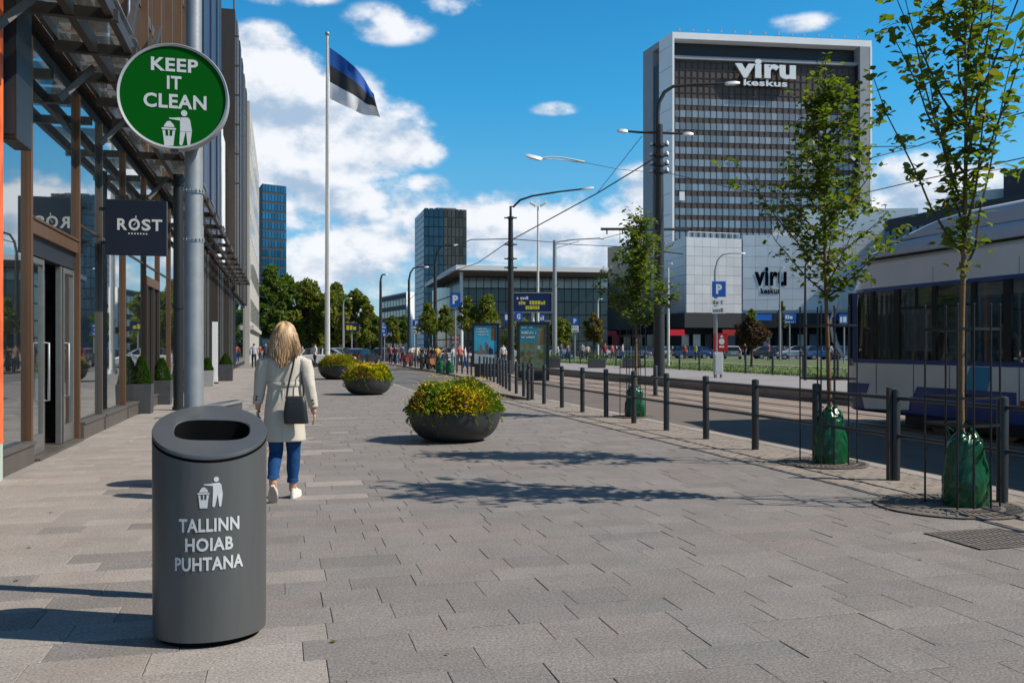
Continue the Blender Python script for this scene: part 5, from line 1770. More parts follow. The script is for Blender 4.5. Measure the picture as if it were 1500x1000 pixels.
def hand(palm, dirv, side, parent):
    p = Vector(palm); d = Vector(dirv).normalized(); s_ = Vector((0, 1, 0))
    s_ = (s_ - d * s_.dot(d)).normalized(); inn = Vector((-side, 0, 0))
    ns = []; es = []
    for k, (off, ln) in enumerate(((-.026, .066), (-.009, .078), (.009, .074), (.025, .058))):
        a0 = p + s_ * off - d * .012; i0 = len(ns)
        pts_ = [a0, a0 + d * (.03 + ln * .28) + inn * .003, a0 + d * (.03 + ln * .66) + inn * .014, a0 + d * (.03 + ln * .92) + inn * .030]
        for q, r in zip(pts_, (.0105, .0095, .0085, .0065)):
            ns.append((*q, r))
        es += [(i0, i0 + 1), (i0 + 1, i0 + 2), (i0 + 2, i0 + 3)]
        fb = skin_body('finger', [n for n in ns[i0:]], [(0, 1), (1, 2), (2, 3)], M['skin'], parent, 0, 1)
    a0 = p + s_ * .022 - d * .03
    skin_body('thumb', [(*a0, .013), (*(a0 + s_ * .022 + d * .022 + inn * .008), .011), (*(a0 + s_ * .028 + d * .05 + inn * .014), .008)], [(0, 1), (1, 2)], M['skin'], parent, 0, 1)


hand((-0.264, 0.064, 0.862), (-0.05, 0.16, -1), -1, wom)
hand((0.288, 0.016, 0.822), (0.08, 0.14, -1), 1, wom)

# jeans over the legs
def limb(path, radii, n=20, fold=0.0, seed=0, sx=1.0, sy=1.0):
    rings = []
    for i, (p, r) in enumerate(zip(path, radii)):
        p = Vector(p)
        ring = []
        for k in range(n):
            a = 2 * PI * k / n
            f = 1 + fold * mnoise.noise(Vector((math.cos(a) * 1.5 + seed, math.sin(a) * 1.5, p.z * 14)))
            ring.append((p.x + r * sx * f * math.cos(a), p.y + r * sy * f * math.sin(a), p.z + fold * 0.06 * math.sin(a * 2 + i)))
        rings.append(ring)
    return rings


def lerp_path(pts, rad, n):
    out, ro = [], []
    for i in range(n + 1):
        f = i / n * (len(pts) - 1); k = min(int(f), len(pts) - 2); t_ = f - k
        t2 = t_ * t_ * (3 - 2 * t_) * 0.4 + t_ * 0.6
        out.append(Vector(pts[k]).lerp(Vector(pts[k + 1]), t_)); ro.append(rad[k] + (rad[k + 1] - rad[k]) * t2)
    return out, ro


for side, pts_ in ((-1, [(-.085, 0, .86), (-.083, 0, .65), (-.082, .03, .48), (-.083, -.07, .37), (-.083, -.165, .245)]), (1, [(.085, .02, .86), (.080, .06, .65), (.075, .10, .47), (.070, .115, .33), (.063, .128, .165)])):
    pth, rd = lerp_path(pts_, [.104, .090, .070, .066, .052], 30)
    b = B(); b.loft(limb(pth, rd, 24, 0.07, side * 3, 0.95, 1.0), cap=False)
    e = pth[-1]
    leg = b.build('jean_leg', M['jean'], wom, smooth=60)
    pth2 = [pth[-1] + (pth[-2] - pth[-1]) * s for s in (1.8, 1.5, .2, -.12, -.12)]
    b = B(); b.loft(limb(pth2, [.055, .059, .058, .057, .050], 24, 0.02, side, .95, 1.0), cap=False); b.build('turn_up', M['jean'], leg, smooth=60)

# coat: body lofted in flat ovals
def coat_ring(z, hw, hd, cx=0.0, cy=0.0, n=56, fold=0.0):
    ring = []
    for k in range(n):
        a = 2 * PI * k / n
        c_, s_ = math.cos(a), math.sin(a)
        x = math.copysign(abs(c_) ** 0.85, c_); y = math.copysign(abs(s_) ** 0.9, s_)
        f = 1 + fold * (math.sin(a * 7 + z * 3) * .5 + mnoise.noise(Vector((c_ * 2.4, s_ * 2.4, z * 3.2))) * 1.1)
        ring.append((cx + hw * x * f, cy + hd * y * f, z))
    return ring


prof = [(0.585, .200, .150, .035), (0.60, .201, .151, .035), (0.68, .197, .148, .042), (0.78, .190, .143, .034), (0.88, .182, .138, .024), (0.97, .174, .128, .018), (1.06, .162, .114, .018),
        (1.115, .157, .109, .004), (1.125, .161, .113, .004), (1.14, .160, .112, .026), (1.20, .168, .115, .030), (1.28, .180, .120, .026), (1.345, .190, .118, .01), (1.385, .188, .108, .006), (1.415, .160, .092, .004), (1.435, .115, .078, 0), (1.46, .080, .070, 0)]
rings = [coat_ring(z, hw, hd, 0.004 * math.sin(z * 5), 0.008, fold=f) for z, hw, hd, f in prof]
# subdivide rings vertically
dense = []
for i in range(len(rings) - 1):
    n_ = max(1, int((prof[i + 1][0] - prof[i][0]) / 0.022))
    for k in range(n_):
        f = k / n_
        z = prof[i][0] + (prof[i + 1][0] - prof[i][0]) * f
        vals = [prof[i][j] + (prof[i + 1][j] - prof[i][j]) * f for j in (1, 2, 3)]
        dense.append(coat_ring(z, vals[0], vals[1], 0.004 * math.sin(z * 5), 0.008, fold=vals[2]))
dense.append(rings[-1])
b = B(); b.loft(dense, cap=False)
coat = b.build('coat', M['coat'], wom, smooth=60)
so = coat.modifiers.new('thick', 'SOLIDIFY'); so.thickness = 0.008; so.offset = -1
for side, el, wr in ((-1, (-0.228, 0.0, 1.13), (-0.258, 0.045, 0.945)), (1, (0.238, -0.02, 1.13), (0.278, 0.0, 0.905))):
    pth, rd = lerp_path([(side * .125, .006, 1.40), (side * .185, .004, 1.365), (side * .214, .0, 1.25), el, ((el[0] + wr[0]) / 2, (el[1] + wr[1]) / 2, (el[2] + wr[2]) / 2), wr], [.040, .071, .064, .054, .048, .043], 34)
    b = B(); b.loft(limb(pth, rd, 26, 0.10, side * 5 + 2), cap=False)
    sl = b.build('sleeve', M['coat'], coat, smooth=60)
    so = sl.modifiers.new('thick', 'SOLIDIFY'); so.thickness = 0.005; so.offset = -1
    q = Vector(wr); u = (Vector(el) - q).normalized()
    b = B(); b.loft(limb([q + u * .055, q + u * .050, q + u * .034, q + u * .030], [.046, .0485, .048, .045], 26, 0.0), cap=False); b.build('cuff_strap', M['coat'], coat, smooth=50)
    for k in range(2):
        c_ = q + u * (0.042 + 0.032 * k) + Vector((side * 0.012, -0.052, 0))
        b = B(); b.lathe([(.001, 0), (.011, 0), (.011, .005), (.001, .006)], 12); o = b.build('button', M['coat_dark'], coat, smooth=40); o.location = c_; o.rotation_euler = (R(90), 0, 0)
# back belt seam, centre seam and collar
b = B(); b.loft([coat_ring(1.118, .163, .117, 0, .008), coat_ring(1.128, .166, .120, 0, .008), coat_ring(1.150, .166, .120, 0, .008), coat_ring(1.158, .163, .117, 0, .008)], cap=False); b.build('waist_seam', M['coat'], coat, smooth=50)
b = B(); b.loft([coat_ring(1.405, .105, .098, 0, .005), coat_ring(1.44, .100, .096, 0, .008), coat_ring(1.475, .084, .080, 0, .012), coat_ring(1.485, .076, .074, 0, .012)], cap=False); b.build('collar', M['coat'], coat, smooth=50)
b = B()
for k in range(30):
    z = .60 + k * .0165
    f = (1.12 - z) / .52
    y = -(0.110 + 0.040 * f) - 0.001 + .008
    b.box(-.0025, .0025, y - .004, y + .01, z, z + .0165)
b.build('back_seam', M['coat'], coat)

# hair: a cap with many lying locks
rr = random.Random(12)
cap_r = []
for z, hw, hd, cy in ((1.372, .072, .052, -.056), (1.392, .105, .066, -.052), (1.42, .130, .078, -.042), (1.48, .136, .090, -.022), (1.54, .128, .100, .002), (1.60, .112, .108, .012), (1.66, .100, .102, .018), (1.70, .080, .084, .022), (1.727, .048, .052, .025), (1.738, .012, .014, .026)):
    ring = []
    for k in range(40):
        a = 2 * PI * k / 40
        f = 1 + .04 * math.sin(a * 9 + z * 4) + .03 * math.sin(a * 17)
        ring.append((hw * f * math.cos(a), cy + hd * f * math.sin(a), z + .012 * math.sin(a * 6)))
    cap_r.append(ring)
b = B(); b.loft(cap_r, cap=True); hair = b.build('hair', M['hair'], wom, smooth=70)
b = B()
for i in range(430):
    a = -PI / 2 + rr.gauss(0, 1.15)
    a = max(-PI * 1.32, min(PI * .32, a))
    ln = rr.uniform(.66, .98)
    wv = rr.uniform(.3, 1.0); ph = rr.uniform(0, 6); w0 = rr.uniform(.004, .010)
    L_, Rr = [], []
    zend = 1.735 - .405 * ln - (0.05 if abs(math.cos(a)) < .45 else -0.02)
    for k in range(13):
        f = k / 12
        z = 1.735 - (1.735 - zend) * f ** 0.92
        if z > 1.60:
            q = math.sin(min(1, (1.738 - z) / .138) * PI / 2)
            hw, hd, cy = .120 * q, .110 * q, .020
        else:
            g_ = min(1, (1.60 - z) / .27)
            hw = .120 + .028 * math.sin(g_ * PI * .8) - .05 * max(0, g_ - .6); hd = .110 - .036 * g_; cy = .016 - .066 * g_
        aa = a + (.05 + .12 * f) * wv * math.sin(f * 7 + ph)
        rr_ = 1.02 + .10 * math.sin(f * 6 + ph * 1.3) * f * wv + rr.uniform(0, .02)
        wdt = w0 * (1 - .75 * f) * (0.4 + min(1, f * 4) * .6)
        c_ = Vector((hw * rr_ * math.cos(aa), cy + hd * rr_ * math.sin(aa), z))
        tn = Vector((-math.sin(aa), math.cos(aa), 0))
        L_.append(c_ - tn * wdt); Rr.append(c_ + tn * wdt)
    o_ = Vector((math.cos(a), math.sin(a), 0)) * 0.004
    vs = []
    for p, q in zip(L_, Rr):
        vs += [p, (p + q) / 2 + o_, q]
    fs = []
    for k in range(12):
        fs += [(k * 3, k * 3 + 1, k * 3 + 4, k * 3 + 3), (k * 3 + 1, k * 3 + 2, k * 3 + 5, k * 3 + 4)]
    b.add(vs, fs)
b.build('locks', M['hair'], hair, kind='stuff', smooth=80)
# face parts (turned away from the camera)
for sx in (-1, 1):
    b = B(); b.lathe([(.001, -.011), (.008, -.008), (.011, 0), (.008, .008), (.001, .011)], 10); o = b.build('eye', M['white'], wom, smooth=60); o.location = (sx * .032, .108, 1.615)
    b = B(); b.lathe([(.001, 0), (.005, .001), (.005, .003), (.001, .004)], 10); o2 = b.build('iris', M['hair_dark'], o, smooth=60); o2.location = (0, .009, 0); o2.rotation_euler = (R(-90), 0, 0)
    b = B(); b.loft([[(sx * .083, .03, 1.585), (sx * .088, .045, 1.60), (sx * .083, .05, 1.60)], [(sx * .086, .02, 1.62), (sx * .098, .03, 1.625), (sx * .085, .045, 1.62)], [(sx * .084, .025, 1.64), (sx * .090, .035, 1.64), (sx * .083, .04, 1.635)]]); b.build('ear', M['skin'], wom, smooth=60)
skin_body('nose', [(0, .112, 1.62, .008), (0, .130, 1.59, .011), (0, .118, 1.575, .010)], [(0, 1), (1, 2)], M['skin'], wom, 0, 1)
b = B(); b.obox((0, .108, 1.548), (.042, .012, .012)); b.build('mouth', M['red_dull'], wom, bevel=.004)

# shoes
def shoe(toe_dir, name='shoe'):
    """sole along +y, toe forward, heel at origin, length 0.255"""
    so_, up_ = B(), B()
    outl = []
    for k in range(28):
        a = 2 * PI * k / 28
        y = .128 - .128 * math.cos(a); f = y / .256
        hw = (.029 + .017 * math.sin(min(1, f * 1.35) * PI * .55) ** 1.2) * (abs(math.sin(a)) ** .55)
        outl.append((math.copysign(hw, math.sin(a)) if abs(math.sin(a)) > 1e-6 else 0.0, y))
    so_.loft([[(x * .96, y, 0) for x, y in outl], [(x * 1.04, y, .004) for x, y in outl], [(x * 1.03, y, .024) for x, y in outl], [(x * .9, y, .026) for x, y in outl]])
    ringsu = []
    for zf, sx, sy0, top in ((0, 1.0, 1.0, .024), (1, 1.0, .985, .042), (2, .93, .93, .058), (3, .80, .62, .078), (4, .72, .46, .094), (5, .66, .42, .098)):
        ringsu.append([(x * sx, .008 + (y - .008) * sy0 if zf < 3 else .006 + y * sy0, top + (.0 if zf < 3 else .006 * (1 - y / .256))) for x, y in outl])
    up_.loft(ringsu, cap=True)
    return so_, up_


for side, pos, rx, rz in ((-1, (-.081, -.232, .176), R(-58), R(3)), (1, (.062, .085, .0), R(0), R(-8))):
    so_, up_ = shoe(1)
    u = up_.build('shoe', M['shoe'], wom, smooth=50)
    s_ = so_.build('sole', M['sole'] if side < 0 else M['shoe'], u, smooth=40)
    u.location = pos; u.rotation_euler = (rx, 0, rz)
    b = B()
    if side < 0:
        for k in range(14):
            b.box(-.026, .026, .03 + k * .014, .036 + k * .014, -.003, .001)
        b.build('tread', M['sole'], u)
# bag and strap: carried, so a thing of its own
bag = thing('handbag', 'black leather shoulder bag hanging at the back of the walking woman', 'bag', (WX, WY, 0), -TH * 0.55)
rb = []
for z, hw, hd in ((.765, .100, .034), (.772, .114, .044), (.86, .111, .048), (.96, .100, .044), (1.018, .088, .030), (1.024, .080, .022)):
    rb.append([(0.131 + hw * math.copysign(abs(math.cos(2 * PI * k / 36)) ** .35, math.cos(2 * PI * k / 36)) + (.022 if z < .8 else 0) * 0.4, -.196 + hd * math.copysign(abs(math.sin(2 * PI * k / 36)) ** .6, math.sin(2 * PI * k / 36)), z) for k in range(36)])
b = B(); b.loft(rb); b.build('body', M['leather'], bag, smooth=45)
b = B(); b.box(.05, .213, -.2, -.19, 1.022, 1.030); b.build('zip', M['brass'], bag)
b = B(); b.lathe([(.001, 0), (.008, 0), (.008, .004), (.001, .004)], 12); o = b.build('stud', M['brass'], bag, smooth=40); o.location = (.085, -.232, .97); o.rotation_euler = (R(90), 0, 0)


def ribbon(pts_, w, th=.004):
    b = B(); pts_ = [Vector(p) for p in pts_]; rings = []
    for i, p in enumerate(pts_):
        d = (pts_[min(i + 1, len(pts_) - 1)] - pts_[max(0, i - 1)]).normalized()
        x = d.cross(Vector((0, 1, 0))).normalized(); y = x.cross(d).normalized()
        rings.append([p - x * w - y * th, p + x * w - y * th, p + x * w + y * th, p - x * w + y * th])
    b.loft(rings); return b


ribbon([(.046, -.185, 1.01), (.052, -.150, 1.10), (.072, -.132, 1.20), (.096, -.133, 1.30), (.108, -.125, 1.37), (.112, -.08, 1.430), (.112, 0, 1.445), (.10, .09, 1.41)], .009).build('strap', M['leather'], bag, smooth=50)
ribbon([(.206, -.185, 1.01), (.198, -.128, 1.10), (.183, -.11, 1.18), (.17, -.09, 1.24), (.172, .02, 1.29)], .008).build('strap', M['leather'], bag, smooth=50)
for x in (.046, .206):
    b = B(); b.tube([(x + .012 * math.cos(a * PI / 6), -.186, 1.014 + .012 * math.sin(a * PI / 6)) for a in range(13)], .0028, 6); b.build('ring', M['brass'], bag, smooth=50)

# ================================================================== THE TRAM
tram = thing('tram', 'white tram with blue skirt and cyan slanted flashes standing at the platform', 'tram', (12.45, 16.35, ZR))
HWT = 1.25
TL = 14.2


def tram_outline(off=0.0, nose=0.0):
    hw = HWT + off
    pts_ = [(-hw, -TL), (hw, -TL)]
    for k in range(0, 13):                        # rounded nose, right to left
        a = PI * k / 12
        x = (hw - nose * 0.5) * math.copysign(abs(math.cos(a)) ** 0.62, math.cos(a))
        y = -1.0 + (1.0 + off - nose) * math.sin(a) ** 0.9
        pts_.append((x, y))
    return pts_


def tram_band(name, levels, mt, parent=tram, cap=False, smooth=30):
    rings = [[(x, y, z) for x, y in tram_outline(o, n)] for z, o, n in levels]
    b = B(); b.loft(rings, cap=cap)
    return b.build(name, mt, parent, smooth=smooth)


tram_band('skirt', [(0.30, -0.06, .03), (0.36, -0.01, 0), (0.66, 0.0, 0)], M['tram_blue'], cap=True)
tram_band('lower_panel', [(0.663, 0.0, 0), (1.26, 0.004, 0)], M['tram_white'])
tram_band('sill_stripe', [(1.262, 0.006, 0), (1.34, 0.006, 0)], M['tram_blue'])
b = B(); b.prism([(x, y) for x, y in tram_outline(-.12, .3)], 2.60, 2.655); b.build('ceiling', M['tram_in'], tram, fix=True)
b = B(); b.box(-1.22, 1.22, -TL + .02, -TL + .06, .46, 2.66); b.build('end_wall', M['tram_in'], tram)
b = B(); b.box(-1.1, 1.1, -1.32, -1.28, .46, 2.59); b.build('cab_wall', M['tram_black'], tram)
tram_band('floor', [(0.43, -0.2, .2), (0.45, -0.2, .2)], M['tram_in'], cap=True)
tram_band('top_stripe', [(2.662, 0.006, .10), (2.73, 0.004, .12)], M['tram_blue'])
tram_band('cant_panel', [(2.732, 0.0, .14), (3.22, -0.05, .28), (3.30, -0.10, .36)], M['tram_white'])
tram_band('roof', [(3.302, -0.10, .38), (3.36, -0.20, .5), (3.40, -0.5, .9)], M['tram_roof'], cap=True)
# roof fairings: two long curved steps that fall away to the nose
for name, hw, z0, z1, y1, mt in (('roof_fairing', 1.12, 3.34, 3.64, -0.55, 'tram_roof'), ('upper_fairing', 0.98, 3.62, 3.98, -1.5, 'tram_roof')):
    rings = []
    for k in range(22):
        f = k / 21
        y = y1 - (TL + y1) * (f ** 1.6)
        g_ = min(1, (y1 - y) / 1.9); h = z0 + (z1 - z0) * math.sin(g_ * PI / 2)
        rings.append([(-hw, y, z0), (-hw * 0.985, y, z0 + (h - z0) * .55), (-hw * .90, y, z0 + (h - z0) * .88), (-hw * .75, y, h), (hw * .75, y, h), (hw * .90, y, z0 + (h - z0) * .88), (hw * .985, y, z0 + (h - z0) * .55), (hw, y, z0)])
    b = B(); b.loft(rings, closed=True, cap=True); b.build(name, M[mt], tram, smooth=40)
for zz, o in ((3.305, -0.085), (2.96, 0.0)):
    if o < 0:
        tram_band('gutter', [(zz, o, .36), (zz + 0.03, o, .36)], M['tram_black'])
# side windows between black pillars, both sides
edges_y = [-0.62, -1.05, -1.62, -2.45, -2.50, -3.55, -4.55, -5.4, -6.6, -7.8, -9.0, -10.2, -11.4, -12.6, -13.8]
wins = [(-0.70, -1.28), (-1.36, -1.95), (-2.12, -2.98), (-3.06, -3.9), (-3.98, -4.62), (-4.70, -5.34), (-5.5, -6.6), (-6.7, -7.8), (-7.9, -9.0), (-9.1, -10.2), (-10.3, -11.4), (-11.5, -12.6), (-12.7, -13.8)]
for side in (-1, 1):
    for i, (ya, yb) in enumerate(wins):
        b = B(); x0, x1 = sorted((side * (HWT - 0.02), side * (HWT - 0.035)))
        b.box(x0, x1, yb, ya, 1.343, 2.66)
        b.build('window', M['tram_glass'], tram)
        if i in (2, 3, 6, 7, 9):
            b = B(); x0, x1 = sorted((side * (HWT - 0.004), side * (HWT - 0.035))); b.box(x0, x1, yb, ya, 2.27, 2.315)
            if i in (2, 7):
                b.box(x0, x1, (ya + yb) / 2 - .02, (ya + yb) / 2 + .02, 2.316, 2.66)
            b.build('window_rail', M['tram_black'], tram)
    ys_ = [-0.62] + [(wins[i][1] + wins[i + 1][0]) / 2 for i in range(len(wins) - 1)] + [-14.0]
    for i, y in enumerate(ys_):
        w = .16 if i in (2, 5, 6) else .10
        b = B(); x0, x1 = sorted((side * (HWT + 0.002), side * (HWT - 0.05))); b.box(x0, x1, y - w / 2, y + w / 2, 1.343, 2.66); b.build('pillar', M['tram_black'], tram)
# inside: a pale partition, seats, poles, hanging straps
b = B(); b.box(-1.16, -1.13, -2.96, -2.2, 1.5, 2.62); b.build('partition', M['tram_pale'], tram)
for k in range(9):
    y = -1.0 - k * 1.35
    for x in (-0.8, 0.7):
        b = B(); b.box(x - .22, x + .22, y - .06, y + .06, .46, 1.72); b.box(x - .22, x + .22, y - .5, y - .062, .46, 1.0); b.build('seat', M['seat'], tram, bevel=.02)
for k in range(8):
    y = -1.6 - k * 1.6
    b = B(); b.tube([(-.55, y, .46), (-.55, y, 2.6)], .018, 8); b.build('grab_pole', M['steel'] if k % 2 else M['yellow'], tram)
# door leaves with tall dark glass
# coloured flashes, panels, grilles
xl = -HWT - 0.0065


def flash(name, poly, mt, x=xl, th=0.004):
    b = B()
    for xx in (x - th, x):
        b.add([(xx, y, z) for y, z in poly], [tuple(range(len(poly)))])
    n_ = len(poly)
    b2 = B(); b2.add([(x - th, y, z) for y, z in poly] + [(x, y, z) for y, z in poly], [tuple(range(n_)), tuple(range(2 * n_ - 1, n_ - 1, -1))] + [(i, (i + 1) % n_, n_ + (i + 1) % n_, n_ + i) for i in range(n_)])
    return b2.build(name, mt, tram, fix=True)


flash('cyan_flash', [(-3.72, 0.86), (-3.88, 1.25), (-4.36, 1.25), (-4.26, 0.86)], M['tram_cyan'])
flash('cyan_flash', [(-5.72, 0.80), (-5.92, 1.25), (-6.9, 1.25), (-6.75, 0.80)], M['tram_cyan'])
flash('cyan_flash', [(-9.7, 0.80), (-9.9, 1.25), (-10.9, 1.25), (-10.7, 0.80)], M['tram_cyan'])
flash('blue_panel', [(-2.45, 0.60), (-2.6, 0.86), (-4.85, 0.86), (-4.85, 0.60)], M['tram_blue'], x=xl + 0.001)
flash('blue_panel', [(-5.15, 0.60), (-5.3, 0.84), (-14, 0.84), (-14, 0.60)], M['tram_blue'], x=xl + 0.001)
flash('white_panel', [(-1.1, 0.36), (-1.0, 0.664), (-2.42, 0.664), (-2.38, 0.42)], M['tram_white'], x=xl + 0.002)
flash('blue_corner', [(-0.55, 0.58), (-0.55, 0.86), (-1.25, 0.86), (-1.12, 0.58)], M['tram_blue'], x=xl + 0.003)
flash('grille', [(-1.85, 0.60), (-1.85, 0.75), (-2.02, 0.75), (-2.02, 0.60)], M['tram_black'], x=xl - 0.003)
for y in (-1.45, -2.5, -3.4, -4.9, -5.2, -6.95, -8.2, -9.5):
    flash('panel_joint', [(y, .665), (y, 1.258), (y - .010, 1.258), (y - .010, .665)], M['tram_black'], x=xl + 0.001)
for y in (-1.3, -3.0, -4.9, -6.9, -8.9):
    flash('panel_joint', [(y, 2.735), (y, 3.0), (y - .008, 3.0), (y - .008, 2.735)], M['grey_print'], x=-HWT - .003)
o = flash('marker_lamp', [(-4.93, 0.64), (-4.93, 0.74), (-5.03, 0.74), (-5.03, 0.64)], M['lamp_red'], x=xl - 0.004)
# windscreen, its pale pillar, mirror, lamps, bogies
rings = []
for z, o_, n_ in ((1.20, .012, 0), (1.7, .012, .04), (2.2, .006, .10), (2.66, -.004, .17)):
    pts_ = tram_outline(o_, n_)[3:-1]; rings.append([(x, y, z) for x, y in pts_])
b = B(); b.loft(rings, closed=False); b.build('windscreen', M['car_glass'], tram, smooth=40)
b = B(); b.loft([[(-1.262, -.86, z), (-1.262, -.72, z), (-1.25, -.72, z), (-1.25, -.86, z)] for z in (1.30, 2.66)]); b.build('windscreen_pillar', M['tram_blue'], tram)
b = B(); b.tube([(-1.27, -.45, 1.38), (-1.36, -.28, 1.7), (-1.38, -.2, 2.1), (-1.30, -.3, 2.52)], [.03, .055, .055, .03], 10); b.build('mirror_arm', M['panel_white'], tram, smooth=50)
b = B(); b.obox((-1.37, -.22, 1.95), (.07, .16, .5)); b.build('mirror', M['tram_black'], tram, bevel=.02)
for x in (-.8, .8):
    b = B(); b.lathe([(.001, 0), (.11, 0), (.11, .03), (.001, .05)], 16); o = b.build('headlight', M['lamp_clear'], tram, smooth=40); o.location = (x, -.02, .95); o.rotation_euler = (R(-90), 0, 0)
for y in (-2.6, -4.2, -10.2, -11.8):
    b = B()
    for x in (-.72, .72):
        b.lathe([(.001, -.06), (.31, -.06), (.33, -.04), (.33, .06), (.001, .06)], 24)
    b2 = B()
    for x in (-.72, .72):
        b2.tube([(x - .06, y, .315), (x + .06, y, .315)], .31, 24)
    b2.tube([(-.7, y, .315), (.7, y, .315)], .06, 8)
    b2.build('wheelset', M['rail_steel'], tram, smooth=40)
b = B(); b.box(-1.0, 1.0, -TL + .2, -.9, .30, .34); b.build('underframe', M['tram_black'], tram)
b = B(); b.box(-.95, .95, -5.2, -1.9, .12, .298); b.build('bogie_frame', M['tram_black'], tram)

# ================================================================== POSTS, LAMPS AND WIRES
def lamp_post(px, z, base, spec, name='lamp_post', label='', cat='street lamp', mt='lamp_metal', group=None):
    X, Y = at(px, z)
    t = thing(name, label, cat, (X, Y, base), -TH, group)
    spec(t, z, base, M[mt])
    return t


def arm_lamp(t, pts_, r, mt, head=0.7, hm='panel_white'):
    b = B(); b.tube(pts_, r, 8); b.build('arm', mt, t, smooth=50)
    e = Vector(pts_[-1]); d = (e - Vector(pts_[-2])).normalized()
    b = B(); rings = []
    for f, w, h in ((0, .05, .04), (.2, .12, .06), (.7, .14, .06), (1, .05, .03)):
        c = e + d * head * f
        rings.append([(c.x, c.y - w, c.z - h), (c.x, c.y + w, c.z - h), (c.x, c.y + w * .7, c.z + h), (c.x, c.y - w * .7, c.z + h)])
    b.loft(rings); b.build('lamp_head', M[hm], t, smooth=40)


def hz(py, z, base):
    return hh(py, z) - base


def postA(t, z, base, mt):                        # black pole with a long swan-neck arm
    H = hz(318, z, base)
    b = B(); b.tube([(0, 0, 0), (0, 0, H * .5), (0, 0, H)], [.20, .175, .135], 14); b.build('shaft', mt, t, smooth=50)
    b = B(); b.tube([(0, 0, 0), (0, 0, 1.0)], .215, 14); b.build('base_sleeve', M['steel_dark'], t, smooth=50)
    k = z / FPX
    arm_lamp(t, [(0, 0, H), (0, 0, H + 0.6), (4 * k, 0, hz(303, z, base)), (14 * k, 0, hz(293, z, base)), (32 * k, 0, hz(287, z, base)), (70 * k, 0, hz(281, z, base)), (104 * k, 0, hz(277, z, base))], [.075, .07, .065, .06, .055, .05, .045], mt, 18 * k)
    for zz in (H - .1, H - 1.6, H - 2.4, H - 2.9):
        b = B(); b.tube([(0, 0, zz), (0, 0, zz + .12)], .19, 12); b.box(-.36, .36, -.04, .04, zz + .02, zz + .09); b.build('bracket_band', mt, t, smooth=40)


def postB(t, z, base, mt):                        # thick tram pole, double lamps and a swan neck
    H = hz(183, z, base); k = z / FPX
    b = B(); b.tube([(0, 0, 0), (0, 0, hz(400, z, base)), (0, 0, H)], [.235, .215, .155], 18); b.build('shaft', mt, t, smooth=50)
    b = B(); b.tube([(0, 0, 0), (0, 0, 0.05)], .34, 16); b.build('base_flange', M['steel_dark'], t, smooth=50)
    arm_lamp(t, [(-2 * k, 0, H), (-2 * k, 0, hz(165, z, base)), (0, 0, hz(150, z, base)), (8 * k, 0, hz(135, z, base)), (20 * k, 0, hz(127, z, base)), (50 * k, 0, hz(124, z, base)), (96 * k, 0, hz(122.5, z, base))], [.09, .085, .08, .075, .07, .06, .05], mt, 22 * k)
    for s, l in ((-1, 46), (1, 34)):
        arm_lamp(t, [(0, 0, hz(194.5, z, base)), (s * l * .6 * k, 0, hz(194 if s < 0 else 195.5, z, base)), (s * l * k, 0, hz(192.5 if s < 0 else 196, z, base))], [.055, .05, .045], mt, 16 * k)
    for py in (213, 228, 241, 252):
        b = B(); zz = hz(py, z, base); b.tube([(0, 0, zz - .06), (0, 0, zz + .06)], .24, 14); b.box(-.38, .38, -.05, .05, zz - .04, zz + .03); b.build('bracket_band', mt, t, smooth=40)
        b = B(); b.lathe([(.001, 0), (.07, .02), (.08, .1), (.05, .16), (.001, .2)], 10, (.33, 0, zz)); b.lathe([(.001, 0), (.06, .02), (.07, .1), (.001, .18)], 10, (-.33, 0, zz - .02)); b.build('insulator', M['panel_white'], t, smooth=50)


def postC(t, z, base, mt):
    H = hz(352, z, base); k = z / FPX
    b = B(); b.tube([(0, 0, 0), (0, 0, hz(420, z, base))], [.24, .22], 12); b.tube([(0, 0, hz(420, z, base)), (0, 0, H)], [.21, .17], 12); b.build('shaft', mt, t, smooth=50)
    b = B(); b.tube([(0, 0, H - .2), (26 * k, 0, hz(351, z, base)), (66 * k, 0, hz(349, z, base))], .06, 8); b.tube([(0, 0, hz(364, z, base)), (36 * k, 0, hz(353, z, base))], .03, 6); b.build('wire_arm', mt, t, smooth=50)
    b = B(); b.tube([(66 * k, 0, hz(349, z, base)), (72 * k, 0, hz(350, z, base))], .1, 8); b.build('insulator', M['panel_white'], t, smooth=50)


def postD(t, z, base, mt):
    H = hz(302, z, base); k = z / FPX
    b = B(); b.tube([(0, 0, 0), (0, 0, H)], [.16, .09], 10); b.build('shaft', mt, t, smooth=50)
    for s in (-1, 1):
        b = B(); c = Vector((s * 7.5 * k, 0, hz(299, z, base)))
        b.obox(c, (10 * k, .5, .22), Matrix.Rotation(-s * .55, 3, 'Y')); b.build('lamp_head', M['panel_white'], t, bevel=.05)


def curved(H_, top, reach, side, base_r=.15):
    def f(t, z, base, mt):
        k = z / FPX
        H = hz(H_, z, base)
        b = B(); b.tube([(0, 0, 0), (0, 0, H * .55)], [base_r, base_r * .95], 10); b.tube([(0, 0, H * .55), (0, 0, H)], [base_r * .8, base_r * .6], 10); b.build('shaft', mt, t, smooth=50)
        r_ = reach * k; dz = hz(top, z, base) - H
        arm_lamp(t, [(0, 0, H), (side * .10 * r_, 0, H + dz * .55), (side * .30 * r_, 0, H + dz * .9), (side * .62 * r_, 0, H + dz), (side * r_, 0, H + dz)], [base_r * .5, base_r * .45, base_r * .4, base_r * .36, base_r * .3], mt, .25 * abs(r_) + .1)
    return f


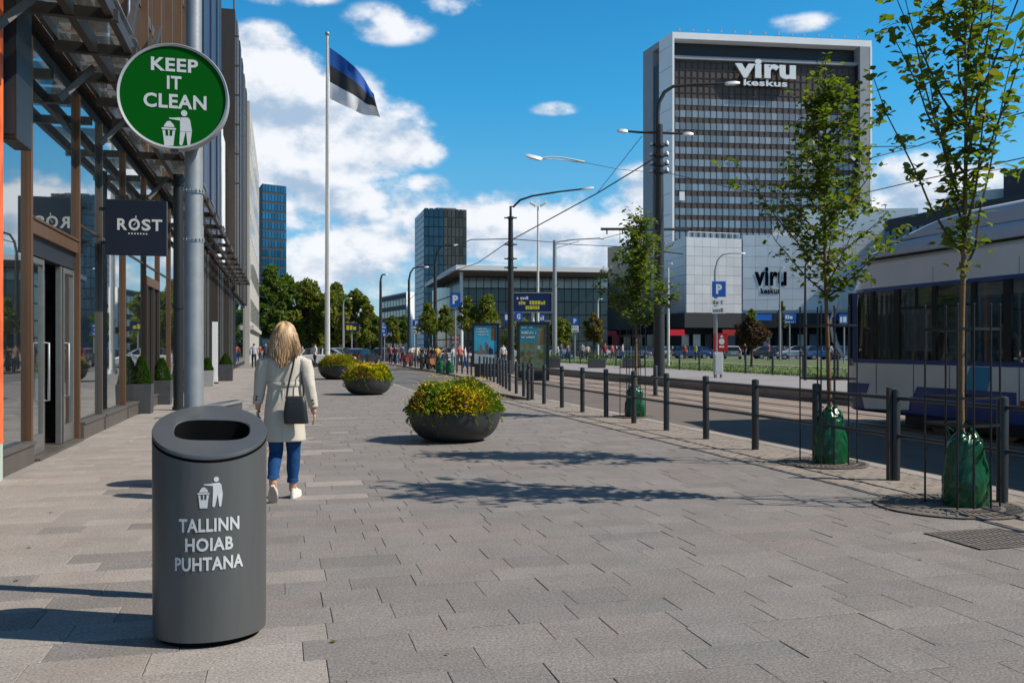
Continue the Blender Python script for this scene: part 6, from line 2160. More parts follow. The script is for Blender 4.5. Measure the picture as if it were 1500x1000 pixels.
lamp_post(748, 50.0, 0.0, postA, 'lamp_post', 'tall black swan-neck lamp post between the two lit poster panels', 'street lamp')
lamp_post(965.5, 37.0, 0.25, postB, 'tram_pole', 'thick dark tram pole with twin side lamps in front of the shopping centre', 'tram pole')
lamp_post(812.5, 86.0, 0.0, postC, 'tram_pole', 'grey tram wire pole with one side arm before the glass hall', 'tram pole', 'steel')
lamp_post(788, 95.0, 0.0, postD, 'lamp_post', 'thin white lamp post with two V-shaped heads over the glass hall', 'street lamp', 'pole_white')
lamp_post(637.5, 72.0, 0.0, curved(385, 359, 26, 1, .2), 'lamp_post', 'black curved lamp post in front of the three-faced glass tower', 'street lamp')
lamp_post(599, 82.0, 0.0, curved(410, 391, 22, 1, .18), 'lamp_post', 'black curved lamp post left of the three-faced glass tower', 'street lamp')
lamp_post(557.5, 88.0, 0.0, curved(412, 402, 7, 1, .2), 'tram_pole', 'dark straight pole at the left end of the far railing', 'tram pole')
lamp_post(503, 95.0, 0.0, curved(446, 437, 9, 1, .12), 'lamp_post', 'small grey lamp post among the dark trees behind the flagpole', 'street lamp', 'steel')
lamp_post(1047.5, 80.0, 0.0, curved(395, 371, 34, 1, .15), 'lamp_post', 'grey curved lamp post behind the parking sign by the shopping centre', 'street lamp', 'steel')
lamp_post(1142.5, 85.0, 0.0, curved(398, 392, 4, 1, .11), 'lamp_post', 'thin grey straight pole in front of the black wall letters', 'street lamp', 'steel')
lamp_post(979, 60.0, 0.0, curved(392, 386, 3, 1, .09), 'lamp_post', 'slim pale pole just right of the thick tram pole', 'street lamp', 'pole_white')
lamp_post(1179.5, 33.0, 0.25, curved(392, 386, 2, 1, .06), 'lamp_post', 'slim dark pole standing left of the second young tree', 'street lamp')
lamp_post(876, 93.0, 0.0, curved(442, 438, 4, 1, .1), 'lamp_post', 'short pale pole above the maroon tree near the glass hall', 'street lamp', 'pole_white')
# stub bollard below the thick pole
X, Y, z = gp(960, 580, -0.085)
t = thing('bollard', 'single dark bollard in the road below the thick tram pole', 'bollard', (X, Y, ZR))
b = B(); b.lathe([(.10, 0), (.10, .03), (.07, .035)], 16); b.build('foot', M['post_metal'], t, smooth=40)
b = B(); post_geo(b, 0, 0, .98, .07); b.build('post', M['post_metal'], t, smooth=40)


def P3(px, py, z):
    X, Y = at(px, z); return Vector((X, Y, hh(py, z)))


def wire(name, label, pts_, r=.022, sag=0.0, mt='wire'):
    t = None
    P = []
    for (a, b_) in zip(pts_, pts_[1:]):
        for k in range(8):
            f = k / 8; p = a.lerp(b_, f); p.z -= sag * 4 * f * (1 - f); P.append(p)
    P.append(pts_[-1])
    b = B(); b.tube(P, r, 5); o = b.build(name, M[mt]); tag(o, label, 'wire', 'overhead wires above the tram line')
    return o


wire('overhead_wire', 'overhead wire running from the thick tram pole down to the black swan-neck lamp post', [P3(962, 230, 37), P3(875, 283, 43), P3(752, 350, 50)], .030)
wire('overhead_wire', 'thin upper stay wire from the twin lamps down towards the swan-neck arm', [P3(940, 200, 37.0), P3(876, 281, 43.1)], .014)
wire('overhead_wire', 'overhead wire from the thick tram pole across the brown tower to the right', [P3(972, 252, 37), P3(1092, 280, 36), P3(1182, 302, 34), P3(1330, 268, 28), P3(1560, 218, 22)], .016)
wire('overhead_wire', 'overhead wire from the swan-neck post leftwards to the glass tower', [P3(745, 350, 50), P3(690, 351, 58), P3(640, 372, 72)], .03)
wire('overhead_wire', 'overhead wire between the swan-neck post and the tram wire pole', [P3(750, 350, 50), P3(812, 355, 86)], .03)
wire('overhead_wire', 'lower wire slanting from the swan-neck post behind the hall roof', [P3(746, 353, 50), P3(700, 385, 70), P3(640, 405, 90)], .03)
wire('overhead_wire', 'wire from the tram wire pole arm towards the third young tree', [P3(884, 349, 86), P3(935, 336, 60), P3(1010, 337, 40)], .03)
wire('overhead_wire', 'second lower wire from the tram wire pole past the third tree', [P3(814, 357, 86), P3(905, 361, 70), P3(1000, 372, 50)], .03)
wire('overhead_wire', 'high wire at the top right passing behind the nearest tree', [P3(1220, 216, 30), P3(1345, 214, 30), P3(1440, 180, 25), P3(1600, 140, 20)], .018)
wire('overhead_wire', 'lower slanting wire at the right between the two nearest trees', [P3(1200, 253, 30), P3(1285, 229, 29), P3(1345, 214, 30)], .016)
wire('overhead_wire', 'thin horizontal wire between the left poles of the far railing', [P3(557, 440, 88), P3(599, 440, 82), P3(637, 402, 72)], .02)
# contact arm before the tower
t = thing('wire_arm', 'dark horizontal wire arm hung left of the third young tree', 'wire arm', tuple(P3(880, 335.5, 60)), -TH)
k6 = 60 / FPX
b = B(); b.tube([(0, 0, 0), (130 * k6, 0, -.02)], .09, 8); b.build('tube', M['steel_dark'], t, smooth=50)
for u in (9, 32, 60):
    b = B(); b.tube([(u * k6, 0, 0), (u * k6, 0, -.35)], .05, 6); b.build('insulator', M['wire'], t)
b = B(); b.tube([(28 * k6, 0, -.05), (28 * k6, 0, -.8)], .02, 5); b.build('dropper', M['wire'], t)
# hung street luminaire
t = thing('hanging_luminaire', 'white street luminaire hung on a span wire in the open sky left of the tower', 'street lamp', tuple(P3(770, 229, 34)), -TH)
k3 = 34 / FPX
b = B(); b.loft([[(0 * k3, -.06, .03), (0, .06, .03), (0, .05, .08), (0, -.05, .08)], [(6 * k3, -.14, -.06), (6 * k3, .14, -.06), (6 * k3, .08, .07), (6 * k3, -.08, .07)], [(20 * k3, -.13, -.16), (20 * k3, .13, -.16), (20 * k3, .06, -.02), (20 * k3, -.06, -.02)], [(24 * k3, -.03, -.12), (24 * k3, .03, -.12), (24 * k3, .03, -.06), (24 * k3, -.03, -.06)]]); b.build('lamp_head', M['panel_white'], t, smooth=40)
b = B(); b.tube([(22 * k3, 0, -.09), (36 * k3, 0, -.02), (52 * k3, 0, -.04), (68 * k3, 0, -.12), (86 * k3, 0, -.23)], [.03, .025, .025, .03, .05], 8); b.tube([(24 * k3, 0, -.10), (46 * k3, 0, -.12), (66 * k3, 0, -.19), (84 * k3, 0, -.25)], .02, 6); b.build('arm', M['panel_white'], t, smooth=50)
wire('overhead_wire', 'span wire carrying the hung white luminaire from the thick tram pole', [P3(856, 238, 34), P3(905, 248, 35.5), P3(963, 253, 37)], .012)

# ---- flagpole and flag
zF = 52.0
XF_, YF_ = at(479.5, zF)
t = thing('flagpole', 'tall white tapered flagpole rising from the pavement behind the flower bowls', 'flagpole', (XF_, YF_, 0), -TH)
HF = hh(53, zF)
b = B(); b.tube([(0, 0, 0), (0, 0, HF * .5), (0, 0, HF)], [.155, .125, .075], 20); b.build('shaft', M['pole_white'], t, smooth=60)
b = B(); b.lathe([(.001, 0), (.10, .03), (.14, .13), (.10, .23), (.001, .27)], 14, (0, 0, HF)); b.build('finial', M['steel'], t, smooth=60)
b = B(); b.tube([(0, 0, 0), (0, 0, .25)], [.3, .22], 20); b.build('foot', M['steel'], t, smooth=40)
b = B(); b.tube([(.09, -.14, 1.2), (.08, -.10, HF - .2)], .008, 5); b.build('halyard', M['wire'], t)
fl = thing('flag', 'blue black and white striped flag flying from the tall flagpole', 'flag', (XF_, YF_, 0), -TH)
kf = zF / FPX
NU, NV = 40, 24


def flag_pt(u, v):
    top = Vector((483, 70)).lerp(Vector((548, 139)), u) + Vector((10, -2)) * math.sin(u * PI) * .5 + Vector((0, -4)) * math.sin(u * PI)
    bot = Vector((482.5, 144)).lerp(Vector((557, 173)), u) + Vector((0, 4)) * math.sin(u * PI)
    p = top.lerp(bot, v)
    dep = .22 * math.sin(u * 10 + v * 2.0) * (.25 + u) + .05 * math.sin(u * 22 - v * 5) * u + .25 * math.sin(v * 4 + u * 3) * u
    return ((p.x - 479.5) * kf, dep, hh(p.y, zF) + .05 * math.sin(u * 13 + v * 2) * u)


for si, mt in enumerate(('flag_blue', 'flag_black', 'flag_white')):
    b = B()
    n_v = NV // 3
    vs = []
    for j in range(n_v + 1):
        v = (si * n_v + j) / NV
        for i in range(NU + 1):
            vs.append(flag_pt(i / NU, v))
    b.add(vs, [(j * (NU + 1) + i, j * (NU + 1) + i + 1, (j + 1) * (NU + 1) + i + 1, (j + 1) * (NU + 1) + i) for j in range(n_v) for i in range(NU)])
    b.build('stripe', M[mt], fl, smooth=180)

# ---- lit poster panels
def poster(px0, px1, py0, py1, pybase, z, label, dark):
    X, Y = at((px0 + px1) / 2, z)
    t = thing('poster_stand', label, 'advertising panel', (X, Y, 0), -TH * 0.9)
    k = z / FPX; w = (px1 - px0) * k / 2
    zt, zb = hh(py0, z), hh(py1, z)
    fw = .10
    b = B(); b.box(-w, -w + fw, -.14, .14, 0 if dark else zb, zt - .0); b.box(w - fw, w, -.14, .14, 0 if dark else zb, zt); b.box(-w + fw, w - fw, -.14, .14, zt - .12, zt); b.box(-w + fw, w - fw, -.14, .14, zb, zb + .14)
    b.build('frame', M['black_metal'], t, bevel=.012)
    b = B(); b.box(-w + fw, w - fw, -.10, .10, zb + .14, zt - .12); b.build('case', M['tower_dark'], t)
    b = B(); b.box(-w * (1.0 if dark else .8), w * (1.0 if dark else 1.15), -.22, .22, 0, .05 if dark else zb - .003); b.build('plinth', M['black_metal'], t, bevel=.01)
    if dark:
        b = B(); b.box(-w + fw, w - fw, -.06, .06, .05, zb - .003); b.build('lower_panel', M['tower_dark'], t)
    x0, x1 = -w + fw + .03, w - fw - .03
    y = -.104
    fn = lambda u, v: (x0 + (x1 - x0) * u, y, zb + .16 + (zt - .14 - zb - .16) * v)
    rr = random.Random(int(px0))

    def patch(pts_, mt, dy=.002, name='print'):
        f2 = lambda u, v: (x0 + (x1 - x0) * u, y - dy, zb + .16 + (zt - .14 - zb - .16) * v)
        bb = B(); bb.poly(pts_, f2); return bb.build(name, M[mt], t)
    patch([(0, 0), (1, 0), (1, 1), (0, 1)], 'poster_sky' if not dark else 'poster_green', 0, 'poster')
    if not dark:
        patch([(0, 0), (1, 0), (1, .24), (0, .27)], 'poster_pale', .001)
        hill = [(0, .27)] + [(u / 12, .30 + .05 * math.sin(u * 1.7) + rr.uniform(0, .03)) for u in range(13)] + [(1, .25)]
        patch(hill, 'poster_brown', .0015)
        for u, h in ((.30, .50), (.36, .40), (.52, .58), (.58, .52), (.70, .44), (.78, .40), (.18, .36)):
            patch([(u - .05, .24), (u + .05, .24), (u + .055, h - .06), (u + .02, h), (u - .02, h), (u - .055, h - .06)], rr.choice(['grey_print', 'poster_brown', 'navy']), .002 + u * .001)
        patch([(.74, .62), (.97, .60), (.97, .98), (.76, .98)], 'poster_brown', .0015)
        rows = [(.08, .56, .90, .945), (.08, .62, .82, .865), (.15, .66, .745, .785)]
    else:
        patch([(0, .62), (.66, .62), (.66, 1), (0, 1)], 'poster_teal', .001)
        for k_ in range(16):
            u, v = rr.uniform(.05, .85), rr.uniform(.04, .55)
            s = rr.uniform(.05, .14)
            patch([(u - s, v - s * .5), (u + s, v - s * .6), (u + s * .8, v + s * .5), (u - s * .5, v + s * .6)], rr.choice(['poster_brown', 'poster_green', 'poster_pale', 'poster_green', 'grey_print', 'leaf_yel']), .0015 + k_ * .0003)
        patch([(.74, .55), (.95, .58), (.96, .95), (.82, .9)], 'poster_brown', .001)
        rows = [(.06, .5, .93, .965), (.06, .62, .80, .86), (.06, .58, .71, .755)]
    f3 = lambda u, v: fn(u, v)
    bb = B()
    for (u0, u1, v0, v1) in rows:
        glyph_row(bb, lambda u, v: (fn(u, v)[0], y - .009, fn(u, v)[2]), u0, u1, v0, v1, rr)
    bb.build('small_print', M['white_print'], t, kind='stuff')
    bb = B(); bb.obox((w * .9, 0, zt + .02), (.28, .2, .06)); bb.build('top_lamp', M['steel'], t, bevel=.01)
    return t


poster(691, 731.5, 473, 537, 549, 44.0, 'left poster panel with a light blue picture on a dark plinth by the railing', False)
poster(757, 804.5, 471, 548, 556, 39.0, 'right poster panel with a dark green and teal picture, down to the ground', True)

# ---- billboard and signs
def post_sign(name, label, px, zsig, parts, pybase=None, post_px=None, post_top=None, r=.035, cat='sign', mt='steel', base=0.0, group=None):
    X, Y = at(px, zsig)
    t = thing(name, label, cat, (X, Y, base), -TH, group)
    k = zsig / FPX
    off = ((post_px or px) - px) * k
    tops = max(hh(p[2], zsig) for p in parts)
    top = hh(post_top, zsig) if post_top else tops - .05
    py_ = r + .022
    b = B(); b.tube([(off, py_, 0), (off, py_, top - base)], r, 10); b.build('post', M[mt], t, smooth=50)
    for (xa, xb, ya, yb, mk, txt) in parts:
        u0, u1 = (xa - px) * k, (xb - px) * k; z1, z0 = hh(ya, zsig) - base, hh(yb, zsig) - base
        b = B(); b.box(u0, u1, -.02, .012, z0, z1); pl = b.build('plate', M[mk], t, bevel=.006)
        if txt:
            bb = B(); kind, tm = txt
            fn = lambda u, v: (u0 + (u1 - u0) * u, -.0235, z0 + (z1 - z0) * v)
            if kind.startswith('*'):
                rr = random.Random(len(label) + int(ya))
                n_ = int(kind[1:])
                for i in range(n_):
                    v1 = 1 - (i + .25) / n_; v0 = 1 - (i + .8) / n_
                    a_ = (u1 - u0) / (z1 - z0)
                    glyph_row(bb, lambda u, v: fn(u / a_, v), .08 * a_, rr.uniform(.75, .94) * a_, v0, v1, rr)
            else:
                W_ = (u1 - u0); H_ = (z1 - z0)
                hgt = H_ * .62; wid = hgt * .62 * len(kind)
                put_text(bb, kind, lambda u, v: ((u0 + u1) / 2 + u, -.0235, z0 + H_ * .2 + v), min(wid, W_ * .8), hgt, 0, .05)
            bb.build('lettering', M[tm], pl)
    return t


bb_t = post_sign('billboard', 'dark blue billboard with yellow print in front of the glass hall', 780, 88, [(752.5, 808, 429.5, 456.5, 'navy', None)], post_px=781, r=.16, cat='billboard', mt='pole_white')
k = 88 / FPX
for (xa, xb, ya, yb, mk) in ((757, 776, 434, 438.5, 'white'), (757, 803, 440.5, 446, 'yellow'), (765, 790, 448, 453, 'yellow')):
    bb = B(); rr = random.Random(int(ya)); h_ = (yb - ya) * k
    glyph_row(bb, lambda u, v: (u, -.030, v), (xa - 780) * k, (xb - 780) * k, hh(yb, 88), hh(ya, 88), rr)
    bb.v = [(x, y, hh(yb, 88) + min(z - hh(yb, 88), h_)) for x, y, z in bb.v]
    bb.build('small_print', M[mk], bb_t, kind='stuff')
b = B(); x0, x1 = (751 - 780) * k, (809.5 - 780) * k
b.box(x0, x1, -.05, .06, hh(429.4, 88), hh(428.2, 88)); b.box(x0, x1, -.05, .06, hh(457.8, 88), hh(456.6, 88)); b.box(x1 - .1, x1, -.05, .06, hh(456.5, 88), hh(429.5, 88)); b.build('frame', M['concrete_grey'], bb_t)
b = B(); b.tube([(1.2, .08, hh(440, 88)), (2.4, .5, hh(452, 88))], .05, 6); b.build('stay', M['steel_dark'], bb_t)

post_sign('parking_sign', 'blue parking sign with white plates below on the platform by a grey cabinet', 1053, 36, [(1043, 1063, 412, 435, 'p_blue', ('P', 'white')), (1043, 1063, 437.5, 447.5, 'white', ('*1', 'grey_print')), (1043, 1063, 449, 459, 'white', ('*1', 'grey_print'))], post_px=1050, r=.035, base=0.25, cat='road sign')
post_sign('parking_sign', 'large blue parking sign above the row of small trees near the glass hall', 667, 58, [(659.5, 674.5, 428.5, 449.5, 'p_blue', ('P', 'white'))], r=.05, cat='road sign')
post_sign('parking_sign', 'small blue parking sign with a white plate left of the small trees', 609.5, 62, [(604.5, 615.5, 468, 478, 'p_blue', ('P', 'white')), (604.5, 615.5, 479, 489, 'white', ('*2', 'grey_print'))], r=.05, cat='road sign')
post_sign('parking_sign', 'small blue parking sign with a white plate in front of the glass hall', 842, 76, [(837, 847.5, 464.5, 476, 'p_blue', ('P', 'white')), (837, 847.5, 477, 486.5, 'white', ('*2', 'grey_print'))], r=.06, cat='road sign')
post_sign('notice_board', 'orange notice plate on a post under the large parking sign', 667.5, 60, [(661.5, 674, 490, 504, 'orange', ('*2', 'white'))], r=.05)
post_sign('direction_sign', 'pair of blue direction plates behind the swan-neck lamp post', 752, 70, [(739, 751, 457.5, 471, 'p_blue', ('*1', 'white')), (754, 765.5, 457, 470, 'p_blue', ('G', 'white'))], r=.06)
post_sign('direction_sign', 'narrow blue plate on a pale post right of the poster panels', 794.5, 80, [(791, 797.5, 460, 471, 'p_blue', ('*1', 'white'))], r=.06)
post_sign('direction_sign', 'blue and yellow direction board among the trees by the flagpole', 515, 92, [(506, 526, 473.5, 485.5, 'navy', ('*1', 'yellow'))], r=.07)
post_sign('direction_sign', 'white square plate on the dark straight pole by the far railing', 563, 85, [(559.5, 566.5, 476, 493, 'p_blue', ('*3', 'white'))], r=.05)
post_sign('parking_lot_sign', 'blue car park board on a thin post below the black wall letters', 1157, 80, [(1149, 1166, 459, 469, 'p_blue', ('*1', 'white')), (1149, 1166, 470, 473, 'p_blue', ('*1', 'white'))], r=.06)
post_sign('parking_lot_sign', 'blue board partly hidden behind the front of the tram', 1237, 70, [(1229, 1246, 460, 475, 'p_blue', ('*1', 'white'))], r=.06)
post_sign('advert_board', 'red square board with a pale emblem behind the grey cabinet', 1056, 62, [(1045, 1066, 488, 515, 'red', None)], r=.06)
ab = [o for o in bpy.data.objects if o.get('label', '').startswith('red square board')][0]
b = B(); k = 62 / FPX; zc = hh(500, 62)
b.disc(4.2 * k, 14, lambda x, y: (x + .05, -.026, zc + y * 1.1)); b.add([(-.08, -.027, hh(494, 62)), (.18, -.027, hh(494, 62)), (.05, -.027, hh(490, 62))], [(0, 1, 2)]); b.box(-.12, .22, -.028, -.022, hh(509, 62), hh(506.5, 62)); b.build('emblem', M['white'], ab)
X, Y = at(1051, 35.7)
t = thing('cabinet', 'pale grey machine cabinet on short legs at the foot of the parking sign', 'cabinet', (X, Y - .05, .25), -TH)
b = B(); b.box(-.17, .17, -.14, .14, .14, 1.02); b.build('case', M['machine'], t, bevel=.012)
for x in (-.12, .12):
    b = B(); b.box(x - .03, x + .03, -.1, .1, 0, .138); b.build('leg', M['concrete_grey'], t)
b = B(); b.box(-.13, .13, -.147, -.141, .25, .92); b.build('door', M['machine'], t, bevel=.004)

# ================================================================== CARS
def make_car(kind):
    """car along +x (nose at +x), 4.2 m long; every part a mesh of its own"""
    L, W_ = 4.25, 1.76
    hgt = 1.48 if kind == 'hatch' else 1.43
    root = thing('parked_car', 'car', 'car', (0, 0, 0), 0, 'cars around the square')
    if kind == 'hatch':
        low = [(-2.1, .42), (-2.12, .62), (-2.08, .92), (-1.0, .98), (.75, .98), (1.55, .88), (2.05, .72), (2.12, .5), (2.08, .3), (-2.02, .3)]
        cab = [(-2.0, .94), (-1.72, 1.36), (-1.35, 1.46), (.0, 1.47), (.45, 1.36), (1.12, .97)]
    else:
        low = [(-2.1, .4), (-2.13, .6), (-2.1, .90), (-1.4, .97), (.7, .96), (1.6, .86), (2.05, .7), (2.12, .5), (2.08, .28), (-2.02, .28)]
        cab = [(-1.95, .94), (-1.25, 1.34), (-.95, 1.42), (-.1, 1.43), (.3, 1.34), (1.05, .95)]
    rings = []
    for y, sx, dz in ((-W_ / 2, .955, .06), (-W_ / 2 + .06, .985, .02), (-W_ / 2 + .22, 1, 0), (W_ / 2 - .22, 1, 0), (W_ / 2 - .06, .985, .02), (W_ / 2, .955, .06)):
        rings.append([(x * sx, y, z - (dz if z > .6 else -dz * .4)) for x, z in low])
    b = B(); b.loft(rings); b.build('body', M['carpaint'], root, smooth=35, fix=True)
    rings = []
    for y, sc_, zk in ((-W_ / 2 + .08, 1, 0), (-W_ / 2 + .26, 1, 1), (W_ / 2 - .26, 1, 1), (W_ / 2 - .08, 1, 0)):
        rings.append([(x if zk else x * 1.0 + (.1 if x < 0 else -.02) * 0, y, z if zk else .93 + (z - .93) * 0.0 - .002 * i) for i, (x, z) in enumerate(cab)])
    b = B(); b.loft(rings); b.build('cabin_glass', M['car_glass'], root, smooth=30, fix=True)
    b = B(); b.loft([[(x, y, z + .012) for x, z in cab[1:5]] + [(x, y, z - .03) for x, z in reversed(cab[1:5])] for y in (-W_ / 2 + .28, W_ / 2 - .28)]); b.build('roof', M['carpaint'], root, smooth=30, fix=True)
    for s in (-1, 1):
        b = B()
        for i in (0, 4):
            (xa, za), (xb, zb) = cab[i], cab[i + 1]
            b.bar((xa, s * (W_ / 2 - .09), .95), (xb, s * (W_ / 2 - .27), zb if i == 0 else za), .06, .05) if i == 0 else b.bar((xb, s * (W_ / 2 - .09), .95), (xa, s * (W_ / 2 - .27), za), .06, .05)
        b.bar((-.35, s * (W_ / 2 - .085), .95), (-.35, s * (W_ / 2 - .262), 1.44), .09, .03)
        b.build('pillar', M['carpaint'], root)
        b = B(); b.obox((.78, s * (W_ / 2 + .07), 1.0), (.14, .16, .12)); b.build('mirror', M['carpaint'], root, bevel=.03)
        b = B(); b.obox((1.93, s * .62, .68), (.26, .36, .13), Matrix.Rotation(-s * .2, 3, 'Z')); b.build('headlight', M['lamp_clear'], root, bevel=.03)
        b = B(); b.obox((-2.06, s * .70, .80), (.10, .28, .24)); b.build('tail_light', M['lamp_red'], root, bevel=.02)
    for x in (-1.3, 1.32):
        for s in (-1, 1):
            b = B(); y = s * (W_ / 2 - .08)
            b.tube([(x, y - .1, .31), (x, y + .1, .31)], .315, 20); tyre = b.build('wheel', M['tyre'], root, smooth=40)
            b = B(); b.tube([(x, y + s * .085, .31), (x, y + s * .108, .31)], .20, 14); b.build('rim', M['rim'], tyre, smooth=40)
    b = B(); b.box(-2.135, -2.10, -.26, .26, .58, .70); b.build('number_plate', M['white'], root)
    b = B(); b.box(2.08, 2.13, -.5, .5, .38, .52); b.build('grille', M['tyre'], root)
    return root


def paint(root, c):
    for ch in root.children_recursive:
        ch.color = (*c, 1)
    root.color = (*c, 1)


protos = {'hatch': make_car('hatch'), 'saloon': make_car('saloon')}
used_p = set()


def place_car(kind, px, z, heading, c, label, base=0.0):
    o = protos[kind]
    if kind in used_p:
        o = copy_tree(protos[kind])
    used_p.add(kind)
    X, Y = at(px, z)
    o.location = (X, Y, base); o.rotation_euler = (0, 0, heading - TH)
    o['label'] = label
    paint(o, c)
    return o


place_car('hatch', 481, 70, R(4), (.62, .63, .65), 'white hatchback crossing behind the flagpole', ZR)
place_car('saloon', 530, 74, R(72), (.012, .013, .017), 'dark saloon with its red tail lights towards the camera, right of the flagpole', ZR)
place_car('hatch', 503, 92, R(78), (.10, .10, .11), 'small grey hatchback beyond the dark saloon, under the trees', ZR)
place_car('hatch', 564, 92, R(80), (.02, .022, .03), 'black car parked at the far end of the railing by the straight pole', ZR)
place_car('saloon', 582, 96, R(80), (.30, .05, .04), 'dark red car parked far down the street left of the curved lamp post', ZR)
row = [(1012, 101, 5, (.012, .05, .16), 'hatch', 'dark blue car parked left of the red square board'), (1030, 104, 5, (.03, .07, .20), 'saloon', 'blue saloon parked directly behind the red square board'),
       (1073, 99, 78, (.35, .36, .30), 'hatch', 'pale grey car parked just right of the red square board'), (1128, 101, 4, (.025, .03, .035), 'saloon', 'black saloon parked below the black wall letters'),
       (1166, 97, 172, (.60, .61, .63), 'hatch', 'white hatchback parked under the blue car park board'), (1148, 104, 20, (.06, .07, .09), 'hatch', 'dark grey car parked between the black saloon and the white hatchback'),
       (1205, 95, 4, (.03, .10, .25), 'hatch', 'blue hatchback parked behind the second young tree'), (1228, 96, 6, (.55, .56, .58), 'saloon', 'silver saloon parked beside the front of the tram'),
       (985, 103, 20, (.30, .30, .31), 'saloon', 'grey saloon parked right of the thick tram pole'), (948, 106, 10, (.05, .05, .06), 'hatch', 'black hatchback parked behind the third young tree'),
       (905, 104, 12, (.55, .55, .55), 'hatch', 'white hatchback parked below the tan block'), (868, 106, 175, (.62, .60, .52), 'saloon', 'cream saloon parked under the maroon tree by the hall'),
       (838, 108, 8, (.02, .025, .04), 'saloon', 'navy saloon parked behind the small parking sign at the hall'), (816, 104, 5, (.45, .46, .48), 'hatch', 'silver hatchback parked right of the dark poster panel'), (1250, 92, 8, (.02, .03, .08), 'hatch', 'dark blue hatchback parked partly behind the tram front'),
       (640, 100, 80, (.05, .06, .09), 'hatch', 'navy hatchback parked beyond the railing below the large parking sign'), (613, 98, 84, (.5, .5, .5), 'hatch', 'silver car parked beyond the railing left of the small trees'),
       (668, 92, 10, (.5, .5, .52), 'saloon', 'pale silver saloon parked behind the orange notice'), (712, 94, 8, (.02, .03, .07), 'hatch', 'dark navy hatchback parked behind the blue poster panel'), (742, 96, 4, (.42, .42, .43), 'saloon', 'grey saloon parked between the two poster panels'),
       (852, 100, 186, (.03, .03, .035), 'hatch', 'small black car parked right of the hall parking sign'), (926, 101, 10, (.08, .10, .16), 'saloon', 'slate blue saloon parked left of the third young tree')]
for (px, z, hd, c, kind, lab) in row:
    place_car(kind, px, z, R(hd), c, lab, -0.3 if px > 700 else ZR)
# slightly raised car park the row stands on
for o in [o for o in bpy.data.objects if o.get('category') == 'car' and abs(o.location.z + 0.3) < 1e-4]:
    o.location.z = 0.10
g = B(); g.box(47.2, 120, 30, 130, -0.4, 0.10)
structure(g.build('car_park', M['asphalt_grey']))
g = B(); g.prism([(22, 92.2), (36, 110.2), (47.1, 104.2), (47.1, 140), (21.4, 140), (21.4, 92.2)], -0.4, 0.095)
structure(g.build('car_park', M['asphalt_grey']))

# ================================================================== PEOPLE FARTHER OFF
def far_person(px, z, face, shirt, trousers, label, base=0.0, h=1.74, hair='hair_dark', carry=None, step=0.12, seed=0):
    X, Y = at(px, z)
    t = thing('person', label, 'person', (X, Y, base), face, 'people walking in the street')
    k = h / 1.74
    rr = random.Random(seed + int(px))
    s = step
    N_ = [(0, 0, .92, .13), (0, 0, 1.12, .125), (0, 0, 1.32, .135), (0, 0, 1.45, .06), (0, .02, 1.56, .075), (0, .02, 1.66, .085),
          (-.19, 0, 1.40, .06), (-.24, -.04, 1.14, .048), (-.24, .06 + s * .3, .92, .034), (.19, 0, 1.40, .06), (.24, -.02, 1.14, .048), (.25, .05 - s * .3, .92, .034),
          (-.09, 0, .86, .09), (-.09, s * .7, .48, .065), (-.09, s, .10, .045), (-.09, s + .13, .045, .042), (.09, 0, .86, .09), (.09, -s * .3, .48, .065), (.09, -s, .12, .045), (.09, -s + .12, .045, .042),
          (-.245, .08 + s * .3, .84, .03), (.255, .07 - s * .3, .84, .03)]
    E_ = [(0, 1), (1, 2), (2, 3), (3, 4), (4, 5), (2, 6), (6, 7), (7, 8), (2, 9), (9, 10), (10, 11), (0, 12), (12, 13), (13, 14), (14, 15), (0, 16), (16, 17), (17, 18), (18, 19), (8, 20), (11, 21)]
    N_ = [(x * k, y * k, z_ * k, r * k) for x, y, z_, r in N_]
    me = skin_body('body', N_, E_, [M['skin'], M['cloth_a'], trousers, M[hair], M['shoe']], None, 0, 1)
    for p in me.polygons:
        c = p.center
        zz = c.z / k
        if zz < .085:
            m_ = 4
        elif zz < .93 and abs(c.x / k) < .2:
            m_ = 2
        elif zz < 1.46 and not (abs(c.x / k) > .195 and zz < 1.12):
            m_ = 1
        elif zz > 1.60 or (zz > 1.53 and c.y / k < 0.0):
            m_ = 3
        else:
            m_ = 0
        p.material_index = m_
    o = link('body', me, t)
    o.color = (*shirt, 1)
    if carry == 'pack':
        b = B(); b.obox((0, -.19 * k, 1.24 * k), (.30, .16, .42)); q = b.build('backpack', M['trouser_dark'], t, bevel=.04)
    return t


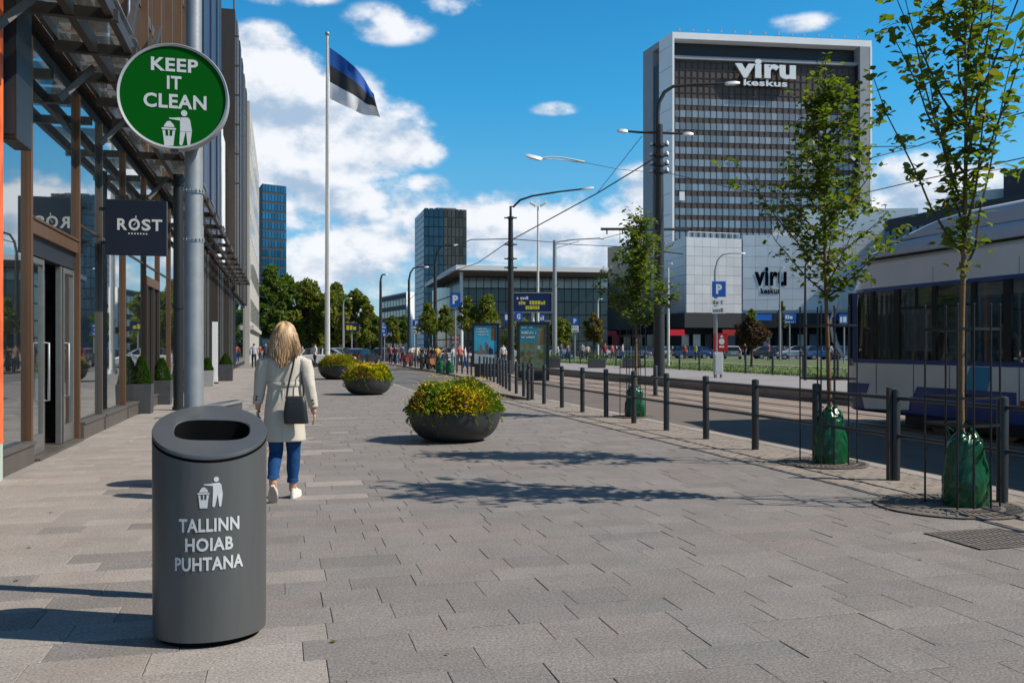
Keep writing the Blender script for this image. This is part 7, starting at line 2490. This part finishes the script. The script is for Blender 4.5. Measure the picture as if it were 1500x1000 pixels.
DK = M['trouser_dark']; JN = M['jean']; GR = M['bowl']
far_person(372, 62, R(4), (.34, .36, .40), DK, 'man in a grey T-shirt and black trousers walking by the far shop fronts', 0, 1.82)
far_person(388.5, 68, R(185), (.03, .035, .05), DK, 'man in a dark jacket walking towards the camera left of the woman', 0, 1.85)
far_person(398.5, 74, R(10), (.50, .16, .13), GR, 'person in a pinkish top partly behind the blonde woman', 0, 1.75)
far_person(461, 60, R(-60), (.62, .62, .62), DK, 'person in a white top and dark trousers right of the blonde woman', 0, 1.78)
far_person(381, 84, R(0), (.30, .06, .05), JN, 'small figure in red far down the pavement by the stone building', 0, 1.7)
far_person(443, 78, R(90), (.35, .3, .28), JN, 'person in beige crossing far behind the blonde woman', 0, 1.7)
crowd = [(572, 78, (.28, .07, .06), 'red jacket near the left end of the far railing'), (590, 74, (.04, .05, .08), 'navy coat beyond the railing at the curved lamp post'),
         (603, 70, (.5, .5, .5), 'pale shirt beside the small parking sign'), (617, 72, (.02, .02, .025), 'black coat just right of the small parking sign'),
         (628, 66, (.16, .10, .07), 'rust-coloured top by the small trees'), (641, 68, (.55, .36, .02), 'yellow vest under the row of small trees'),
         (652, 74, (.06, .08, .12), 'dark blue top between the small trees'), (681, 64, (.5, .5, .52), 'white shirt left of the blue poster panel'),
         (700, 76, (.1, .1, .1), 'dark grey jacket above the blue poster panel'), (737, 70, (.52, .5, .46), 'cream top between the poster panels'),
         (822, 90, (.05, .06, .10), 'navy top right of the dark poster panel'), (853, 92, (.55, .55, .56), 'white top beside the hall parking sign'),
         (897, 88, (.42, .04, .05), 'red shirt below the tan block'), (912, 90, (.45, .4, .36), 'beige top below the tan block'), (1003, 90, (.50, .07, .05), 'bright red top by the shop windows'),
         (1019, 88, (.5, .42, .05), 'yellow top left of the red board'), (1091, 86, (.03, .03, .04), 'black clothes behind the maroon tree on the lawn'), (1126, 84, (.5, .12, .2), 'pink top in front of the parked black saloon'), (1216, 80, (.6, .6, .6), 'white top behind the second tree'),
         (579, 70, (.08, .08, .09), 'charcoal jacket left of the curved lamp post'), (610, 66, (.5, .42, .3), 'tan shirt behind the small parking sign post'), (634, 64, (.03, .03, .04), 'black hoodie beside the rust-topped walker'),
         (664, 66, (.45, .45, .5), 'pale blue shirt by the orange notice'), (673, 70, (.40, .08, .06), 'brick red shirt right of the orange notice'), (817, 84, (.5, .5, .48), 'grey-white top at the tram wire pole'),
         (832, 86, (.10, .10, .12), 'dark top left of the hall parking sign'), (861, 84, (.40, .36, .30), 'sand-coloured top left of the maroon tree'), (886, 82, (.25, .04, .05), 'wine red top right of the maroon tree')]
rr = random.Random(9)
for i, (px, z, c, desc) in enumerate(crowd):
    far_person(px, z, rr.uniform(0, 6.28), c, [DK, JN, GR][i % 3], 'distant person in a ' + desc if not desc.startswith(('black clothes', 'rust')) else 'distant person in ' + ('a ' if desc.startswith('rust') else '') + desc, ZR if px < 800 else .1, rr.uniform(1.62, 1.84), seed=i)

for i, (dy, dx, c, lab, f_) in enumerate([(-2.55, -.75, (.04, .04, .05), 'dark-clothed passenger standing behind the second tram window', 1.4), (-3.5, -.2, (.35, .2, .16), 'passenger in a dusky top farther inside the tram', 2.8), (-5.05, -.7, (.30, .30, .34), 'passenger in a grey top at the tram doors by the nearest tree', -1.2), (-6.3, -.5, (.10, .14, .28), 'passenger in a blue top behind the right-hand tram windows', .6)]):
    q = far_person(750, 10, f_, c, DK, lab, ZR + .455, 1.66, seed=90 + i)
    q.location = (12.45 + dx, 16.35 + dy, ZR + .455); q['group'] = 'passengers inside the tram'

# ---- parked motor scooters beyond the railing, and low planters on the platform
def scooter(px, z, c, label):
    X, Y = at(px, z)
    t = thing('motor_scooter', label, 'scooter', (X, Y, 0.0), R(60), 'scooters parked beyond the far railing')
    for x in (-.55, .6):
        b = B(); b.tube([(x, -.05, .25), (x, .05, .25)], .25, 14); b.build('wheel', M['tyre'], t, smooth=40)
    b = B(); b.loft([[(-.7, -.14, .4), (-.7, .14, .4), (-.7, .1, .72), (-.7, -.1, .72)], [(-.1, -.17, .35), (-.1, .17, .35), (-.1, .13, .74), (-.1, -.13, .74)], [(.1, -.15, .3), (.1, .15, .3), (.1, .12, .42), (.1, -.12, .42)], [(.45, -.16, .3), (.45, .16, .3), (.4, .14, .95), (.4, -.14, .95)], [(.62, -.1, .5), (.62, .1, .5), (.5, .08, .98), (.5, -.08, .98)]])
    o = b.build('body', M['carpaint'], t, smooth=40); o.color = (*c, 1)
    b = B(); b.box(-.65, .0, -.12, .12, .74, .82); b.build('seat', M['tyre'], t, bevel=.03)
    b = B(); b.tube([(.42, -.32, 1.05), (.46, 0, 1.02), (.42, .32, 1.05)], .018, 8); b.tube([(.46, 0, .95), (.46, 0, 1.03)], .03, 8); b.build('handlebar', M['post_metal'], t, smooth=40)
    return t


for i, (px, z, c, d) in enumerate([(597, 66, (.18, .02, .02), 'red scooter at the curved lamp post'), (622, 60, (.03, .03, .035), 'black scooter by the small parking sign post'), (633, 58, (.30, .12, .05), 'orange scooter under the small trees'), (646, 56, (.02, .06, .04), 'dark green scooter below the row of small trees'), (658, 58, (.4, .4, .42), 'silver scooter near the orange notice')]):
    scooter(px, z, c, d)
for px, lab in ((874, 'dark trough planter on the platform below the maroon tree'), (925, 'dark trough planter on the platform behind the third tree guard'), (808, 'dark trough planter at the foot of the tram wire pole')):
    X, Y = at(px, 52)
    t = thing('trough_planter', lab, 'planter', (X, Y, .25), -TH)
    b = B(); b.box(-.5, .5, -.3, .3, 0, .55); b.build('trough', M['planter'], t, bevel=.02)
    rr = random.Random(int(px)); b = B()
    for i in range(260):
        p = Vector((rr.uniform(-.5, .5), rr.uniform(-.3, .3), .52 + abs(rr.gauss(0, .14)))); d = Vector((rr.uniform(-1, 1), rr.uniform(-1, 1), rr.uniform(-.2, 1))).normalized() * .09; s_ = d.cross(Vector((rr.uniform(-1, 1), rr.uniform(-1, 1), 1))).normalized() * .035
        b.add([p, p + d * .5 + s_, p + d, p + d * .5 - s_], [(0, 1, 2, 3)])
    b.build('foliage', M['leaf_box'], t, kind='stuff')

# ================================================================== TREES FARTHER OFF
def crown_tree(px, z, py_top, py_bot, wpx, label, seed, mats, n=2600, lobes=14, base=0.0, leaf=.34, trunk=.3, shape=1.0, name='tree', group='trees in the square'):
    X, Y = at(px, z)
    t = thing(name, label, 'tree', (X, Y, base), 0, group)
    k = z / FPX
    zt, zb = hh(py_top, z) - base, hh(py_bot, z) - base
    W_ = wpx * k / 2; H = zt - zb
    rr = random.Random(seed)
    b = B(); b.tube([(0, 0, 0), (.05 * W_, 0, zb * .6 + .2), (0, 0, zb + H * .35), (0, 0, zb + H * .8)], [trunk, trunk * .8, trunk * .55, trunk * .1], 10)
    b.build('trunk', M['bark_dark'], t, smooth=60)
    lb = []
    bl = B()
    for i in range(lobes):
        v = (i + .5) / lobes
        a = i * 2.4 + rr.uniform(-.5, .5)
        prof = math.sin(min(1, v * 1.0 + .08) * PI) ** .55 if shape == 1.0 else (1 - v) ** .7 * min(1, v * 5 + .35)
        q = W_ * prof * rr.uniform(.45, .92)
        c = Vector((q * math.cos(a), q * math.sin(a), zb + H * (.08 + .84 * v)))
        s_ = W_ * rr.uniform(.20, .44) * (1.0 if shape == 1.0 else 1.35 * (1 - v * .5))
        lb.append((c, s_))
        bl.tube([(0, 0, zb + H * v * .55), tuple(c * .6 + Vector((0, 0, (zb + H * v * .6) * .4))), tuple(c)], [trunk * .3, trunk * .2, .02], 5)
    bl.build('limb', M['bark_dark'], t, smooth=60)
    for mi, mt in enumerate(mats):
        b = B()
        for i in range(n // len(mats)):
            c, s_ = rr.choice(lb)
            d = Vector((rr.gauss(0, 1), rr.gauss(0, 1), rr.gauss(0, .9)))
            d.normalize()
            p = c + d * s_ * (rr.random() ** .45) * (1 + .35 * mnoise.noise(c * .3 + d * 1.7))
            L_ = leaf * rr.uniform(.5, 1.15)
            dd = (d * .6 + Vector((rr.uniform(-1, 1), rr.uniform(-1, 1), rr.uniform(-.8, .7)))).normalized(); sd = dd.cross(Vector((rr.uniform(-1, 1), rr.uniform(-1, 1), rr.uniform(-1, 1)))).normalized()
            u_ = sd.cross(dd) * L_ * .2
            b.add([p - dd * L_ * .5, p + sd * L_ * .33 + u_, p + dd * L_ * .5, p - sd * L_ * .33 + u_], [(0, 1, 2), (0, 2, 3)])
        b.build('crown' if mi == 0 else 'crown_second_leaves', M[mt], t, kind='stuff')  # second leaf colour, mixed at random through the crown
    return t


BG = ('leaf_big', 'leaf_big2'); BG2 = ('leaf_big2', 'leaf_big')
crown_tree(396, 118, 386, 505, 50, 'tall dark tree beside the blue glass tower and the shop row', 1, ('leaf_big',), 5200, 18, leaf=.8, trunk=.35)
crown_tree(418, 135, 400, 508, 56, 'dark green broad tree just right of the blue glass tower', 2, ('leaf_big',), 5000, 16, leaf=.85, trunk=.4)
crown_tree(452, 128, 413, 506, 70, 'broad olive tree left of the flagpole', 3, BG, 6000, 18, leaf=.8, trunk=.4)
crown_tree(492, 124, 414, 504, 62, 'broad olive tree directly behind the flagpole', 4, BG, 6000, 18, leaf=.78, trunk=.4)
crown_tree(521, 118, 426, 500, 58, 'olive tree with a ragged crown right of the flagpole', 5, BG2, 5200, 16, leaf=.72, trunk=.35)
crown_tree(541, 150, 455, 505, 34, 'lower light tree at the right end of the dark tree group', 6, BG2, 3000, 12, leaf=.8, trunk=.3)
crown_tree(470, 170, 440, 510, 60, 'dark tree far behind the flagpole trees', 7, ('leaf_big',), 3500, 14, leaf=1.0, trunk=.4)
crown_tree(575, 120, 463, 505, 28, 'small round tree by the dark straight pole', 8, BG, 1800, 10, leaf=.6, trunk=.2)
crown_tree(591, 125, 460, 503, 22, 'small dark tree left of the curved lamp post', 9, ('leaf_big',), 1600, 10, leaf=.6, trunk=.2)
crown_tree(455, 165, 468, 516, 120, 'long dark hedge closing the street end left of the flagpole', 41, ('leaf_big',), 3600, 16, leaf=1.1, trunk=.2, name='hedge')
crown_tree(530, 170, 474, 516, 90, 'long dark hedge closing the street end right of the flagpole', 42, ('leaf_big',), 3000, 14, leaf=1.1, trunk=.2, name='hedge')
YT = ('leaf_tree', 'leaf_yel')
crown_tree(627, 60, 442, 488, 42, 'small light green street tree left of the curved lamp post', 10, YT, 1700, 14, leaf=.24, trunk=.07, shape=2, name='small_tree')
crown_tree(653, 62, 446, 487, 36, 'small street tree between the lamp post and the large parking sign', 11, YT, 1400, 12, leaf=.24, trunk=.07, shape=2, name='small_tree')
crown_tree(685, 60, 432, 486, 42, 'pointed small street tree with yellowing leaves right of the large parking sign', 12, ('leaf_yel', 'leaf_tree'), 1800, 14, leaf=.24, trunk=.07, shape=2, name='small_tree')
crown_tree(715, 60, 431, 479, 46, 'bushy small street tree behind the left poster panel', 13, YT, 2000, 14, leaf=.25, trunk=.07, shape=2, name='small_tree')
crown_tree(870, 74, 459, 502, 32, 'maroon-leaved small tree on the lawn before the glass hall', 14, ('leaf_maroon', 'leaf_big2'), 1500, 14, base=.15, leaf=.30, trunk=.1, shape=1.0, name='small_tree')
crown_tree(1100.5, 58, 468, 506, 49, 'round maroon-leaved small tree on the lawn right of the red board', 15, ('leaf_maroon',), 1900, 14, base=.15, leaf=.25, trunk=.09, name='small_tree')
crown_tree(1101, 58.2, 452, 474, 24, 'green leafy top sapling standing behind the maroon lawn tree', 16, ('leaf_tree',), 600, 8, base=.15, leaf=.22, trunk=.05, shape=2, name='small_tree')
crown_tree(1145, 90, 438, 480, 18, 'thin sapling with reddish leaves below the wall letters', 17, ('leaf_maroon', 'leaf_tree'), 500, 8, base=.1, leaf=.3, trunk=.08, shape=2, name='small_tree')
crown_tree(765, 110, 470, 510, 60, 'low green bushes before the dark hall wall', 18, BG, 2200, 12, leaf=.5, trunk=.2, name='bush')
crown_tree(820, 112, 468, 512, 46, 'green tree in front of the hall windows', 19, BG, 2200, 12, leaf=.5, trunk=.2)
for tz, ty, s in ((T3, 0, 0),):
    pass
for px, lab, sd in ((645, 'green watering bag under the left small street tree', 31), (659, 'green watering bag at the post of the orange notice', 32)):
    X, Y = at(px, 50)
    water_bag((X, Y, ZR if False else 0.0), .5, .36, .72, lab, sd)

# a few fallen leaves and scraps on the slabs
rr = random.Random(44); b = B()
for i in range(46):
    if i < 26:
        x, y = rr.uniform(3.6, 6.9), rr.uniform(5.2, 13)
    else:
        x, y = rr.uniform(-2.9, 4.5), rr.uniform(4.2, 16)
    a = rr.uniform(0, 6.28); s_ = rr.uniform(.018, .042)
    rot = Matrix.Rotation(a, 3, 'Z') @ Matrix.Rotation(rr.uniform(-.3, .3), 3, 'X')
    b.add([Vector((x, y, .008)) + rot @ (Vector(v) * s_) for v in LEAFM.v], LEAFM.f)
o = b.build('fallen_leaves', M['leaf_yel'], kind='stuff'); tag(o, 'small yellowed leaves scattered over the paving slabs', 'leaves')
